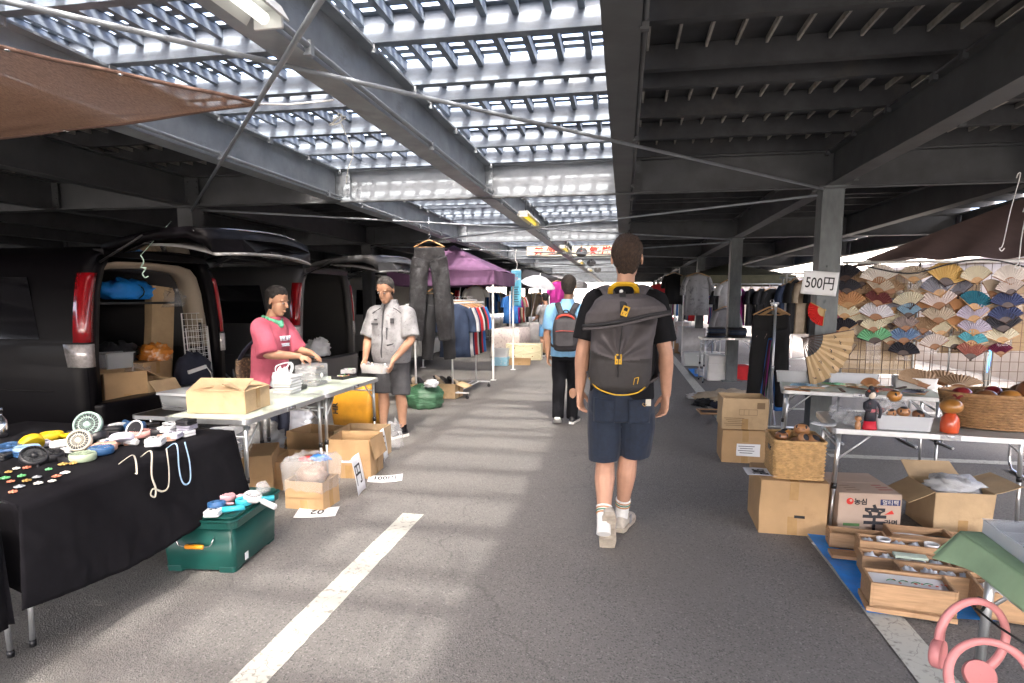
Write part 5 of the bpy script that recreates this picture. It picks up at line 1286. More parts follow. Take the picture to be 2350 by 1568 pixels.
L_ = {'black': fm('black', (.016, .015, .022)), 'white': fm('white', (.60, .55, .50), (.45, .12, .10), 12, .72), 'beige': fm('beige', (.48, .40, .31), (.40, .33, .25)), 'gold': fm('gold', (.55, .36, .12), (.05, .03, .02), 7, .66), 'cream': fm('cream', (.58, .53, .40), (.30, .30, .18), 15, .62), 'orange': fm('orange', (.46, .24, .11), (.36, .28, .20)), 'darkred': fm('darkred', (.12, .025, .025), (.25, .12, .09)), 'pinkw': fm('pinkwhite', (.58, .49, .46), (.45, .42, .45)), 'teal': fm('teal', (.015, .14, .20), (.01, .03, .05), 9, .5), 'navy': fm('navy', (.045, .06, .14)), 'blue': fm('blue', (.12, .20, .34), (.32, .38, .45), 18, .5), 'lblue': fm('lightblue', (.25, .38, .48), (.15, .26, .36)), 'lilac': fm('lilac', (.42, .38, .46)), 'green': fm('green', (.16, .42, .22), (.38, .52, .38), 14, .6), 'floral': fm('floral', (.32, .26, .24), (.06, .04, .05), 20, .5), 'grey': fm('grey', (.22, .22, .26), (.06, .06, .08), 14, .5), 'turq': fm('turquoise', (.10, .36, .42), (.05, .12, .16), 8, .6), 'redbr': fm('redbrown', (.30, .10, .075), (.42, .22, .16), 20, .5), 'maroon': fm('maroon', (.14, .015, .05), (.45, .35, .38), 12, .68), 'bw': fm('blackwhite', (.03, .03, .04), (.5, .48, .45), 7, .6), 'red': fm('red', (.55, .02, .015)), 'whiteblue': fm('whiteblue', (.56, .54, .57), (.10, .16, .34), 6, .62), 'multi': fm('multi', (.55, .48, .44), (.25, .05, .07), 14, .6)}
rows = [('black', 540, 255, 280, 'black fan with pale centre, top left of the fan wall', 55), ('white', 890, 262, 330, 'white fan with a small red mark, second in the top row', 62), ('beige', 1240, 275, 275, 'beige fan with a grey moon, third in the top row', 62), ('gold', 1565, 260, 385, 'golden fan with black spots, fourth in the top row', 62), ('cream', 1890, 272, 290, 'cream fan with long red-brown sticks, fifth in the top row', 58), ('white', 2235, 268, 330, 'white fan painted with small dragonflies at the top right', 64),
 ('bw', 550, 400, 245, 'black and cream striped fan in the second row at the left', 60), ('beige', 870, 400, 250, 'plain beige fan in the second row under the white one', 60), ('grey', 1520, 395, 330, 'grey blue ink-painted fan in the second row', 62), ('multi', 2235, 410, 255, 'pale fan with red and blue flowers in the second row at the right', 62),
 ('orange', 570, 535, 290, 'orange brown fan in the third row beside the price sign', 60), ('darkred', 865, 515, 270, 'dark red fan in the third row', 60), ('cream', 1200, 545, 265, 'cream patterned fan in the third row', 60), ('pinkw', 1505, 530, 320, 'pinkish white fan with orange sticks in the third row', 62), ('teal', 1865, 545, 310, 'teal fan with dark swirls in the third row', 64), ('navy', 2200, 535, 285, 'navy blue fan in the third row at the right', 66),
 ('cream', 530, 655, 265, 'cream landscape fan in the fourth row', 64), ('whiteblue', 850, 645, 320, 'white fan with a blue patterned side in the fourth row', 64), ('lblue', 1180, 660, 210, 'light blue fan in the fourth row', 56), ('beige', 1490, 690, 280, 'beige fan with orange sticks in the fourth row', 58), ('lilac', 1865, 675, 290, 'lilac fan with dark edge in the fourth row', 66), ('navy', 2180, 680, 290, 'dark navy fan in the fourth row at the right', 60),
 ('black', 530, 795, 260, 'black fan in the fifth row at the left', 66), ('cream', 830, 795, 250, 'cream fan half under the green one', 62), ('green', 840, 895, 300, 'bright green fan in the lower second column', 66), ('floral', 1160, 785, 240, 'brown floral fan in the third column', 58), ('lilac', 1850, 810, 280, 'grey lilac fan in the fifth row', 62), ('bw', 2160, 770, 300, 'black and white chequered fan in the fifth row at the right', 60),
 ('redbr', 510, 930, 190, 'red fan hanging low beside the big beige fan', 55), ('blue', 1140, 905, 275, 'blue pleated fan in the sixth row', 64), ('black', 1130, 1035, 265, 'dark purple black fan below the blue pleated one', 72), ('multi', 1460, 965, 250, 'cream fan with dark flowers low in the fourth column', 58), ('turq', 1830, 935, 250, 'turquoise fan in the sixth row', 66), ('redbr', 1815, 1065, 260, 'red brown fan at the bottom of the fifth column', 56), ('cream', 2150, 890, 280, 'cream fan in the sixth row at the right', 62), ('maroon', 2130, 1050, 200, 'maroon fan with white letters at the bottom right', 52), ('beige', 560, 1060, 180, 'brown fan half folded below the red one', 40)]
i = 0
for nm, zx, zy, zw, lb, hf in rows:
    px, py, pw = 1821 + zx * .225, 558 + zy * .225, zw * .225
    c = PY(px, py, WALLY - .10); W = pw / FPX * c.y * 1.0
    Rr = W / 2 / math.sin(R(hf)); f = foldfan(lb, W, L_[nm], (c.x, c.y + .004 * (i % 3), c.z - Rr * .72), hf + random.uniform(-6, 6), random.uniform(-9, 9), 82 + random.uniform(-7, 5), random.uniform(-13, 13), RD if i % 3 == 0 else RB_ if i % 2 else None, group='folding fans on the fan wall'); i += 1
rd = random.Random(21)
for k, (zx, zy, zw) in enumerate(((700, 330, 250), (720, 470, 240), (700, 600, 230), (690, 730, 240), (1010, 420, 230), (1030, 600, 230), (1000, 760, 230), (1010, 930, 220), (1340, 440, 230), (1350, 600, 220), (1330, 800, 230), (1320, 920, 220), (1690, 420, 240), (1680, 610, 230), (1680, 770, 220), (1660, 980, 220), (2030, 420, 240), (2030, 600, 220), (2020, 780, 220), (1990, 980, 220), (1520, 830, 240), (700, 860, 220))):
    nm = ('beige', 'slats', 'cream', 'orange', 'floral', 'grey')[rd.randrange(6)]
    m = L_.get(nm) or fm('slats', (.33, .22, .13), (.22, .13, .07), 30, .5); hf = rd.uniform(44, 64)
    c = PY(1821 + zx * .225, 558 + zy * .225, WALLY - .055); W = zw * .225 / FPX * c.y
    lb = {'beige': 'beige', 'slats': 'brown slatted', 'cream': 'cream', 'orange': 'orange brown', 'floral': 'brown floral', 'grey': 'grey'}[nm] + ' fan in the back layer, ' + ('topmost' if zy < 400 else 'upper' if zy < 550 else 'middle' if zy < 680 else 'lower' if zy < 890 else 'lowest') + ' between fan columns ' + ('one and two', 'two and three', 'three and four', 'four and five', 'five and six')[min(4, int((zx - 600) / 310))]
    foldfan(lb, W, m, (c.x, c.y, c.z - W / 2 / math.sin(R(hf)) * .72), hf, rd.uniform(-14, 14), 84, rd.uniform(-16, 16), (RD, RB_, None)[k % 3], group='folding fans on the fan wall')
# clear sleeves the fans are packed in
SLV = mat('clear_sleeve', (.85, .86, .88), .12, alpha=.16, spec=.9, bump=(25, .8))
for k, (px, py) in enumerate(((2005, 810), (2075, 805), (2005, 770), (2140, 790), (2100, 640), (2240, 720), (2305, 770), (1945, 700), (2075, 690), (2170, 655), (2240, 800), (2330, 700))):
    c = PY(px, py, WALLY - .07); b = MB(); b.grid(lambda u, v: ((u - .5) * .13, .006 * math.sin(u * 9 + k) + .005 * noise.noise((u * 6, v * 6, k)), (v - .5) * .20), 8, 8); o = b.build('clear_sleeve', SLV); put(o, c, 0, R(-6), R(4 * math.sin(k * 3))); tag(o, 'clear sleeve hanging under a fan on the fan wall', 'plastic sleeve', 'clear sleeves on the fan wall')
# wire grid panels and bamboo blinds
GRID = mat('brown_wire', (.16, .10, .07), .5, .3)
def wiregrid(label, x0, x1, y, z0, z1, step, m=GRID, group=None, r=.0035, legs=False, name='wire_grid'):
    t = thing(name, label, 'wire grid', (x0, y, 0), 0, group); b = MB(); x = 0.0
    while x <= x1 - x0 + .001: b.tube([(x, 0, z0), (x, 0, z1)], r * .7, 5); x += step
    z = z0
    while z <= z1 + .001: b.tube([(0, -.004, z), (x1 - x0, -.004, z)], r * .7, 5); z += step * 1.25
    b.build('wires', m, t)
    b = MB(); b.tube([(0, 0, z0), (x1 - x0, 0, z0), (x1 - x0, 0, z1), (0, 0, z1)], r * 1.6, 6, closed=True); b.build('frame', m, t)
    if legs:
        for xx in (.15, x1 - x0 - .15): b = MB(); b.tube([(xx, .012, 0.02), (xx, .012, z1)], .011, 8); b.tube([(xx, -.2, .012), (xx, .22, .012)], .012, 8); b.build('leg', ALU, t)
    return t
wiregrid('left wire grid panel holding the fans, over the bamboo blind', 2.02, 2.98, WALLY, .56, 1.80, .075, legs=True)
wiregrid('right wire grid panel holding the fans, open to the bright ground behind', 3.0, 4.5, WALLY, .56, 1.80, .075, legs=True)
def blind(label, x0, x1, z0, z1, y):
    b = MB(); z = z0; k = 0
    while z < z1: b.box(((x0 + x1) / 2 + .004 * math.sin(k * 2.3), y + .003 * math.sin(k), z), (x1 - x0, .005, .0075)); z += .0088; k += 1
    t = thing('bamboo_blind', label, 'blind'); b.build('slats', mat('bamboo', (.34, .22, .095), .6, nz=(12, .4, (1, 1, 30))), t)
    b = MB()
    for f in (.12, .38, .63, .88): b.tube([(x0 + (x1 - x0) * f, y - .006, z0), (x0 + (x1 - x0) * f, y - .006, z1)], .003, 5)
    b.build('cord', mat('cord_brown', (.13, .08, .05), .8), t)
    return t
blind('bamboo blind behind the fans at the left of the fan wall', 2.04, 2.86, .70, 1.68, WALLY + .03)
blind('bamboo blind strip behind the right columns of fans', 3.62, 4.15, .95, 1.66, WALLY + .04)
blind('narrow bamboo blind behind the fans at the middle of the fan wall', 3.05, 3.38, .92, 1.62, WALLY + .03)
b = MB(); b.tube([PY(1935, 603, 6.45), PY(2500, 597, 6.45)], .013, 8); o = b.build('hanging_rail', mat('white_pipe', (.7, .7, .68), .35)); tag(o, 'white rail running along the top of the fan wall', 'rail')
# table goods: open fans and clear cases on the back table
for lb, x, y, W, m, rz, hf in (('pale blue fan lying open on the back table', 1850, 888, .24, 'lblue', 10, 70), ('dark green fan lying open on the back table', 1912, 885, .20, 'green', -20, 60), ('cream fan lying open on the back table', 1965, 888, .22, 'cream', 15, 64), ('brown fan at the middle of the back table', 2015, 898, .2, 'redbr', -40, 50), ('multi-coloured fan at the left corner of the back table', 1830, 893, .18, 'multi', 30, 55), ('grey fan lying near the round basket', 2120, 905, .26, 'grey', 25, 60)):
    foldfan(lb, W, L_[m], at_r(x, y, .012 + .004 * (x % 3)), hf, rz, 6, 0, None)
for k, (lb, x, y, W, rz, rx) in enumerate((('brown wooden slat fan standing behind the round basket, leftmost', 2125, 890, .40, 18, 40), ('brown wooden slat fan spread behind the round basket', 2165, 885, .36, -8, 35), ('brown wooden slat fan nearest the round basket', 2200, 890, .34, -25, 30))):
    foldfan(lb, W, fm('slats', (.33, .22, .13), (.22, .13, .07), 30, .5), at_r(x, y, .02), 62, rz, rx, 0, RB_, inner=.3)
foldfan('small orange fan standing in the clear case on the back table', .15, L_['orange'], at_r(1998, 890, .06), 62, 5, 70, 0)
tub('left clear case standing along the back edge of the back table', .40, .10, .10, (1.62, 6.02, TZR + .003), R(-12), CLEAR)
tub('right clear case standing along the back edge of the back table', .40, .10, .10, (2.05, 5.93, TZR + .003), R(-12), MILKY)
tub('white mesh basket at the back of the fan table', .32, .2, .09, (2.52, 5.86, TZR + .003), R(-12), WHITEP)
for k in range(9):
    b = MB(); b.box((0, 0, .006), (.022, .2, .011)); o = b.build('closed_fan', [RB_, WOOD, WHITEP, RD][k % 4]); put(o, at_r(1830 + k * 34, 897 - (k % 3) * 5, .001 + .008 * (k % 2)), R(60 + 37 * k)); tag(o, ('brown', 'tan', 'white', 'dark brown')[k % 4] + ' closed folding fan lying loose on the back table', 'folding fan', 'closed ' + ('brown', 'tan', 'white', 'dark brown')[k % 4] + ' fans')
# on the column
COLF = 6.3 - .097
sheet_sign('500 yen price sheet taped to the column beside the fan wall', .315, .22, '500円', .25, tuple(PY(1880, 650, COLF - .02)), R(2), R(90), R(5), cur=.012)
foldfan('bright red folding fan hung on the column below the price sheet', .25, L_['red'], tuple(PY(1893, 712, COLF - .02)), 58, 0, 88, -118, mat('gold_rib', (.45, .3, .12), .5), inner=.42)
bigfan = foldfan('very large beige folding fan with small characters in front of the column', .62, fm('bigbeige', (.50, .36, .20), (.44, .30, .16), 3, .5), tuple(PY(1842, 776, 5.88)), 44, 3, 86, 124, RD, inner=.40, pleat=.012, npl=9)
bf = bigfan
rd = random.Random(4)
for k in range(9):
    a = R(-36 + k * 9); r = .44 * (.62 + .25 * (k % 3) / 2); b = MB(); c0 = Vector((r * math.sin(a), r * math.cos(a), .0135))
    b.tube(crom([c0 + Vector((rd.uniform(-.012, .012), -.016 + .011 * q, .0)) for q in range(4)], 3), .0028, 5); b.tube([c0 + Vector((-.010, .002, 0)), c0 + Vector((.011, .005, 0))], .0024, 5)
    b.build('brush_writing', INK, bf)
# clothes on hangers ---------------------------------------------------
WOODH = mat('hanger_wood', (.48, .27, .11), .45, nz=(8, .2))
def hanger(t, w_=.40, z=0.0, m=WOODH, bar=True, hookm=CHROME):
    b = MB(); b.tube(crom([(-w_ / 2, 0, z - .085), (-w_ / 4, 0, z - .035), (0, 0, z), (w_ / 4, 0, z - .035), (w_ / 2, 0, z - .085)], 5), .011, 8, flat=.7)
    if bar: b.tube([(-w_ / 2 + .03, 0, z - .085), (w_ / 2 - .03, 0, z - .085)], .006, 6)
    o = b.build('hanger', m, t)
    b = MB(); b.tube(crom([(0, 0, z), (0, 0, z + .035), (.02, 0, z + .05), (.012, 0, z + .075), (-.012, 0, z + .07), (-.016, 0, z + .055)], 5), .0025, 6); b.build('hook', hookm, o)
def hang_trousers(label, loc, rz, m, L=.85, w_=.36, group=None, wide=1.0, spl=.03, hang=True, seed=0, hm=WOODH):
    t = thing('hanging_trousers', label, 'trousers', loc, rz, group)
    def f(b):
        b.loft([oval((0, 0, -.09), w_ / 2, .03), oval((0, 0, -.16), w_ / 2 * 1.06, .045), oval((0, 0, -.26), w_ / 2 * 1.12, .055), oval((0, 0, -.32), w_ / 2 * 1.05, .05)])
        for s in (-1, 1): limb(b, [(s * w_ * .26, 0, -.24), (s * (w_ * .28 + spl * .4), .0, -.45), (s * (w_ * .29 + spl), .01, -.09 - L)], [.075 * wide, .068 * wide, .055 * wide], 14)
    b = MB(); f(b); me = remesh(b, .009, 2)
    for v in me.vertices: v.co.y *= .6
    me.update(); wrinkle(me, .012, 8, seed, (1, 1, .4)); meshobj('cloth', me, m, t)
    if hang: hanger(t, w_ * 1.05, 0.0, hm)
    return t
def hang_shirt(label, loc, rz, m, L=.70, w_=.42, sl=.22, group=None, seed=0, thin=.045, hm=WOODH):
    t = thing('hanging_shirt', label, 'shirt', loc, rz, group)
    b = MB(); rings = []
    for z, ww, dd in ((-.03, .06, .03), (-.045, .10, .035), (-.075, w_ / 2 * .78, .04), (-.11, w_ / 2 * .98, thin), (-.3, w_ / 2 * .9, thin * 1.1), (-L * .8, w_ / 2 * .95, thin * 1.2), (-L, w_ / 2, thin * 1.25)):
        rg = []
        for j in range(36):
            a = 2 * math.pi * j / 36; fo = 1 + (.22 * math.sin(a * 7 + seed) + .12 * math.sin(a * 13 + seed * 2)) * min(1, max(0, (-z - .1) / .3))
            rg.append((ww * math.cos(a), dd * math.sin(a) * fo, z))
        rings.append(rg)
    b.loft(rings)
    for s in (-1, 1): limb(b, [(s * w_ * .40, 0, -.10), (s * w_ * .54, 0, -.10 - sl * .5), (s * w_ * .56, .0, -.10 - sl)], [.055, .055, .06], 12)
    b.build('cloth', m, t)
    hanger(t, w_ * .9, 0.0, hm, bar=False)
    return t
def rail(label, L, h, loc, rz, m=WHITEP, group=None, wheels=True, name='clothes_rail'):
    t = thing(name, label, 'clothes rail', loc, rz, group)
    b = MB(); b.tube([(-L / 2 - .06, 0, h), (L / 2 + .06, 0, h)], .0125, 8); b.build('top_bar', m, t)
    for s in (-1, 1):
        b = MB(); b.tube([(s * L / 2, 0, .09), (s * L / 2, 0, h)], .0135, 8); b.tube([(s * L / 2, 0, h * .5), (s * L / 2, 0, h * .5 + .05)], .018, 8); b.build('post', m, t)
        b = MB(); b.tube([(s * L / 2, -.24, .09), (s * L / 2, .24, .09)], .0125, 8); b.build('base_bar', m, t)
        if wheels:
            for q in (-1, 1):
                b = MB(); b.lathe([(.012, -.01), (.026, -.009), (.028, 0), (.026, .009), (.012, .01)], 14, frame((s * L / 2, q * .22, .028), (1, 0, 0))); b.tube([(s * L / 2, q * .22, .05), (s * L / 2, q * .22, .085)], .008, 6); b.build('castor', BLACKP, t)
    b = MB()
    for q in (-.05, .05): b.tube([(-L / 2, q, .09), (L / 2, q, .09)], .010, 8)
    b.build('bottom_bar', m, t)
    return t
C_ = lambda n, c: mat('cloth_' + n, c, .85, nz=(9, .2), bump=(40, .1))
BLK, CHAR, JEAN, WHT, REDC, GRYC, BLUC, MAG, GRNC, BEI, KHA = C_('black', (.008, .008, .009)), C_('charcoal', (.024, .024, .027)), C_('indigo', (.02, .035, .075)), C_('white', (.50, .50, .50)), C_('red', (.45, .015, .02)), C_('grey', (.25, .25, .26)), C_('blue', (.03, .15, .45)), C_('magenta', (.38, .02, .22)), C_('green', (.05, .22, .09)), C_('beige', (.42, .34, .24)), C_('olive', (.12, .12, .08))
tr = hang_trousers('black flared trousers on a wooden hanger facing the aisle behind the stacked boxes', (1.545, 6.9, 1.36), R(6), BLK, .98, .36, None, 1.15, .05, seed=5)
b = MB(); b.box((-.105, -.045, -.33), (.085, .004, .075), TR(ry=R(25), x=.13, z=-.045)); b.build('price_tag', mat('tag_pink', (.50, .38, .34), .7), tr)
RC = [BLUC, BLK, C_('wine', (.12, .01, .035)), BLK, MAG, GRNC, CHAR, JEAN]
for k in range(8): hang_trousers(('blue', 'black', 'wine red', 'black', 'magenta', 'green', 'charcoal', 'indigo')[k] + ' trousers hanging %s' % ('nearest behind the black flared pair', 'second in the row behind the flared pair', 'third in the row behind the flared pair', 'in the middle of the row beside the column', 'next to the green pair beside the column', 'beside the magenta pair by the column', 'behind the green pair by the column', 'last in the row by the column')[k], (1.58 + .045 * k, 7.05 + .16 * k, 1.33), R(12), RC[k], 1.02, .32, None, 1.0, .04, seed=k + 8)
rail('trouser rail beside the column behind the stacked boxes', 1.5, 1.38, (1.72, 7.55, 0), R(78), ALU)
# jeans table
ftable('shelf_table', 'narrow metal table of folded jeans behind the trouser rail', .95, .55, .78, (1.80, 11.1, 0), R(2), GREYL)
for s in range(2):
    for k in range(7):
        b = MB(); b.grid(lambda u, v: (.16 * math.cos(2 * math.pi * u) * (abs(math.cos(2 * math.pi * u)) ** -.4 if abs(math.cos(2 * math.pi * u)) > .2 else 1) * .8, .14 * math.sin(2 * math.pi * u), .022 * (v) + .004 * math.sin(u * 14 + k)), 20, 2); b.prism([(x, y) for x, y in rrect(.28, .24, .04)], .020, TR(z=.001))
        o = b.build('folded_jeans', [JEAN, CHAR, BLK, JEAN, C_('slate', (.05, .07, .10))][(k + s) % 5]); put(o, (1.58 + s * .34 + random.uniform(-.01, .01), 11.0, .785 + k * .0245), random.uniform(-.1, .1)); tag(o, 'folded jeans in the %s stack on the metal table, %s' % (('left', 'right')[s], ('bottom', 'second from bottom', 'third from bottom', 'fourth', 'third from top', 'second from top', 'topmost')[k]), 'jeans', 'stacked folded jeans')
# white plastic drawers and cartons further along, goods on sheet
TARP = mat('blue_tarp', (.02, .28, .85), .45, nz=(5, .2), bump=(22, .5), spec=.4)
def tarp(label, P4, seed, amp=.012):
    a, b_, c, d = [Vector((p[0], p[1], 0)) for p in P4]
    m = MB(); m.grid(lambda u, v: (lambda p: (p.x, p.y, .006 + amp * abs(noise.noise((p.x * 4 + seed, p.y * 4, 0))) + amp * .8 * max(0, 1 - 12 * min(u, 1 - u, v, 1 - v))))(a.lerp(b_, u).lerp(d.lerp(c, u), v)), 40, 40)
    return tag(m.build('blue_tarp', TARP), label, 'tarp')
tarp('blue tarp on the ground spread with wooden ceramic boxes', [(1.135, 3.86), (1.128, 2.90), (2.35, 2.95), (2.35, 3.80)], 3)
tarp('far blue tarp on the ground beside the jeans table', [(1.32, 12.9), (1.32, 11.6), (2.6, 11.6), (2.6, 12.9)], 9)
def drawers(label, n, w_, d_, h_, loc, rz, m=MILKY):
    t = thing('drawer_unit', label, 'drawers', loc, rz)
    b = MB(); b.box((0, .01, h_ * n / 2 + .002), (w_, d_ - .02, h_ * n)); b.build('unit_frame', WHITEP, t, bevel=.006)
    for k in range(n):
        b = MB(); b.box((0, -d_ / 2 + .004, h_ * (k + .5)), (w_ - .03, .012, h_ - .02)); q = b.build('drawer', m, t, bevel=.004); b = MB(); b.box((0, -d_ / 2 - .006, h_ * (k + .78)), (w_ * .3, .012, .012)); b.build('handle', WHITEP, q)
    return t
drawers('low wide white plastic drawers at the edge of the aisle beyond the far tarp', 1, .75, .4, .30, (1.66, 13.7, 0), R(3), mat('drawer_grey', (.55, .58, .56), .5))
drawers('white plastic drawers under the jeans table', 3, .38, .38, .15, (1.66, 11.35, 0), R(2), WHITEP)
carton('cardboard_box', 'red printed carton under the jeans table', .3, .3, .25, (2.08, 11.5, 0), R(8), REDC, closed=True, tape=False)
for k in range(9):
    cc = [WHITEP, BLACKP, KO, WHITEP, BLACKP, cm[3], WHITEP, NAVY, BEI][k]; b = MB(); b.prism(rrect(.10 + .03 * (k % 3), .09, .015), .05 + .03 * (k % 4), TR(z=.001)); b.prism(rrect(.07, .06, .015), .012, TR(z=.0515 + .03 * (k % 4)))
    o = b.build('boxed_good', cc); put(o, (1.45 + .13 * (k % 5), 11.75 + .3 * (k // 5) + .05 * math.sin(k * 3), .015), k * .7); tag(o, '%s small boxed item on the far blue tarp' % ('white', 'black', 'amber', 'white', 'black', 'silver', 'white', 'navy', 'beige')[k], 'goods', 'boxed goods on the far blue tarp, ' + ('white', 'black', 'amber', 'white', 'black', 'silver', 'white', 'navy', 'beige')[k])
# clothing pile and framed picture at the aisle edge
for k, (x, y, r, m, lb, s) in enumerate(((1.25, 8.9, .17, BEI, 'beige cloth heaped at the aisle edge behind the stacked boxes', (1.5, 1, .5)), (1.52, 9.2, .2, BEI, 'long beige cloth lying beside the heap', (1.7, .8, .4)), (1.1, 8.6, .14, BLK, 'black cloth lying in front of the beige heap', (1.5, .9, .35)), (1.30, 8.35, .15, NAVY, 'navy cloth lying behind the framed picture', (1.6, .9, .3)), (1.05, 9.1, .10, WHT, 'white cloth at the tip of the heap', (1.4, 1, .45)))):
    o = crumple('cloth_bundle', ((x, y, .002), k * .6, lb, 'clothes', None), r, m, 70 + k, s, .35)
t = thing('framed_picture', 'dark framed picture lying flat at the aisle edge', 'picture', (1.14, 8.0, .004), R(4))
b = MB()
for s in (-1, 1): b.box((s * .16, 0, .012), (.03, .30, .022)); b.box((0, s * .135, .012), (.29, .03, .022))
b.build('frame', WOOD, t, bevel=.003); b = MB(); b.box((0, 0, .008), (.29, .24, .008)); b.build('picture_sheet', mat('dark_print', (.04, .04, .05), .4, dirt=(14, (.2, .2, .2), None, .55)), t)
# --- wooden boxes of ceramics on the tarp
CER = mat('white_ceramic', (.72, .72, .72), .25, coat=.4, nz=(8, .04)); CERB = mat('ceramic_blue_pattern', (.70, .71, .72), .2, coat=.4, dirt=(60, (.12, .2, .38), None, .58)); TISS = mat('tissue_paper', (.74, .77, .82), .8, bump=(12, .6))
def woodbox(label, w_, d_, h_, loc, rz, kind, seed=0, m=WOOD, z0=0.0):
    t = thing('wooden_box', label, 'wooden box', (loc[0], loc[1], .014 + z0), rz); e = .012
    b = MB(); b.box((0, 0, e / 2), (w_, d_, e))
    for s in (-1, 1): b.box((s * (w_ - e) / 2, 0, h_ / 2 + .0005), (e, d_, h_)); b.box((0, s * (d_ - e) / 2, h_ / 2 + .0005), (w_ - 2 * e, e, h_ - .001))
    b.build('box_body', m, t, bevel=.0015)
    rd = random.Random(seed); n = max(3, int(w_ / .075))
    if kind in ('cups', 'wrapped', 'bowls'):
        for k in range(n):
            x = (k + .5) / n * (w_ - 2 * e) - (w_ - 2 * e) / 2
            if kind == 'cups' and k % 3 == 1 or kind == 'bowls':
                b = MB(); r = min(.04, (w_ - 2 * e) / n / 2 - .002); z = h_ - .045; b.lathe([(r * .5, z - .01), (r * .85, z + .02), (r, z + .05), (r * .93, z + .05), (r * .75, z + .02), (.001, z + .008)], 18, TR(x, 0, 0), cap=False); b.build('cup', CERB if k % 2 else CER, t)
            else:
                o = crumple('wrapped_cup', None, min(.042, (d_ - 2 * e) / 2), TISS, seed + k * 3, (1, 1, .85), .3, parent=t, n=18); o.location = (x, 0, h_ - .062)
        b = MB(); b.box((0, 0, h_ - .065), (w_ - 2 * e - .002, d_ - 2 * e - .002, .01)); b.build('packing', TISS, t)
    elif kind == 'plates':
        b = MB(); b.prism(rrect(w_ - 2 * e - .01, d_ - 2 * e - .02, .01), .02, TR(0, 0, h_ - .035, rx=R(4))); q = b.build('dish', CER, t, bevel=.004)
        b = MB()
        for k in range(9):
            b.ball((-.06 + .028 * k + rd.uniform(-.01, .01), rd.uniform(-.02, .02), h_ - .014), rd.uniform(.004, .009), 7, sz=.25)
        b.build('painted_flower', KR, q)
        b = MB()
        for k in range(4): b.tube(crom([(-.09 + .05 * k, -.01, h_ - .013), (-.07 + .05 * k, .008, h_ - .013), (-.05 + .05 * k, .0, h_ - .013)], 4), .002, 5)
        b.build('painted_stem', GRNC, q)
    elif kind == 'brush':
        b = MB(); b.ball((-.03, 0, h_ - .045), .03, 14, sx=4.2, sz=.6); b.build('black_hairpiece', BLACKP, t)
        o = crumple('cloth_wad', None, .035, BEI, 4, (1.5, 1, .6), .3, parent=t, n=18); o.location = (.11, 0, h_ - .055)
        b = MB(); b.box((0, 0, h_ - .068), (w_ - 2 * e - .002, d_ - 2 * e - .002, .008)); b.build('packing', BEI, t)
    elif kind == 'white_dish':
        b = MB(); b.ball((-.05, 0, h_ - .035), .03, 14, sx=3.5, sz=.5); b.build('white_dish', CER, t)
        b = MB(); b.ball((.10, .0, h_ - .03), .026, 12, sx=2.0, sz=.45); b.build('black_dish', BLACKP, t)
        b = MB(); b.box((0, 0, h_ - .055), (w_ - 2 * e - .002, d_ - 2 * e - .002, .008)); b.build('packing', TISS, t)
    return t
woodbox('wooden box with a black hairpiece at the back left of the blue tarp', .30, .13, .085, (1.36, 3.72), R(-8), 'brush', 1)
woodbox('wooden box with white and black dishes behind the row of cups', .32, .17, .085, (1.72, 3.80), R(-6), 'white_dish', 2)
woodbox('long wooden box of cups and tissue in the middle of the blue tarp', .40, .115, .13, (1.495, 3.50), R(-8), 'cups', 3)
woodbox('wooden box of wrapped cups with a pale green packet, before the cups', .40, .12, .10, (1.46, 3.36), R(-8), 'wrapped', 4)
woodbox('wooden box of tissue-wrapped cups with a blue scrap, before the green packet', .36, .13, .115, (1.545, 3.18), R(-7), 'wrapped', 5)
woodbox('front wooden box with a flower-painted white dish on a lid', .345, .175, .115, (1.325, 2.985), R(-7), 'plates', 6, z0=.026)
b = MB(); b.box((0, 0, .013), (.36, .19, .024)); o = b.build('wooden_board', WOOD, None, bevel=.002); put(o, (1.322, 2.985, .014), R(-9)); tag(o, 'wooden lid lying under the front box with the painted dish', 'lid')
b = MB(); b.box((0, 0, .011), (.26, .10, .02)); o = b.build('wooden_board', WOOD, None, bevel=.002); put(o, (1.30, 3.55, .014), R(-5)); tag(o, 'wooden lid lying in front of the box with the black hairpiece', 'lid')
b = MB(); b.box((0, 0, 0), (.15, .055, .015)); o = b.build('green_packet', mat('pale_green_paper', (.5, .6, .5), .8), None, bevel=.002); put(o, (1.49, 3.355, .12), R(-8)); tag(o, 'pale green packet lying across the wrapped cups', 'packet')
woodbox('wooden box of bowls at the back right of the blue tarp', .34, .22, .08, (2.05, 3.72), R(-5), 'bowls', 8)
t = woodbox('wooden box with brush writing on its lid at the right of the blue tarp', .36, .26, .09, (1.90, 3.42), R(-12), 'none', 9); b = MB(); b.box((0, 0, .096), (.37, .27, .012)); b.build('lid', WOOD, t, bevel=.002); text('古伊万里', .05, INK, t, TR(-.05, -.05, .1028), 'brush_writing')
woodbox('wooden box of large wrapped bowls half behind the green table', .34, .22, .13, (1.80, 3.02), R(-10), 'wrapped', 10)
woodbox('wooden box at the right edge of the tarp under the green table', .34, .25, .12, (2.15, 2.98), R(-10), 'bowls', 11)
b = MB(); b.lathe([(.022, 0), (.026, .003), (.026, .006), (.02, .006)], 20); o = b.build('jar_lid', WHITEP); put(o, (1.15, 3.73, .006)); tag(o, 'round white plastic lid on the corner of the blue tarp', 'lid')
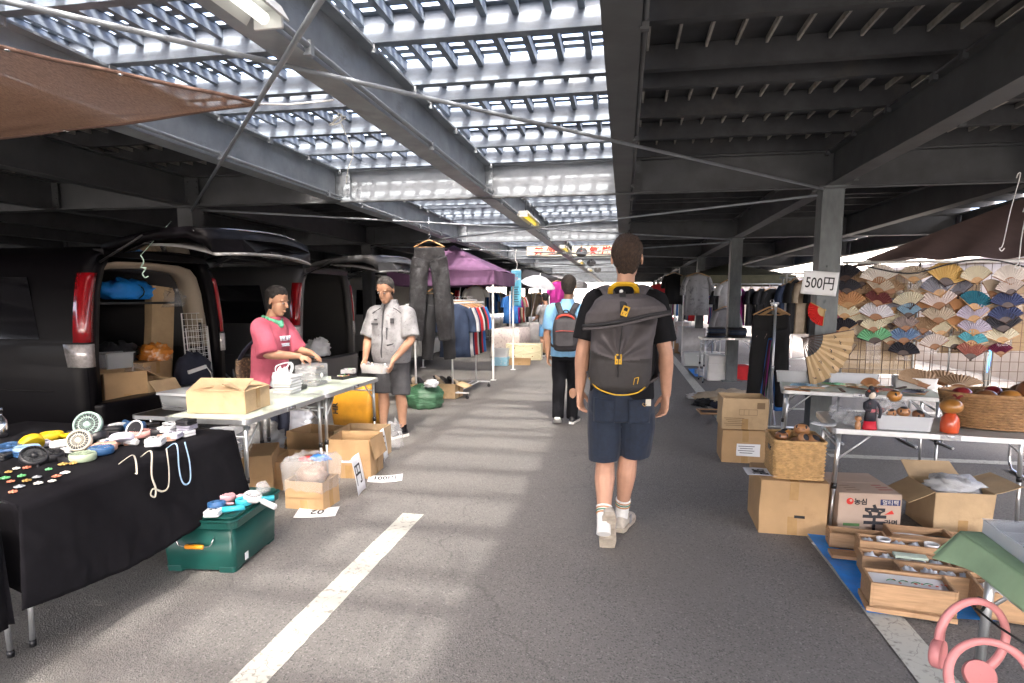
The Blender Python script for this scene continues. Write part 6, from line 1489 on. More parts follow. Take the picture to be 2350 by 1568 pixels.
# --- green cloth table in the near right corner
GCL = mat('pale_green_cloth', (.38, .55, .33), .85, nz=(6, .15)); TZG = .72
ftable('folding_table', 'folding table under the pale green cloth at the near right', .9, .55, TZG - .008, (1.51, 1.765, 0), R(0), WHITEP, uleg=False)
def fn(u, v):
    x = 1.055 + .85 * u; y = 1.40 + .67 * v
    ed = max(0, .05 - u) / .05; eb = max(0, v - .95) / .05
    return (x, y, TZG + .003 - .0)
b = MB(); b.grid(fn, 30, 30)
def fn(u, v):      # drop on the aisle side: a pointed corner hanging towards the ground
    y = 1.40 + .67 * u; d = (.085 + .02 * math.sin(u * 7)) * v
    return (1.055 - .01 * v - .008 * math.sin(u * 13) * v - .055 * v * u ** 3, y + .01 * v, TZG + .002 - d)
b.grid(fn, 30, 10)
def fn(u, v):      # drop at the far end
    x = 1.055 + .85 * u; d = (.085 + .12 * min(1, u * 2.5)) * v
    return (x - .06 * v * (1 - u) ** 3, 2.07 + .02 * v + .012 * math.sin(u * 16) * v * u, TZG + .002 - d)
b.grid(fn, 30, 10)
tag(b.build('green_tablecloth', GCL, solid=.002), 'pale green cloth over the table in the near right corner', 'tablecloth')
t = thing('organiser_case', 'clear lidded organiser case with compartments on the pale green cloth', 'case', (1.265, 1.80, TZG + .005), R(86))
b = MB(); b.box((0, 0, .003), (.50, .34, .004))
for s in (-1, 1): b.box((s * .248, 0, .022), (.004, .34, .04)); b.box((0, s * .168, .022), (.492, .004, .04))
for k in range(1, 6): b.box((-.25 + k * .083, 0, .020), (.003, .33, .032))
b.box((0, .03, .020), (.49, .003, .032))
b.build('case_tray', MILKY, t); b = MB(); b.box((0, 0, .0445), (.505, .345, .003)); b.build('lid', CLEAR, t)
for k in range(6):
    b = MB(); b.prism(rrect(.06, .10, .01), .012, TR(-.208 + k * .083, -.06, .006)); b.build('compartment_goods', [cm[3], WHITEP, FM['ice'], cm[1], BLACKP, FM['white']][k], t)
NF = mat('pink_neck_fan', (.62, .24, .24), .42, nz=(10, .05))
def neckfan(label, loc, rz, rx, ry):
    t = thing('neck_fan', label, 'neck fan', loc, rz, 'pink neck fans', rx, ry); r = .085
    pts = [(r * math.sin(a), r * 1.1 * math.cos(a), 0) for a in [R(-128 + 256 * k / 24) for k in range(25)]]
    rr = [.009 + .004 * abs(k - 12) / 12 - (.003 if k in (0, 24) else 0) for k in range(25)]
    b = MB(); b.tube(pts, rr, 12, flat=.75); b.build('band', NF, t)
    for s in (-1, 1):
        c = Vector((s * r * .72, -r * .92, 0)); M = frame(c, (s * .55, -.25, -.8)); q = MB()
        q.lathe([(.034, -.012), (.037, -.007), (.037, .007), (.033, .012), (.029, .012), (.029, .002)], 24, M, cap=False); q.lathe([(.0005, -.011), (.034, -.012)], 24, M, cap=False); o = q.build('fan_housing', NF, t)
        q = MB(); q.lathe([(.0005, .0), (.029, .0)], 20, M, cap=False); q.build('fan_blades', mat('pink_shadow', (.22, .07, .075), .6), o)  # darker pink disc: shade behind the grille put into the colour
        q = MB(); q.lathe([(.0005, .015), (.009, .013)], 12, M, cap=False)
        for k in range(20):
            a = 2 * math.pi * k / 20; q.tube([M @ Vector((.008 * math.cos(a), .008 * math.sin(a), .013)), M @ Vector((.030 * math.cos(a + .4), .030 * math.sin(a + .4), .012))], .0011, 4)
        q.build('grille', NF, o)
    return t
neckfan('pink neck fan hanging upper left on the table leg', tuple(PY(2232, 1462, 1.66)), R(8), R(82), R(28))
neckfan('pink neck fan hanging lower right beside the table leg', tuple(PY(2272, 1560, 1.56)), R(-10), R(86), R(-12))
b = MB(); a_, c_ = PY(2240, 1398, 1.72), PY(2352, 1478, 1.6); b.tube([a_, (a_ + c_) / 2 + Vector((0, 0, -.004)), c_], .003, 6); b.tube(crom([PY(2236, 1392, 1.74), PY(2246, 1372, 1.78), PY(2262, 1384, 1.78), PY(2252, 1402, 1.74), PY(2240, 1398, 1.72)], 4), .004, 6); tag(b.build('tied_line', BLACKP), 'black cord tied around the green table leg carrying the pink neck fans', 'cord')
# brown canopy over the fan stall
BRN = mat('brown_canopy', (.085, .052, .045), .8, nz=(6, .2)); A_, B_, Cc = PY(1985, 596, 6.35), PY(2560, 588, 6.35), PY(2560, 372, 8.0)
b = MB()
def fn(u, v):
    p = A_.lerp(B_, u).lerp(A_.lerp(Cc, .18 + .82 * u), v); return p + Vector((0, 0, -.05 * math.sin(math.pi * v) * u - .015 * math.sin(u * 25) * (1 - v)))
b.grid(fn, 40, 16)
def fn(u, v):
    p = A_.lerp(Cc, u); return p + Vector((.3 * v * (1 - u), 1.6 * v, -.75 * v * u - .02))
b.grid(fn, 20, 10)
t = thing('canopy', 'brown canopy roof over the fan stall at the right', 'canopy', (0, 0, 0)); b.build('canopy_sheet', BRN, t)
b = MB(); b.tube([A_ + Vector((0, 0, -.02)), Cc + Vector((0, 0, -.02))], .012, 6); b.build('hip_pole', mat('white_pipe', (.7, .7, .68), .35), t)
b = MB(); b.tube(crom([PY(1990, 612, 6.4), PY(2090, 628, 6.4), PY(2180, 606, 6.4), PY(2270, 596, 6.4), PY(2380, 620, 6.4)], 6), .008, 6); b.build('scissor_bar', BLACKP, t)
b = MB(); b.tube([(4.3, 6.4, 0.01), (4.3, 6.4, 1.8)], .015, 8); b.build('post', WHITEP, t)
for k, (x0, y0, x1, y1, Y) in enumerate(((2337, 402, 2302, 560, 5.0), (2352, 480, 2338, 600, 4.8))):
    P0, P1 = PY(x0, y0, Y), PY(x1, y1, Y); b = MB(); b.tube(crom([P0 + Vector((-.01, 0, -.02)), P0 + Vector((.0, 0, .012)), P0 + Vector((.012, 0, -.01)), P0.lerp(P1, .5), P1, P1 + Vector((-.02, 0, -.03)), P1 + Vector((-.005, 0, -.05)), P1 + Vector((.012, 0, -.03))], 5), .0035, 6)
    tag(b.build('wire_hook', WHITEP), ('long white wire hook hanging before the brown canopy', 'white wire hook at the very right edge')[k], 'hook')
# ================================================================== vans on the left
def van(name, label, m, loc, rz, gate=True, L=4.6, W=1.74, H=1.88, trim=True, lamp_split=.18, gl=1.10):
    t = thing(name, label, 'van', loc, rz)
    GLA = mat('dark_glass', (.008, .008, .010), .06, spec=.7); TRIM = mat('beige_headliner', (.33, .28, .22), .8); TDK = mat('dark_trim', (.03, .028, .03), .7)
    def ring(y, s=1.0, top=1.0, bot=.26, k=1.0):
        h = H * top; pts = [(.80, bot), (.855, .42), (.865, .62), (.865, .95), (.845, 1.12), (.80, 1.45), (.745, 1.72), (.69, 1.845), (.60, 1.90), (.40, 1.915), (0, 1.92)]
        P = [(x * W / 1.74 * s, y, bot + (z - .26) * (h - bot) / (1.92 - .26)) for x, z in pts]
        return P + [(-x, y_, z) for x, y_, z in P[-2::-1]]
    b = MB(); rg = [ring(0, .975, .985), ring(.12), ring(.6), ring(2.4), ring(3.2, 1.0, .99), ring(3.75, .98, .80), ring(4.05, .97, .58), ring(4.5, .93, .50), ring(L, .84, .44)]
    n = len(rg[0]); vs = [p for r in rg for p in r]; fs = [(i * n + j, i * n + j + 1, (i + 1) * n + j + 1, (i + 1) * n + j) for i in range(len(rg) - 1) for j in range(n - 1)]
    b.add(vs, fs, None, 0, True); b.add(rg[-1], [tuple(range(n))], None, 0)
    b.build('body', m, t, solid=.03)
    b = MB(); b.span((-.78, .02, .44), (.78, 3.2, .50)); b.span((-.78, 3.2, .3), (.78, 3.26, 1.2)); b.build('floor', TDK, t)
    b = MB()      # rear frame: jambs and header around the opening
    for s in (-1, 1):
        b.loft([[(s * (x + dx), y_, z) for dx, y_ in ((-.055, -.01), (.045, -.015), (.045, .08), (-.06, .09))] for x, z in ((.80, .44), (.80, .95), (.775, 1.2), (.735, 1.5), (.68, 1.69), (.60, 1.80))])
    b.box((0, .03, 1.825), (1.26, .10, .06)); b.build('rear_frame', m, t)
    b = MB(); b.loft([[(x, y_, z) for x, y_ in ((-.86, .06), (-.80, -.075), (-.5, -.11), (.5, -.11), (.80, -.075), (.86, .06))] for z in (.28, .34, .56, .60)]); b.build('rear_bumper', m, t, bevel=.02)
    if trim:
        b = MB(); pin = [(.73, .95), (.725, 1.2), (.68, 1.5), (.62, 1.66), (.54, 1.735), (.38, 1.765), (0, 1.775)]; full = pin + [(-x, z) for x, z in pin[-2::-1]]; n = len(full)
        vs = [(x, .10, z) for x, z in full] + [(x * .93, .16, .95 + (z - .95) * .94) for x, z in full] + [(x * .93, .30, .95 + (z - .95) * .94) for x, z in full]
        b.add(vs, [(q * n + i, q * n + i + 1, (q + 1) * n + i + 1, (q + 1) * n + i) for q in range(2) for i in range(n - 1)], None, 0, True); b.build('headliner', TRIM, t, solid=.01)
        b = MB(); b.add([(x * .925, .301, .95 + (z - .95) * .93) for x, z in full] + [(x * .925, 2.9, .95 + (z - .95) * .93) for x, z in full], [(i, i + 1, n + i + 1, n + i) for i in range(n - 1)], None, 0, True)
        for s in (-1, 1): b.add([(s * .70, .12, .5), (s * .70, 2.9, .5), (s * .68, 2.9, 1.2), (s * .68, .12, 1.2)], [(0, 1, 2, 3)])
        b.build('interior_lining', TDK, t, solid=.008)
        for s in (-.36, .36): b = MB(); b.box((s, 2.2, .82), (.50, .16, .62)); b.box((s, 2.2, 1.22), (.26, .10, .18)); b.build('seat', TDK, t, bevel=.04)
        b = MB(); b.span((-.80, 3.0, .5), (.80, 3.02, 1.75)); b.build('bulkhead', BLACKP, t)
    for s in (-1, 1):
        RL = mat('tail_lamp_red', (.26, .004, .008), .15, coat=.5, nz=(3, .2), spec=.6); CL = mat('tail_lamp_clear', (.5, .47, .46), .15, metal=.3, nz=(40, .3))
        b = MB(); prof = ((1.10, .815), (1.2, .808), (1.35, .79), (1.5, .765), (1.6, .742), (1.655, .725))
        b.loft([[(s * (x + dx), y_, z) for dx, y_ in ((-.02, -.018), (.02, -.026), (.058, -.005), (.062, .09), (.02, .10))] for z, x in prof]); la = b.build('tail_lamp', RL, t)
        b = MB(); b.loft([[(s * (x + dx), y_, z) for dx, y_ in ((-.035, -.018), (.02, -.03), (.066, -.01), (.066, .16 * k + .02), (.02, .10))] for z, x, k in ((.90, .82, .8), (1.0, .82, .9), (1.085, .816, 1))]); b.build('clear_lens', CL, la)
        # side glass and door lines
        def sx(z): return s * (.848 + (1.10 - z) * .13 + .010) * W / 1.74
        for (ya, yb, ra, rb_) in ((.42, 1.28, .28, .0), (1.40, 2.45, 0, 0), (2.55, 3.2, 0, -.35)):
            b = MB(); b.add([(sx(1.12), ya, 1.12), (sx(1.12), yb, 1.12), (sx(1.62) , yb + rb_, 1.62), (sx(1.62), ya + ra * .5, 1.62)], [(0, 1, 2, 3)]); b.build('side_window', GLA, t, solid=.012)
        b = MB(); b.box((s * .878, 1.5, .98), (.02, .16, .03)); b.build('door_handle', m, t, bevel=.006)
        b = MB(); b.tube([(s * .872, .3, .70), (s * .874, 3.2, .70)], .012, 6); b.build('side_moulding', m, t)
        for y in (.95, 3.72):
            M = frame((s * .77, y, .315), (s, 0, 0)); b = MB(); b.lathe([(.19, -.09), (.295, -.085), (.315, -.06), (.315, .06), (.295, .085), (.20, .09)], 30, M); w_ = b.build('wheel', mat('tyre', (.02, .02, .02), .85), t)
            b = MB(); b.lathe([(.03, .095), (.05, .10), (.06, .07), (.18, .075), (.2, .092)], 24, M, cap=False)
            for k in range(8): a = 2 * math.pi * k / 8; b.tube([M @ Vector((.04 * math.cos(a), .04 * math.sin(a), .092)), M @ Vector((.19 * math.cos(a), .19 * math.sin(a), .09))], .018, 6)
            b.build('rim', ALU, w_)
    if gate:
        GI = mat('gate_lining', (.26, .26, .26), .6, nz=(5, .2)); b = MB(); rg = []
        for f, z, w_, th in ((0, 1.84, 1.22, .05), (.25, 1.885, 1.32, .06), (.6, 1.92, 1.48, .07), (.85, 1.91, 1.56, .09), (.97, 1.86, 1.56, .12), (1.02, 1.80, 1.5, .10)):
            y = .02 - gl * f; rg.append([(x, y - .10 * (1 - (2 * x / w_) ** 2) * f, z + zz + .035 * (1 - (2 * x / w_) ** 2)) for x, zz in [(w_ * (k / 10 - .5), 0) for k in range(11)] + [(w_ * (.5 - k / 10), th) for k in range(11)]])
        b.loft(rg); g = b.build('tailgate', m, t)
        b = MB(); b.grid(lambda u, v: ((u - .5) * (1.12 + .34 * v), -.02 - gl * (.34 + .66 * v) - .09 * (1 - (2 * u - 1) ** 2), 1.905 - .10 * v ** 2 + .035 * (1 - (2 * u - 1) ** 2) - .02), 14, 6); b.build('lining', GI, g, solid=.02)
        b = MB(); b.grid(lambda u, v: ((u - .5) * (1.05 + .15 * v), -.06 - gl * (.04 + .26 * v) - .05 * (1 - (2 * u - 1) ** 2), 1.83 + .07 * v + .03 * (1 - (2 * u - 1) ** 2)), 14, 6); b.build('rear_window', GLA, g, solid=.012)
        for q in ((.38, -gl * .92 - .10, 1.83, .20), (-.05, -gl * .95 - .12, 1.825, .14)): b = MB(); b.box(q[:3], (q[3], .08, .05)); b.build('latch_recess', BLACKP, g)
        b = MB(); b.tube(crom([(-.78, .02 - gl * .90, 1.965), (-.5, -.05 - gl * .95, 2.0), (0, -.08 - gl * .98, 2.015), (.5, -.05 - gl * .95, 2.0), (.78, .02 - gl * .90, 1.965)], 6), .008, 6); b.build('chrome_strip', CHROME, g)
        for s in (-1, 1): b = MB(); b.tube([(s * .66, .04, 1.72), (s * .70, -gl * .42, 1.95)], .010, 7); b.build('gas_strut', BLACKP, g)
    return t
VB = mat('black_van_paint', (.003, .0025, .0035), .4, coat=.04, spec=.12); VS = mat('silver_van_paint', (.075, .075, .077), .4, metal=.2, coat=.1); VD = mat('dark_grey_van_paint', (.03, .03, .034), .2, coat=.5); VL = mat('light_grey_van_paint', (.45, .45, .42), .3, coat=.4)
van('van', 'black van with raised tailgate and a load of boxes, nearest on the left', VB, (-4.22, 5.02, 0), R(90))
van('van', 'silver van with dark side windows and raised tailgate behind the person in pink', VS, (-4.20, 8.22, 0), R(90), trim=False)
van('van', 'light grey van parked behind the purple tent', VL, (-4.1, 12.6, 0), R(90), gate=False, trim=False)
van('van', 'dark van parked in the far left row, opposite the black van', VD, (-10.2, 4.6, 0), R(90), gate=False, trim=False)  # far left row: unseen vans added to block the white sky
van('van', 'dark van parked in the far left row, behind the silver van', VD, (-10.4, 8.6, 0), R(92), gate=False, trim=False)
van('van', 'black van in the left row beyond the light grey van', VB, (-4.3, 16.5, 0), R(90), gate=True, trim=False)
van('van', 'dark van parked in the far left row, beyond the others', VD, (-10.4, 13.0, 0), R(90), gate=False, trim=False)
# load of the black van
def at_v(x, y, X=-4.45): v = PX(x, y, X); return (v.x, v.y, v.z)
carton('cardboard_box', 'tall narrow cardboard sheet box leaning upright inside the black van', .26, .10, .95, (-4.66, 5.42, .62), R(80), CARD2, closed=True, tape=False).rotation_euler[1] = R(6)
carton('cardboard_box', 'open cardboard box at the near side of the black van load', .34, .34, .30, (-4.45, 4.72, .505), R(60), CARD, (120, 110, None, None))
carton('cardboard_box', 'closed cardboard box in the middle of the black van load', .40, .36, .34, (-4.62, 5.16, .505), R(95), CARD, closed=True)
carton('cardboard_box', 'cardboard box with an open flap at the lip of the black van load', .30, .30, .20, (-4.34, 4.95, .505), R(82), CARD2, (None, None, None, 140))
carton('cardboard_box', 'cardboard box deep in the black van behind the tall sheet box', .4, .4, .45, (-5.1, 5.3, .505), R(88), CARD2, closed=True)
carton('cardboard_box', 'cardboard box deep in the black van at the near side', .4, .4, .5, (-5.0, 4.75, .505), R(92), CARD, closed=True)
crumple('dark_bag', ((-4.72, 4.98, .82), 0, 'black bag on the boxes in the middle of the black van', 'bag', None), .17, CHAR, 81, (1, 1.2, .8), .3)
crumple('clear_bag', ((-4.5, 4.98, .72), 0, 'clear bag on the box flap at the lip of the black van', 'plastic bag', None), .10, POLY, 83, (1, 1.2, .8), .35)
tb_ = tub('clear plastic box on the near cardboard box in the black van', .24, .20, .13, (-4.48, 4.72, .83), R(70), CLEAR)
b = MB(); b.box((0, 0, .137), (.25, .21, .008)); b.build('lid', CLEAR, tb_)
crumple('orange_bag', ((-4.50, 5.22, .85), 0, 'orange and white plastic bag on top of the black van load', 'plastic bag', None), .13, mat('orange_white_film', (.62, .22, .03), .4, dirt=(9, (.7, .66, .6), None, .52), bump=(10, .6)), 61, (1.1, 1, .8), .35)
o = crumple('blue_bundle', None, .22, TARP, 63, (.8, 1.5, .55), .25, parent=None or thing('tarp_bundle', 'rolled blue tarp tied up under the ceiling of the black van', 'tarp', (-4.75, 5.2, 1.44)))
b = MB(); b.tube([(0, .02 + .135 * math.cos(a), .075 + .10 * math.sin(a)) if False else (.18 * math.cos(a), .02, .075 + .085 * math.sin(a)) for a in [2 * math.pi * k / 16 for k in range(16)]], .006, 6, closed=True); b.build('tie', BLACKP, o.parent)
b = MB(); b.box((-4.85, 5.05, 1.405), (.6, 1.2, .02)); o = b.build('van_shelf', BLACKP); tag(o, 'dark shelf board inside the black van carrying the blue bundle', 'shelf')
crumple('clear_bag', ((-4.55, 5.60, 1.36), 0, 'clear plastic bag hanging in the far corner of the black van', 'plastic bag', None), .12, POLY, 65, (.9, 1, 1.0), .4)
wg = wiregrid('folded white wire racks leaning at the far side of the black van', 0, .24, 0, .55, 1.30, .05, WHITEP, None, .004); wg.location = (-4.36, 5.50, .0); wg.rotation_euler = (R(-4), 0, R(62))
wg = wiregrid('second white wire rack behind the folded ones in the black van', 0, .22, 0, .5, 1.15, .05, WHITEP, None, .004); wg.location = (-4.40, 5.62, .0); wg.rotation_euler = (R(3), R(-4), R(62))
o = crumple('navy_bag', ((-4.33, 5.53, .505), R(80), 'navy bag with a white stripe standing at the far edge of the black van', 'bag', None), .21, NAVY, 67, (1.0, .6, 1.2), .15)
b = MB(); b.box((-.02, -.12, .24), (.22, .02, .035), TR(ry=R(-10))); b.tube(crom([(.06, -.11, .25), (.10, -.135, .15), (.08, -.12, .05)], 4), .014, 7, flat=.3); b.build('stripe', WHITEP, o)
t = thing('lidded_crate', 'clear plastic crate with a lid before the black van, behind the nearer white table', 'crate', (-3.72, 4.72, .50), R(85))
b = MB(); b.loft([[(x * s, y * s, z) for x, y in rrect(.42, .34, .03)] for z, s in ((0, .92), (.13, 1))], cap=True); b.build('crate_body', CLEAR, t); b = MB(); b.prism(rrect(.45, .37, .03), .02, TR(z=.132)); b.build('lid', MILKY, t); crumple('crate_goods', None, .11, CHAR, 3, (1.4, 1, .5), .3, parent=t).location = (0, 0, .01)
ftable('folding_table', 'low dark table before the black van holding the clear crate', .8, .5, .49, (-3.75, 4.72, 0), R(88), BLACKP, uleg=True)
crumple('white_carrier_bag', ((-4.35, 8.15, .62), 0, 'white carrier bag in the open boot of the silver van', 'plastic bag', None), .17, BAGW, 71, (.9, 1.4, .9), .35)
crumple('dark_bag', ((-4.55, 8.5, .6), 0, 'dark bag behind the white one in the silver van', 'bag', None), .18, CHAR, 73, (.9, 1.2, .9), .3)
b = MB(); P_ = [PY(323, 586, 4.3), PY(330, 600, 4.3), PY(325, 612, 4.3), PY(334, 618, 4.3), PY(327, 628, 4.3), PY(333, 637, 4.3), PY(340, 634, 4.3)]; b.tube(crom(P_, 5), .005, 6); b.tube([P_[2] + Vector((-.01, 0, -.005)), P_[3] + Vector((.006, 0, .01))], .005, 6); b.tube([P_[0], P_[0] + Vector((.05, .3, .30))], .002, 5); tag(b.build('wire_hook', mat('pale_green_plastic', (.5, .68, .58), .4)), 'pale green S-hook hanging in front of the black van boot', 'hook')
# ================================================================== shade sail, braces at the left
SAIL = mat('brown_shade_cloth', (.38, .22, .145), .9, alpha=.80, nz=(45, .55, (6, 1, 1)), bump=(110, .8, (1, 4, 1)))
T_ = Vector((-1.86, 2.98, 2.44)); Ln = PY(-420, -15, 1.9); Lf = PY(-420, 385, 3.3)
def fn(u, v):
    e = .12 * math.sin(math.pi * u); p = Ln.lerp(T_, u).lerp(Lf.lerp(T_, u), v)
    mid = Ln.lerp(T_, u).lerp(Lf.lerp(T_, u), .5)
    p = p.lerp(mid, .10 * math.sin(math.pi * u) ** 1.0); return p + Vector((0, 0, -.05 * math.sin(math.pi * v) * (1 - u) + .008 * noise.noise((u * 6, v * 6, 0))))
t = thing('shade_sail', 'brown mesh shade sail stretched from the upper left to a beam', 'shade sail'); b = MB(); b.grid(fn, 50, 24); b.build('mesh_cloth', SAIL, t)
b = MB(); b.tube([fn(k / 30, 0) for k in range(31)], .010, 6); b.tube([fn(k / 30, 1) for k in range(31)], .010, 6); b.build('hem', mat('brown_hem', (.10, .055, .04), .85), t)
b = MB(); b.tube(crom([T_, (-1.72, 3.06, 2.455), (-1.50, 3.08, 2.47)], 5), .005, 6); b.build('tie_cord', WHITEP, t)
for k, u in enumerate((.36, .62)):
    for q in (0, 1): b = MB(); b.lathe([(.006, 0), (.013, .002), (.013, .005), (.006, .006)], 12, TR(*fn(u, q)) @ TR(z=-.012)); b.build('eyelet', CHROME, t)
b = MB(); rd = random.Random(2); c0 = Vector((-1.47, 3.02, 2.40))
b.tube(crom([c0 + Vector((.04 * math.cos(k * 1.1) + .01 * k % .03, .03 * math.sin(k * .8), -.02 - .045 * abs(math.sin(k * .55)))) for k in range(14)], 5), .0028, 5); b.tube(crom([c0 + Vector((.03, 0, -.05)), c0 + Vector((.05, .05, -.14)), c0 + Vector((.06, .08, -.20)), c0 + Vector((.02, .1, -.27)), c0 + Vector((-.02, .16, -.33))], 5), .0025, 5); tag(b.build('tied_rope', mat('white_rope', (.65, .65, .6), .8)), 'white rope looped and hanging from the middle beam beside the shade sail', 'rope')
# ================================================================== lamps
def lamp(label, loc, lit, L=1.15, yellow=False, group=None):
    t = thing('strip_lamp', label, 'strip lamp', loc, 0, group)
    HS = mat('lamp_housing', (.55, .56, .55), .35, .3)
    b = MB(); b.prism([(-.055, 0), (.055, 0), (.085, -.05), (.080, -.055), (.05, -.012), (-.05, -.012), (-.080, -.055), (-.085, -.05)], L, Matrix(((1, 0, 0, 0), (0, 0, 1, -L / 2), (0, 1, 0, 0), (0, 0, 0, 1)))); b.build('reflector', HS, t)
    b = MB(); b.tube([(0, -L / 2 + .02, -.045), (0, L / 2 - .02, -.045)], .021, 12); b.build('tube', lit, t)
    for s in (-1, 1): b = MB(); b.box((0, s * (L / 2 + .008), -.035), (.11, .014, .07)); b.build('end_cap', HS, t, bevel=.004)
    b = MB()
    for s in (-1, 1): b.tube([(0, s * L * .35, 0), (0, s * L * .35, .16)], .007, 6); b.box((0, s * L * .35, .165), (.09, .04, .01))
    b.build('bracket', STEELD, t)
    return t
LW = mat('lamp_tube_white', (.8, .8, .75), .3, emit=((1, .97, .88), .10)); LY = mat('lamp_tube_yellow', (.75, .5, .02), .3, emit=((1, .72, .05), .05))
v = PY(600, 60, 2.15)
lamp('white strip lamp under the middle beam, nearest the viewer', (-1.25, 1.50, 2.46), LW, 1.15)
for k, y in enumerate((8.1, 13.0, 17.9, 22.8)): lamp(('yellow-tubed strip lamp on the middle beam beyond the first girder', 'yellow strip lamp on the middle beam before the red-lettered signs', 'third yellow strip lamp along the middle beam', 'farthest yellow strip lamp along the middle beam')[k], (-1.24, y, 2.52), LY, 1.0)
for k, y in enumerate((15.2, 19.8, 24.5)):
    b = MB(); b.lathe([(.03, 0), (.10, -.02), (.13, -.09), (.14, -.10)], 18, TR(rx=R(60)), cap=False); b.box((0, .0, .03), (.06, .06, .08)); o = b.build('flood_lamp', mat('lamp_dark', (.06, .06, .06), .4)); put(o, (-1.05, y, 2.62)); tag(o, ('round flood lamp on the beam between the two red-lettered signs', 'round flood lamp on the beam beyond the signs', 'farthest round flood lamp on the beam')[k], 'lamp')
# ================================================================== signs on the third girder
SG = mat('sign_cream', (.68, .62, .48), .6, nz=(6, .08))
def sgn(label, s, x0, x1, tw):
    y = 16.1 - .085; t = thing('warning_sign', label, 'sign', ((x0 + x1) / 2, y, 2.672)); b = MB(); b.box((0, 0, 0), (x1 - x0, .01, .26)); b.build('panel', SG, t); text(s, .21, REDINK, t, TR(0, -.0065, 0, 0, R(90)), 'lettering', width=tw, bold=.006, depth=.003)
sgn('cream no-smoking sign with two red characters on a girder', '禁 煙', -2.52, -1.575, .56)
sgn('cream no-fire sign with four red characters on a girder', '火 気 厳 禁', -1.345, .10, 1.2)
# ================================================================== clothes and tent beyond the sellers
CAM = mat('camouflage_black', (.028, .028, .031), .85, dirt=(9, (.07, .07, .076), None, .52), nz=(20, .3), bump=(14, .8))
t = hang_trousers('dark camouflage cargo trousers hanging high beside the man in the pale grey shirt', tuple(PY(985, 552, 7.6)), R(10), CAM, 1.18, .38, None, 1.65, .08, seed=33)
hang_trousers('second pair of dark trousers hanging lower behind the camouflage pair', tuple(PY(1005, 660, 7.85)), R(20), CHAR, .86, .38, None, 1.35, .04, seed=34)
b = MB(); b.tube([PY(950, 690, 7.55) , PY(955, 880, 7.55)], .014, 8); b.tube([PY(930, 700, 7.55), PY(1110, 694, 8.6)], .012, 8); o = b.build('clothes_pole', WHITEP); tag(o, 'white pole and bar holding the dark trousers', 'pole')
b = MB(); b.tube([PY(985, 552, 7.6) + Vector((0, 0, .07)), (PY(985, 552, 7.6).x, 7.6, 2.47)], .003, 5); tag(b.build('hanging_wire', CHROME), 'thin wire from the deck carrying the camouflage trousers', 'wire')
rail('white clothes rail on castors with striped jerseys, left of the aisle', 1.25, 1.42, (-2.40, 9.1, 0), R(88), WHITEP)
for k, (m, lb) in enumerate(((JEAN, 'navy jersey nearest on the white clothes rail'), (WHT, 'white and blue striped jersey on the white clothes rail'), (C_('navyblue', (.03, .05, .13)), 'navy blue jersey third on the white clothes rail'), (REDC, 'red jersey in the middle of the white clothes rail'), (WHT, 'white jersey behind the red one on the rail'), (BLK, 'black jersey on the white clothes rail'), (REDC, 'last red jersey at the far end of the rail'), (BLUC, 'blue jersey behind the black one on the rail'))):
    hang_shirt(lb, (-2.40 + .01 * (k % 2), 8.55 + .14 * k, 1.40), R(12), m, .80, .46, .34, None, k)
carton('cardboard_box', 'open cardboard box of shoes behind the man in the pale grey shirt', .40, .34, .24, (-2.95, 8.35, 0), R(5), CARD, (None, 120, None, None)); carton('cardboard_box', 'second open cardboard box of shoes by the clothes rail', .38, .34, .22, (-2.55, 8.62, 0), R(-5), CARD2, (110, None, None, None))
for k in range(6):
    shoe_t = thing('single_shoe', ('black', 'tan')[k % 2] + ' shoe sticking out of the open shoe box ' + ('by the man', 'by the man', 'by the man', 'by the rail', 'by the rail', 'by the rail')[k], 'shoe', (-3.05 + .10 * (k % 3) if k < 3 else -2.66 + .10 * (k % 3), 8.35 if k < 3 else 8.62, .19), R(30 * k), ('black', 'tan')[k % 2] + (' shoes by the man' if k < 3 else ' shoes by the rail'), R(50))
    shoe(shoe_t, TR(0, -.14, 0), BLACKP if k % 2 == 0 else BEI, SHB)
PUR = mat('purple_canopy', (.15, .075, .15), .7, nz=(4, .2), spec=.3)
tn = thing('canopy_tent', 'purple pop-up tent with white legs at the left of the aisle', 'tent', (-3.20, 11.4, 0), R(-2)); w2 = 1.0
def roof(u, v):
    x, y = (u * 2 - 1), (v * 2 - 1); r = max(abs(x), abs(y)); z = 1.95 + .50 * (1 - r) ** .85 - .03 * math.sin(math.pi * min(1, r)) - .03 * (1 - abs(abs(x) - abs(y))) * r; return (x * w2, y * w2 * .86, z)
b = MB(); b.grid(roof, 28, 28); b.build('roof', PUR, tn)
b = MB()
for (ax, ay), (bx_, by) in (((-1, -1), (1, -1)), ((1, -1), (1, 1)), ((1, 1), (-1, 1)), ((-1, 1), (-1, -1))):
    b.grid(lambda u, v: ((ax + (bx_ - ax) * u) * w2 + .012 * math.sin(u * 22) * v * (abs(ay - by) > 0), (ay + (by - ay) * u) * w2 * .86 + .012 * math.sin(u * 22) * v * (abs(ax - bx_) > 0), 1.945 - .25 * v - .02 * math.sin(u * 3.14)), 26, 3)
b.build('valance', PUR, tn)
for sx in (-1, 1):
    for sy in (-1, 1):
        b = MB(); b.box((sx * (w2 - .03), sy * (w2 * .86 - .03), .96), (.03, .03, 1.9)); b.box((sx * (w2 - .03), sy * (w2 * .86 - .03), .9), (.04, .04, .06)); b.box((sx * (w2 - .03), sy * (w2 * .86 - .03), .006), (.09, .09, .01)); b.build('leg', WHITEP, tn)
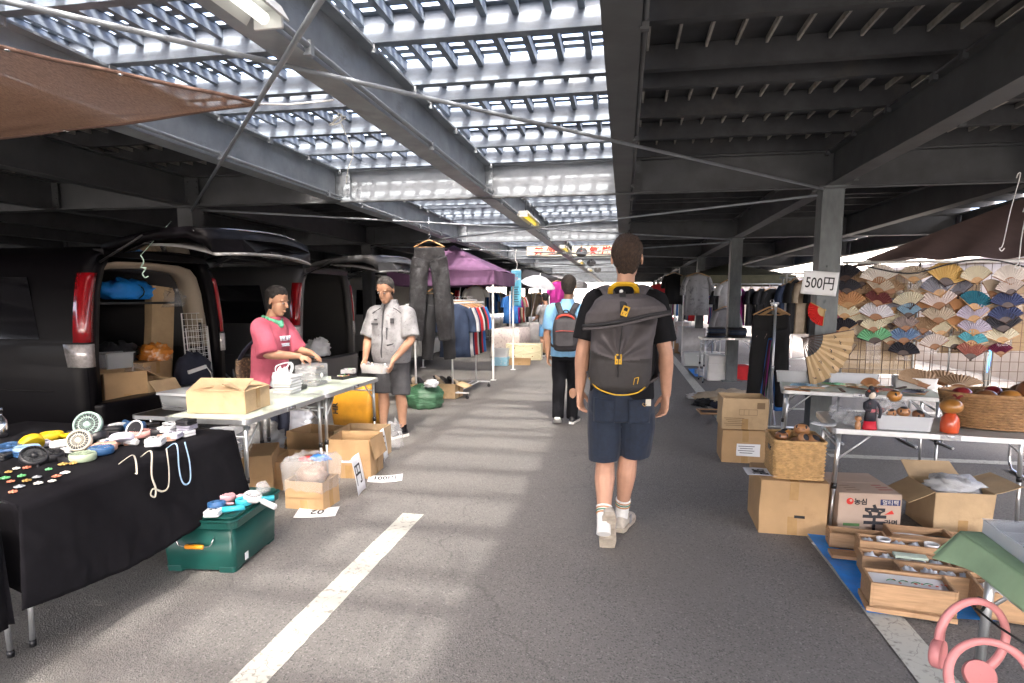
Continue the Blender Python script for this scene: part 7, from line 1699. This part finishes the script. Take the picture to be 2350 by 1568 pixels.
t = thing('banner', 'long light blue hanging banner beside the purple tent', 'banner', (-2.19, 12.5, 1.30)); b = MB(); b.grid(lambda u, v: (-.105 + .21 * u, .01 * math.sin(v * 5), .72 * v), 4, 12, smooth=True); b.build('banner_cloth', mat('banner_blue', (.10, .38, .55), .7, nz=(3, .15), dirt=(8, (.55, .62, .66), (1, 1, 2), .54)), t, solid=.003)
b = MB()
for q in range(7): b.box((.01 * math.sin(q * 5), -.014, .08 + q * .05), (.13 - .03 * (q % 3), .003, .014))
b.build('print_lines', INK, t); b = MB()
for q in (0, 1, 2): b.lathe([(.018, 0), (.026, .001)], 12, TR(-.04 + .05 * (q % 2), -.012, .50 + .06 * q, rx=R(90)), cap=False)
b.build('printed_rings', REDINK, t)
b = MB(); b.tube([(-.09, 0, .73), (.09, 0, .73)], .008, 6); b.tube(crom([(0, 0, .73), (.02, 0, .85), (-.02, 0, .95), (0, 0, 1.15)], 4), .006, 6); b.build('hanging_bar', WHITEP, t)
# things on the left further back
t = thing('drawer_chest', 'cream chest front with carved ovals lying across the aisle end of the left stalls', 'chest', (-2.30, 14.25, 0), R(2)); CRM = mat('cream_lacquer', (.58, .54, .36), .4, nz=(4, .06))
b = MB(); b.box((0, 0, .20), (.84, .34, .38)); b.build('chest_body', CRM, t, bevel=.008)
CRL = mat('carved_line', (.70, .67, .50), .5); b = MB()
for x in (-.21, .21):
    for z in (.10, .29): b.tube([(x + .20 * math.cos(a), -.176, z + .085 * math.sin(a)) for a in [2 * math.pi * k / 28 for k in range(28)]], .006, 5, closed=True)
b.build('carving', CRL, t)
for x in (-.21, .21):
    for z in (.10, .29): b = MB(); b.lathe([(.001, .01), (.014, .008), (.008, 0)], 12, frame((x, -.172, z), (0, -1, 0)), cap=False); b.build('knob', RB_, t)
tub('grey lidded tub on the blue carton before the cream chest', .34, .3, .18, (-2.62, 13.0, .185), R(0), MILKY); carton('cardboard_box', 'light blue printed carton on the ground before the cream chest', .34, .30, .18, (-2.62, 13.0, 0), 0, mat('blue_carton', (.25, .48, .62), .7, dirt=(9, (.6, .65, .68), None, .55)), closed=True, tape=False); carton('cardboard_box', 'flat open cardboard box before the cream chest', .46, .3, .13, (-2.23, 13.2, 0), R(5), CARD, (None, None, None, None))
TBC = mat('patterned_cloth', (.45, .40, .38), .8, dirt=(12, (.12, .10, .12), None, .52)); RDB = mat('red_black_check', (.40, .03, .09), .8, dirt=(22, (.02, .015, .02), None, .5))
def cloth_table(label, L, W, h, loc, rz, m):
    t = thing('cloth_covered_table', label, 'table', loc, rz); b = MB()
    P = rrect(L, W, .04, 3); n = len(P)
    rings = [[(x * .2, y * .2, h) for x, y in P], [(x, y, h) for x, y in P], [(x * 1.03 + .015 * math.sin(i * 1.9), y * 1.03 + .015 * math.cos(i * 2.3), h * .5) for i, (x, y) in enumerate(P)], [(x * 1.06 + .03 * math.sin(i * 1.9), y * 1.06 + .03 * math.cos(i * 2.3), .06) for i, (x, y) in enumerate(P)]]
    b.loft(rings); b.build('cover', m, t); return t
cloth_table('table under patterned cloth behind the cream chest', 1.3, .7, .72, (-2.75, 15.0, 0), R(88), TBC)
cloth_table('table under white cloth farther along the left', 1.6, .7, .72, (-2.6, 18.0, 0), R(90), WHT)
# browsing woman far left
p5 = thing('person', 'person in grey top and denim shorts browsing a stall on the far left', 'person', (-1.93, 15.3, 0), R(35)); Hm = TR(0, .03, 1.345, 0, R(-12), 0, 1.03)
J = dict(SL=(-.15, 0, 1.22), EL=(-.20, .08, .98), WL=(-.14, .28, .93), SR=(.15, 0, 1.22), ER=(.2, .08, .98), WR=(.14, .28, .93), HL=(-.08, 0, .78), KL=(-.08, .02, .42), AL=(-.08, 0, .08), HR=(.08, 0, .78), KR=(.08, .02, .42), AR=(.08, 0, .08), N=(0, 0, 1.28))
man(p5, J, SKIN2, .009, Hm, .6, .6, .88, torso=[((0, 0, .76), .14, .1), ((0, 0, 1.0), .13, .09), ((0, 0, 1.2), .14, .08), ((0, 0, 1.28), .055, .05)], handL=((.1, 1, -.2), (.3, 0, -1), -1), handR=((-.1, 1, -.2), (-.3, 0, -1), 1))
def f(b):
    b.loft([oval((0, 0, .80), .17, .13), oval((0, 0, 1.0), .165, .13), oval((0, 0, 1.16), .165, .11), oval((0, 0, 1.24), .12, .08), oval((0, 0, 1.29), .065, .06)])
    for s in ('L', 'R'): S, E = Vector(J['S' + s]), Vector(J['E' + s]); limb(b, [S.lerp(Vector((0, 0, 1.18)), .3), S, S.lerp(E, .7)], [.06, .07, .075], 14)
garment('top', p5, GRYC, f, .012, (.007, 7), 2)
def f(b):
    b.loft([oval((0, 0, .68), .15, .11), oval((0, 0, .8), .16, .12), oval((0, 0, .86), .15, .11)])
    for s in (-1, 1): limb(b, [(s * .08, 0, .74), (s * .088, 0, .5)], [.088, .09], 14)
garment('denim_shorts', p5, C_('denim_light', (.07, .20, .38)), f, .012, (.006, 7), 2)
hair(Hm, mat('dark_hair', (.022, .018, .016), .5), p5, .3, .35, .006, 9)
for s in (-1, 1): shoe(p5, TR(s * .08, -.07, .004), SHB, SHW, .9)
# ---- rows of stalls running on: rails with clothes, tables, boxes
cols = [(BLK, 'black'), (CHAR, 'charcoal'), (WHT, 'white'), (REDC, 'red'), (JEAN, 'indigo'), (MAG, 'magenta'), (GRYC, 'grey'), (BEI, 'beige'), (KHA, 'olive'), (BLUC, 'blue')]
protos = {}
def shirt_copy(m, cn, loc, rz, grp, lb):
    if cn not in protos: protos[cn] = hang_shirt(lb, loc, rz, m, .78, .44, .25, grp, len(protos)); return protos[cn]
    o = dup(protos[cn], loc, rz, lb); o['group'] = grp; return o
rd = random.Random(5)
RAILS = [(-3.0, 16.9, 90, 1.62, 6, 'behind the browsing person'), (-2.9, 20.3, 88, 1.7, 6, 'second left beyond the cream chest'), (-2.8, 24.0, 90, 1.7, 6, 'third left'), (-2.7, 29, 90, 1.8, 6, 'fourth left'), (2.25, 15.4, 86, 1.66, 7, 'first right beyond the drawers'), (2.55, 13.2, 8, 1.74, 7, 'across the right stall behind the jeans'), (3.0, 9.3, 4, 1.80, 9, 'across the right stall behind the trouser rail'), (3.4, 11.2, 5, 1.80, 9, 'across the right stall behind the column'), (2.0, 18.5, 90, 1.66, 6, 'second right'), (1.9, 22.2, 90, 1.7, 6, 'third right'), (1.85, 27, 90, 1.7, 6, 'fourth right'), (4.2, 14.8, 10, 1.75, 8, 'at the back of the right stalls'), (4.3, 18.5, 80, 1.75, 8, 'far back on the right'), (-4.6, 22, 88, 1.75, 6, 'back row on the left')]
for i, (x, y, rz, h, n, where) in enumerate(RAILS):
    L = 1.5; rail('clothes rail ' + where, L, h, (x, y, 0), R(rz), ALU if i % 2 else WHITEP, None, False)
    dx, dy = math.cos(R(rz)), math.sin(R(rz))
    for k in range(n):
        m, cn = cols[0 if (x > 2.3 and rd.random() < .55) else rd.randrange(10)]; s = -L / 2 + .12 + (L - .24) * k / (n - 1)
        shirt_copy(m, cn, (x + dx * s, y + dy * s, h - .065), R(rz + 90 + rd.uniform(-14, 14) if rz > 45 else rz + rd.uniform(15, 60)), cn + ' shirts on the rail ' + where, cn + ' shirt, ' + ('first', 'second', 'third', 'fourth', 'fifth', 'sixth', 'seventh', 'eighth', 'ninth')[k] + ' along the rail ' + where)
# big pale garments hung high on the right, above the rails
hang_shirt('grey camouflage shirt hung high at the right of the aisle', (1.62, 14.4, 2.02), R(15), mat('grey_camo', (.28, .28, .28), .85, dirt=(9, (.08, .08, .09), None, .52)), .95, .6, .4, None, 3)
hang_shirt('white dress hung on the second right column', (1.95, 12.3, 1.80), R(20), WHT, .62, .40, .2, None, 4); hang_shirt('grey hooded sweatshirt hung below the white dress', (1.92, 12.2, 1.30), R(25), GRYC, .55, .55, .45, None, 5)
hang_shirt('black shirt hung high beside the grey camouflage shirt', (1.25, 16.2, 2.1), R(10), BLK, .8, .5, .3, None, 6); hang_shirt('red shirt hung far along the right of the aisle', (1.1, 20.5, 1.95), R(10), REDC, .7, .5, .3, None, 7)
hang_shirt('white blouse with black flowers hung inside the purple tent', (-2.95, 12.1, 1.72), R(15), mat('black_flower_cloth', (.55, .55, .53), .8, dirt=(7, (.03, .03, .03), None, .58)), .85, .40, .15, None, 8)
hang_shirt('red and black checked dress on the left beyond the browsing person', (-1.75, 16.4, 1.18), R(20), RDB, .85, .34, .12, None, 9); hang_shirt('magenta shawl hung high on the left', (-1.85, 17.3, 1.95), R(30), MAG, .9, .5, .3, None, 10)
b = MB(); b.lathe([(.02, .20), (.2, .15), (.36, .05), (.46, -.05)], 16, cap=False); t = thing('parasol', 'white parasol tilted over the far left stall', 'parasol', (-2.2, 15.9, 1.85), 0, None, R(12), R(14)); b.build('canopy', mat('white_canopy', (.35, .37, .40), .7), t); b = MB(); b.tube([(0, 0, -1.7), (0, 0, .26)], .012, 7); b.build('pole', WHITEP, t)
b = MB(); b.box((0, 0, 0), (.20, .004, .30)); t = thing('notice', 'white printed notice with black figures hanging over the left stalls', 'notice', (-1.42, 16.8, 1.42)); b.build('paper', PAPER, t); b = MB()
for q in range(4): b.box((0, -.004, .09 - q * .06), (.14 - .04 * (q % 2), .003, .022))
b.build('print_lines', INK, t)
for k, (x, y, h, w_, m, nm) in enumerate(((2.7, 16.8, 2.0, 1.3, KHA, 'olive'), (-3.2, 19.0, 2.05, 1.3, CHAR, 'dark grey'), (2.9, 21.5, 2.1, 1.3, BLUC, 'blue'), (-3.0, 26.0, 2.1, 1.4, GRYC, 'grey'))):
    t = thing('canopy_tent', nm + ' stall canopy farther along the ' + ('right' if x > 0 else 'left'), 'tent', (x, y, 0)); b = MB(); b.grid(lambda u, v: ((2 * u - 1) * w_, (2 * v - 1) * w_, h + .35 * (1 - max(abs(2 * u - 1), abs(2 * v - 1)))), 12, 12); b.build('roof', m, t)
    b = MB()
    for (ax, ay), (bx_, by) in (((-1, -1), (1, -1)), ((1, -1), (1, 1)), ((1, 1), (-1, 1)), ((-1, 1), (-1, -1))): b.grid(lambda u, v: ((ax + (bx_ - ax) * u) * w_, (ay + (by - ay) * u) * w_, h - .005 - .22 * v), 8, 2)
    b.build('valance', m, t)
    for sx in (-1, 1):
        for sy in (-1, 1): b = MB(); b.box((sx * (w_ - .03), sy * (w_ - .03), h / 2 - .01), (.03, .03, h - .03)); b.build('leg', WHITEP, t)
for k, (x, y, m) in enumerate(((1.75, 16.6, WHT), (1.7, 20.2, TBC), (1.65, 24.6, REDC), (-2.4, 22.0, TBC), (-2.3, 27, WHT))): cloth_table(('white', 'patterned', 'red', 'dark patterned', 'pale')[k] + ' covered stall table far along the ' + ('right' if x > 0 else 'left'), 1.3, .6, .7, (x, y, 0), R(90), m)
for k in range(16):
    x, y = ((1.45, 15.6 + k * 1.1) if k % 2 else (-2.0, 16.4 + k * 1.1)); carton('cardboard_box', 'small cardboard box far along the ' + ('right' if k % 2 else 'left') + ' of the aisle', .36, .32, .22 + .04 * (k % 3), (x + .15 * math.sin(k * 2), y, 0), k * .5, CARD, closed=True, tape=False, group='cardboard boxes far along the ' + ('right' if k % 2 else 'left') + ' stalls')
# ================================================================== beyond the deck
def wall(name, label, a, b_, h, m, th=.2, cat='wall'):
    a = Vector(a); b_ = Vector(b_); d = (b_ - a).normalized(); s = Vector((-d.y, d.x, 0)) * th / 2; mb_ = MB()
    mb_.loft([[(p.x, p.y, z) for p in (a + s, a - s, b_ - s, b_ + s)] for z in (0.003, h)], smooth=False); mb_.loft([[(p.x, p.y, z) for p in (a + s * 1.5, a - s * 1.5, b_ - s * 1.5, b_ + s * 1.5)] for z in (h + .001, h + .08)], smooth=False); return tag(mb_.build(name, m), label, cat)
CONC = mat('concrete', (.22, .21, .20), .85, nz=(1.5, .25), dirt=(2, (.14, .13, .12), (1, 1, .4), .58))
wall('boundary_wall', 'dark concrete wall closing the left side behind the vans', (-16.6, -6, 0), (-16.6, 46, 0), 2.35, CONC)  # unseen wall added to keep the white sky out on the left
wall('boundary_wall', 'pinkish tiled wall beyond the bright ground on the right', (6.9, -10, 0), (6.9, 60, 0), 2.15, mat('pink_tile', (.40, .35, .31), .7, nz=(3, .15)))
wall('end_wall', 'pale building wall closing the far end of the market', (-30, 58, 0), (30, 58, 0), 7.0, mat('pale_render', (.42, .40, .37), .8, nz=(.6, .15)), .4)
t = thing('bicycle', 'bicycle parked on the bright ground behind the fan wall', 'bicycle', (5.75, 10.9, 0), R(60))
for x in (-.52, .52):
    M = frame((x, 0, .33), (0, 1, 0)); b = MB(); b.tube([M @ Vector((.31 * math.cos(a), .31 * math.sin(a), 0)) for a in [2 * math.pi * k / 26 for k in range(26)]], .018, 6, closed=True)
    o = b.build('wheel', mat('tyre', (.02, .02, .02), .85), t); b = MB()
    for k in range(12): a = 2 * math.pi * k / 12; b.tube([M @ Vector((0, 0, .01)), M @ Vector((.3 * math.cos(a), .3 * math.sin(a), 0))], .002, 4)
    b.build('spokes', CHROME, o)
b = MB()
for p, q in (((-.52, .33), (-.08, .30)), ((-.08, .30), (-.2, .78)), ((-.2, .72), (.36, .72)), ((-.08, .30), (.38, .66)), ((.34, .80), (.52, .33)), ((-.52, .33), (-.19, .72))): b.tube([(p[0], 0, p[1]), (q[0], 0, q[1])], .016, 7)
b.build('frame', BLUC, t); b = MB(); b.tube(crom([(.28, -.25, .95), (.36, -.15, .97), (.35, 0, .93), (.36, .15, .97), (.28, .25, .95)], 4), .012, 7); b.tube([(.35, 0, .93), (.345, 0, .8)], .014, 7); b.build('handlebar', CHROME, t); b = MB(); b.ball((-.22, 0, .84), .08, 12, sx=1.5, sz=.5); b.build('saddle', BLACKP, t)
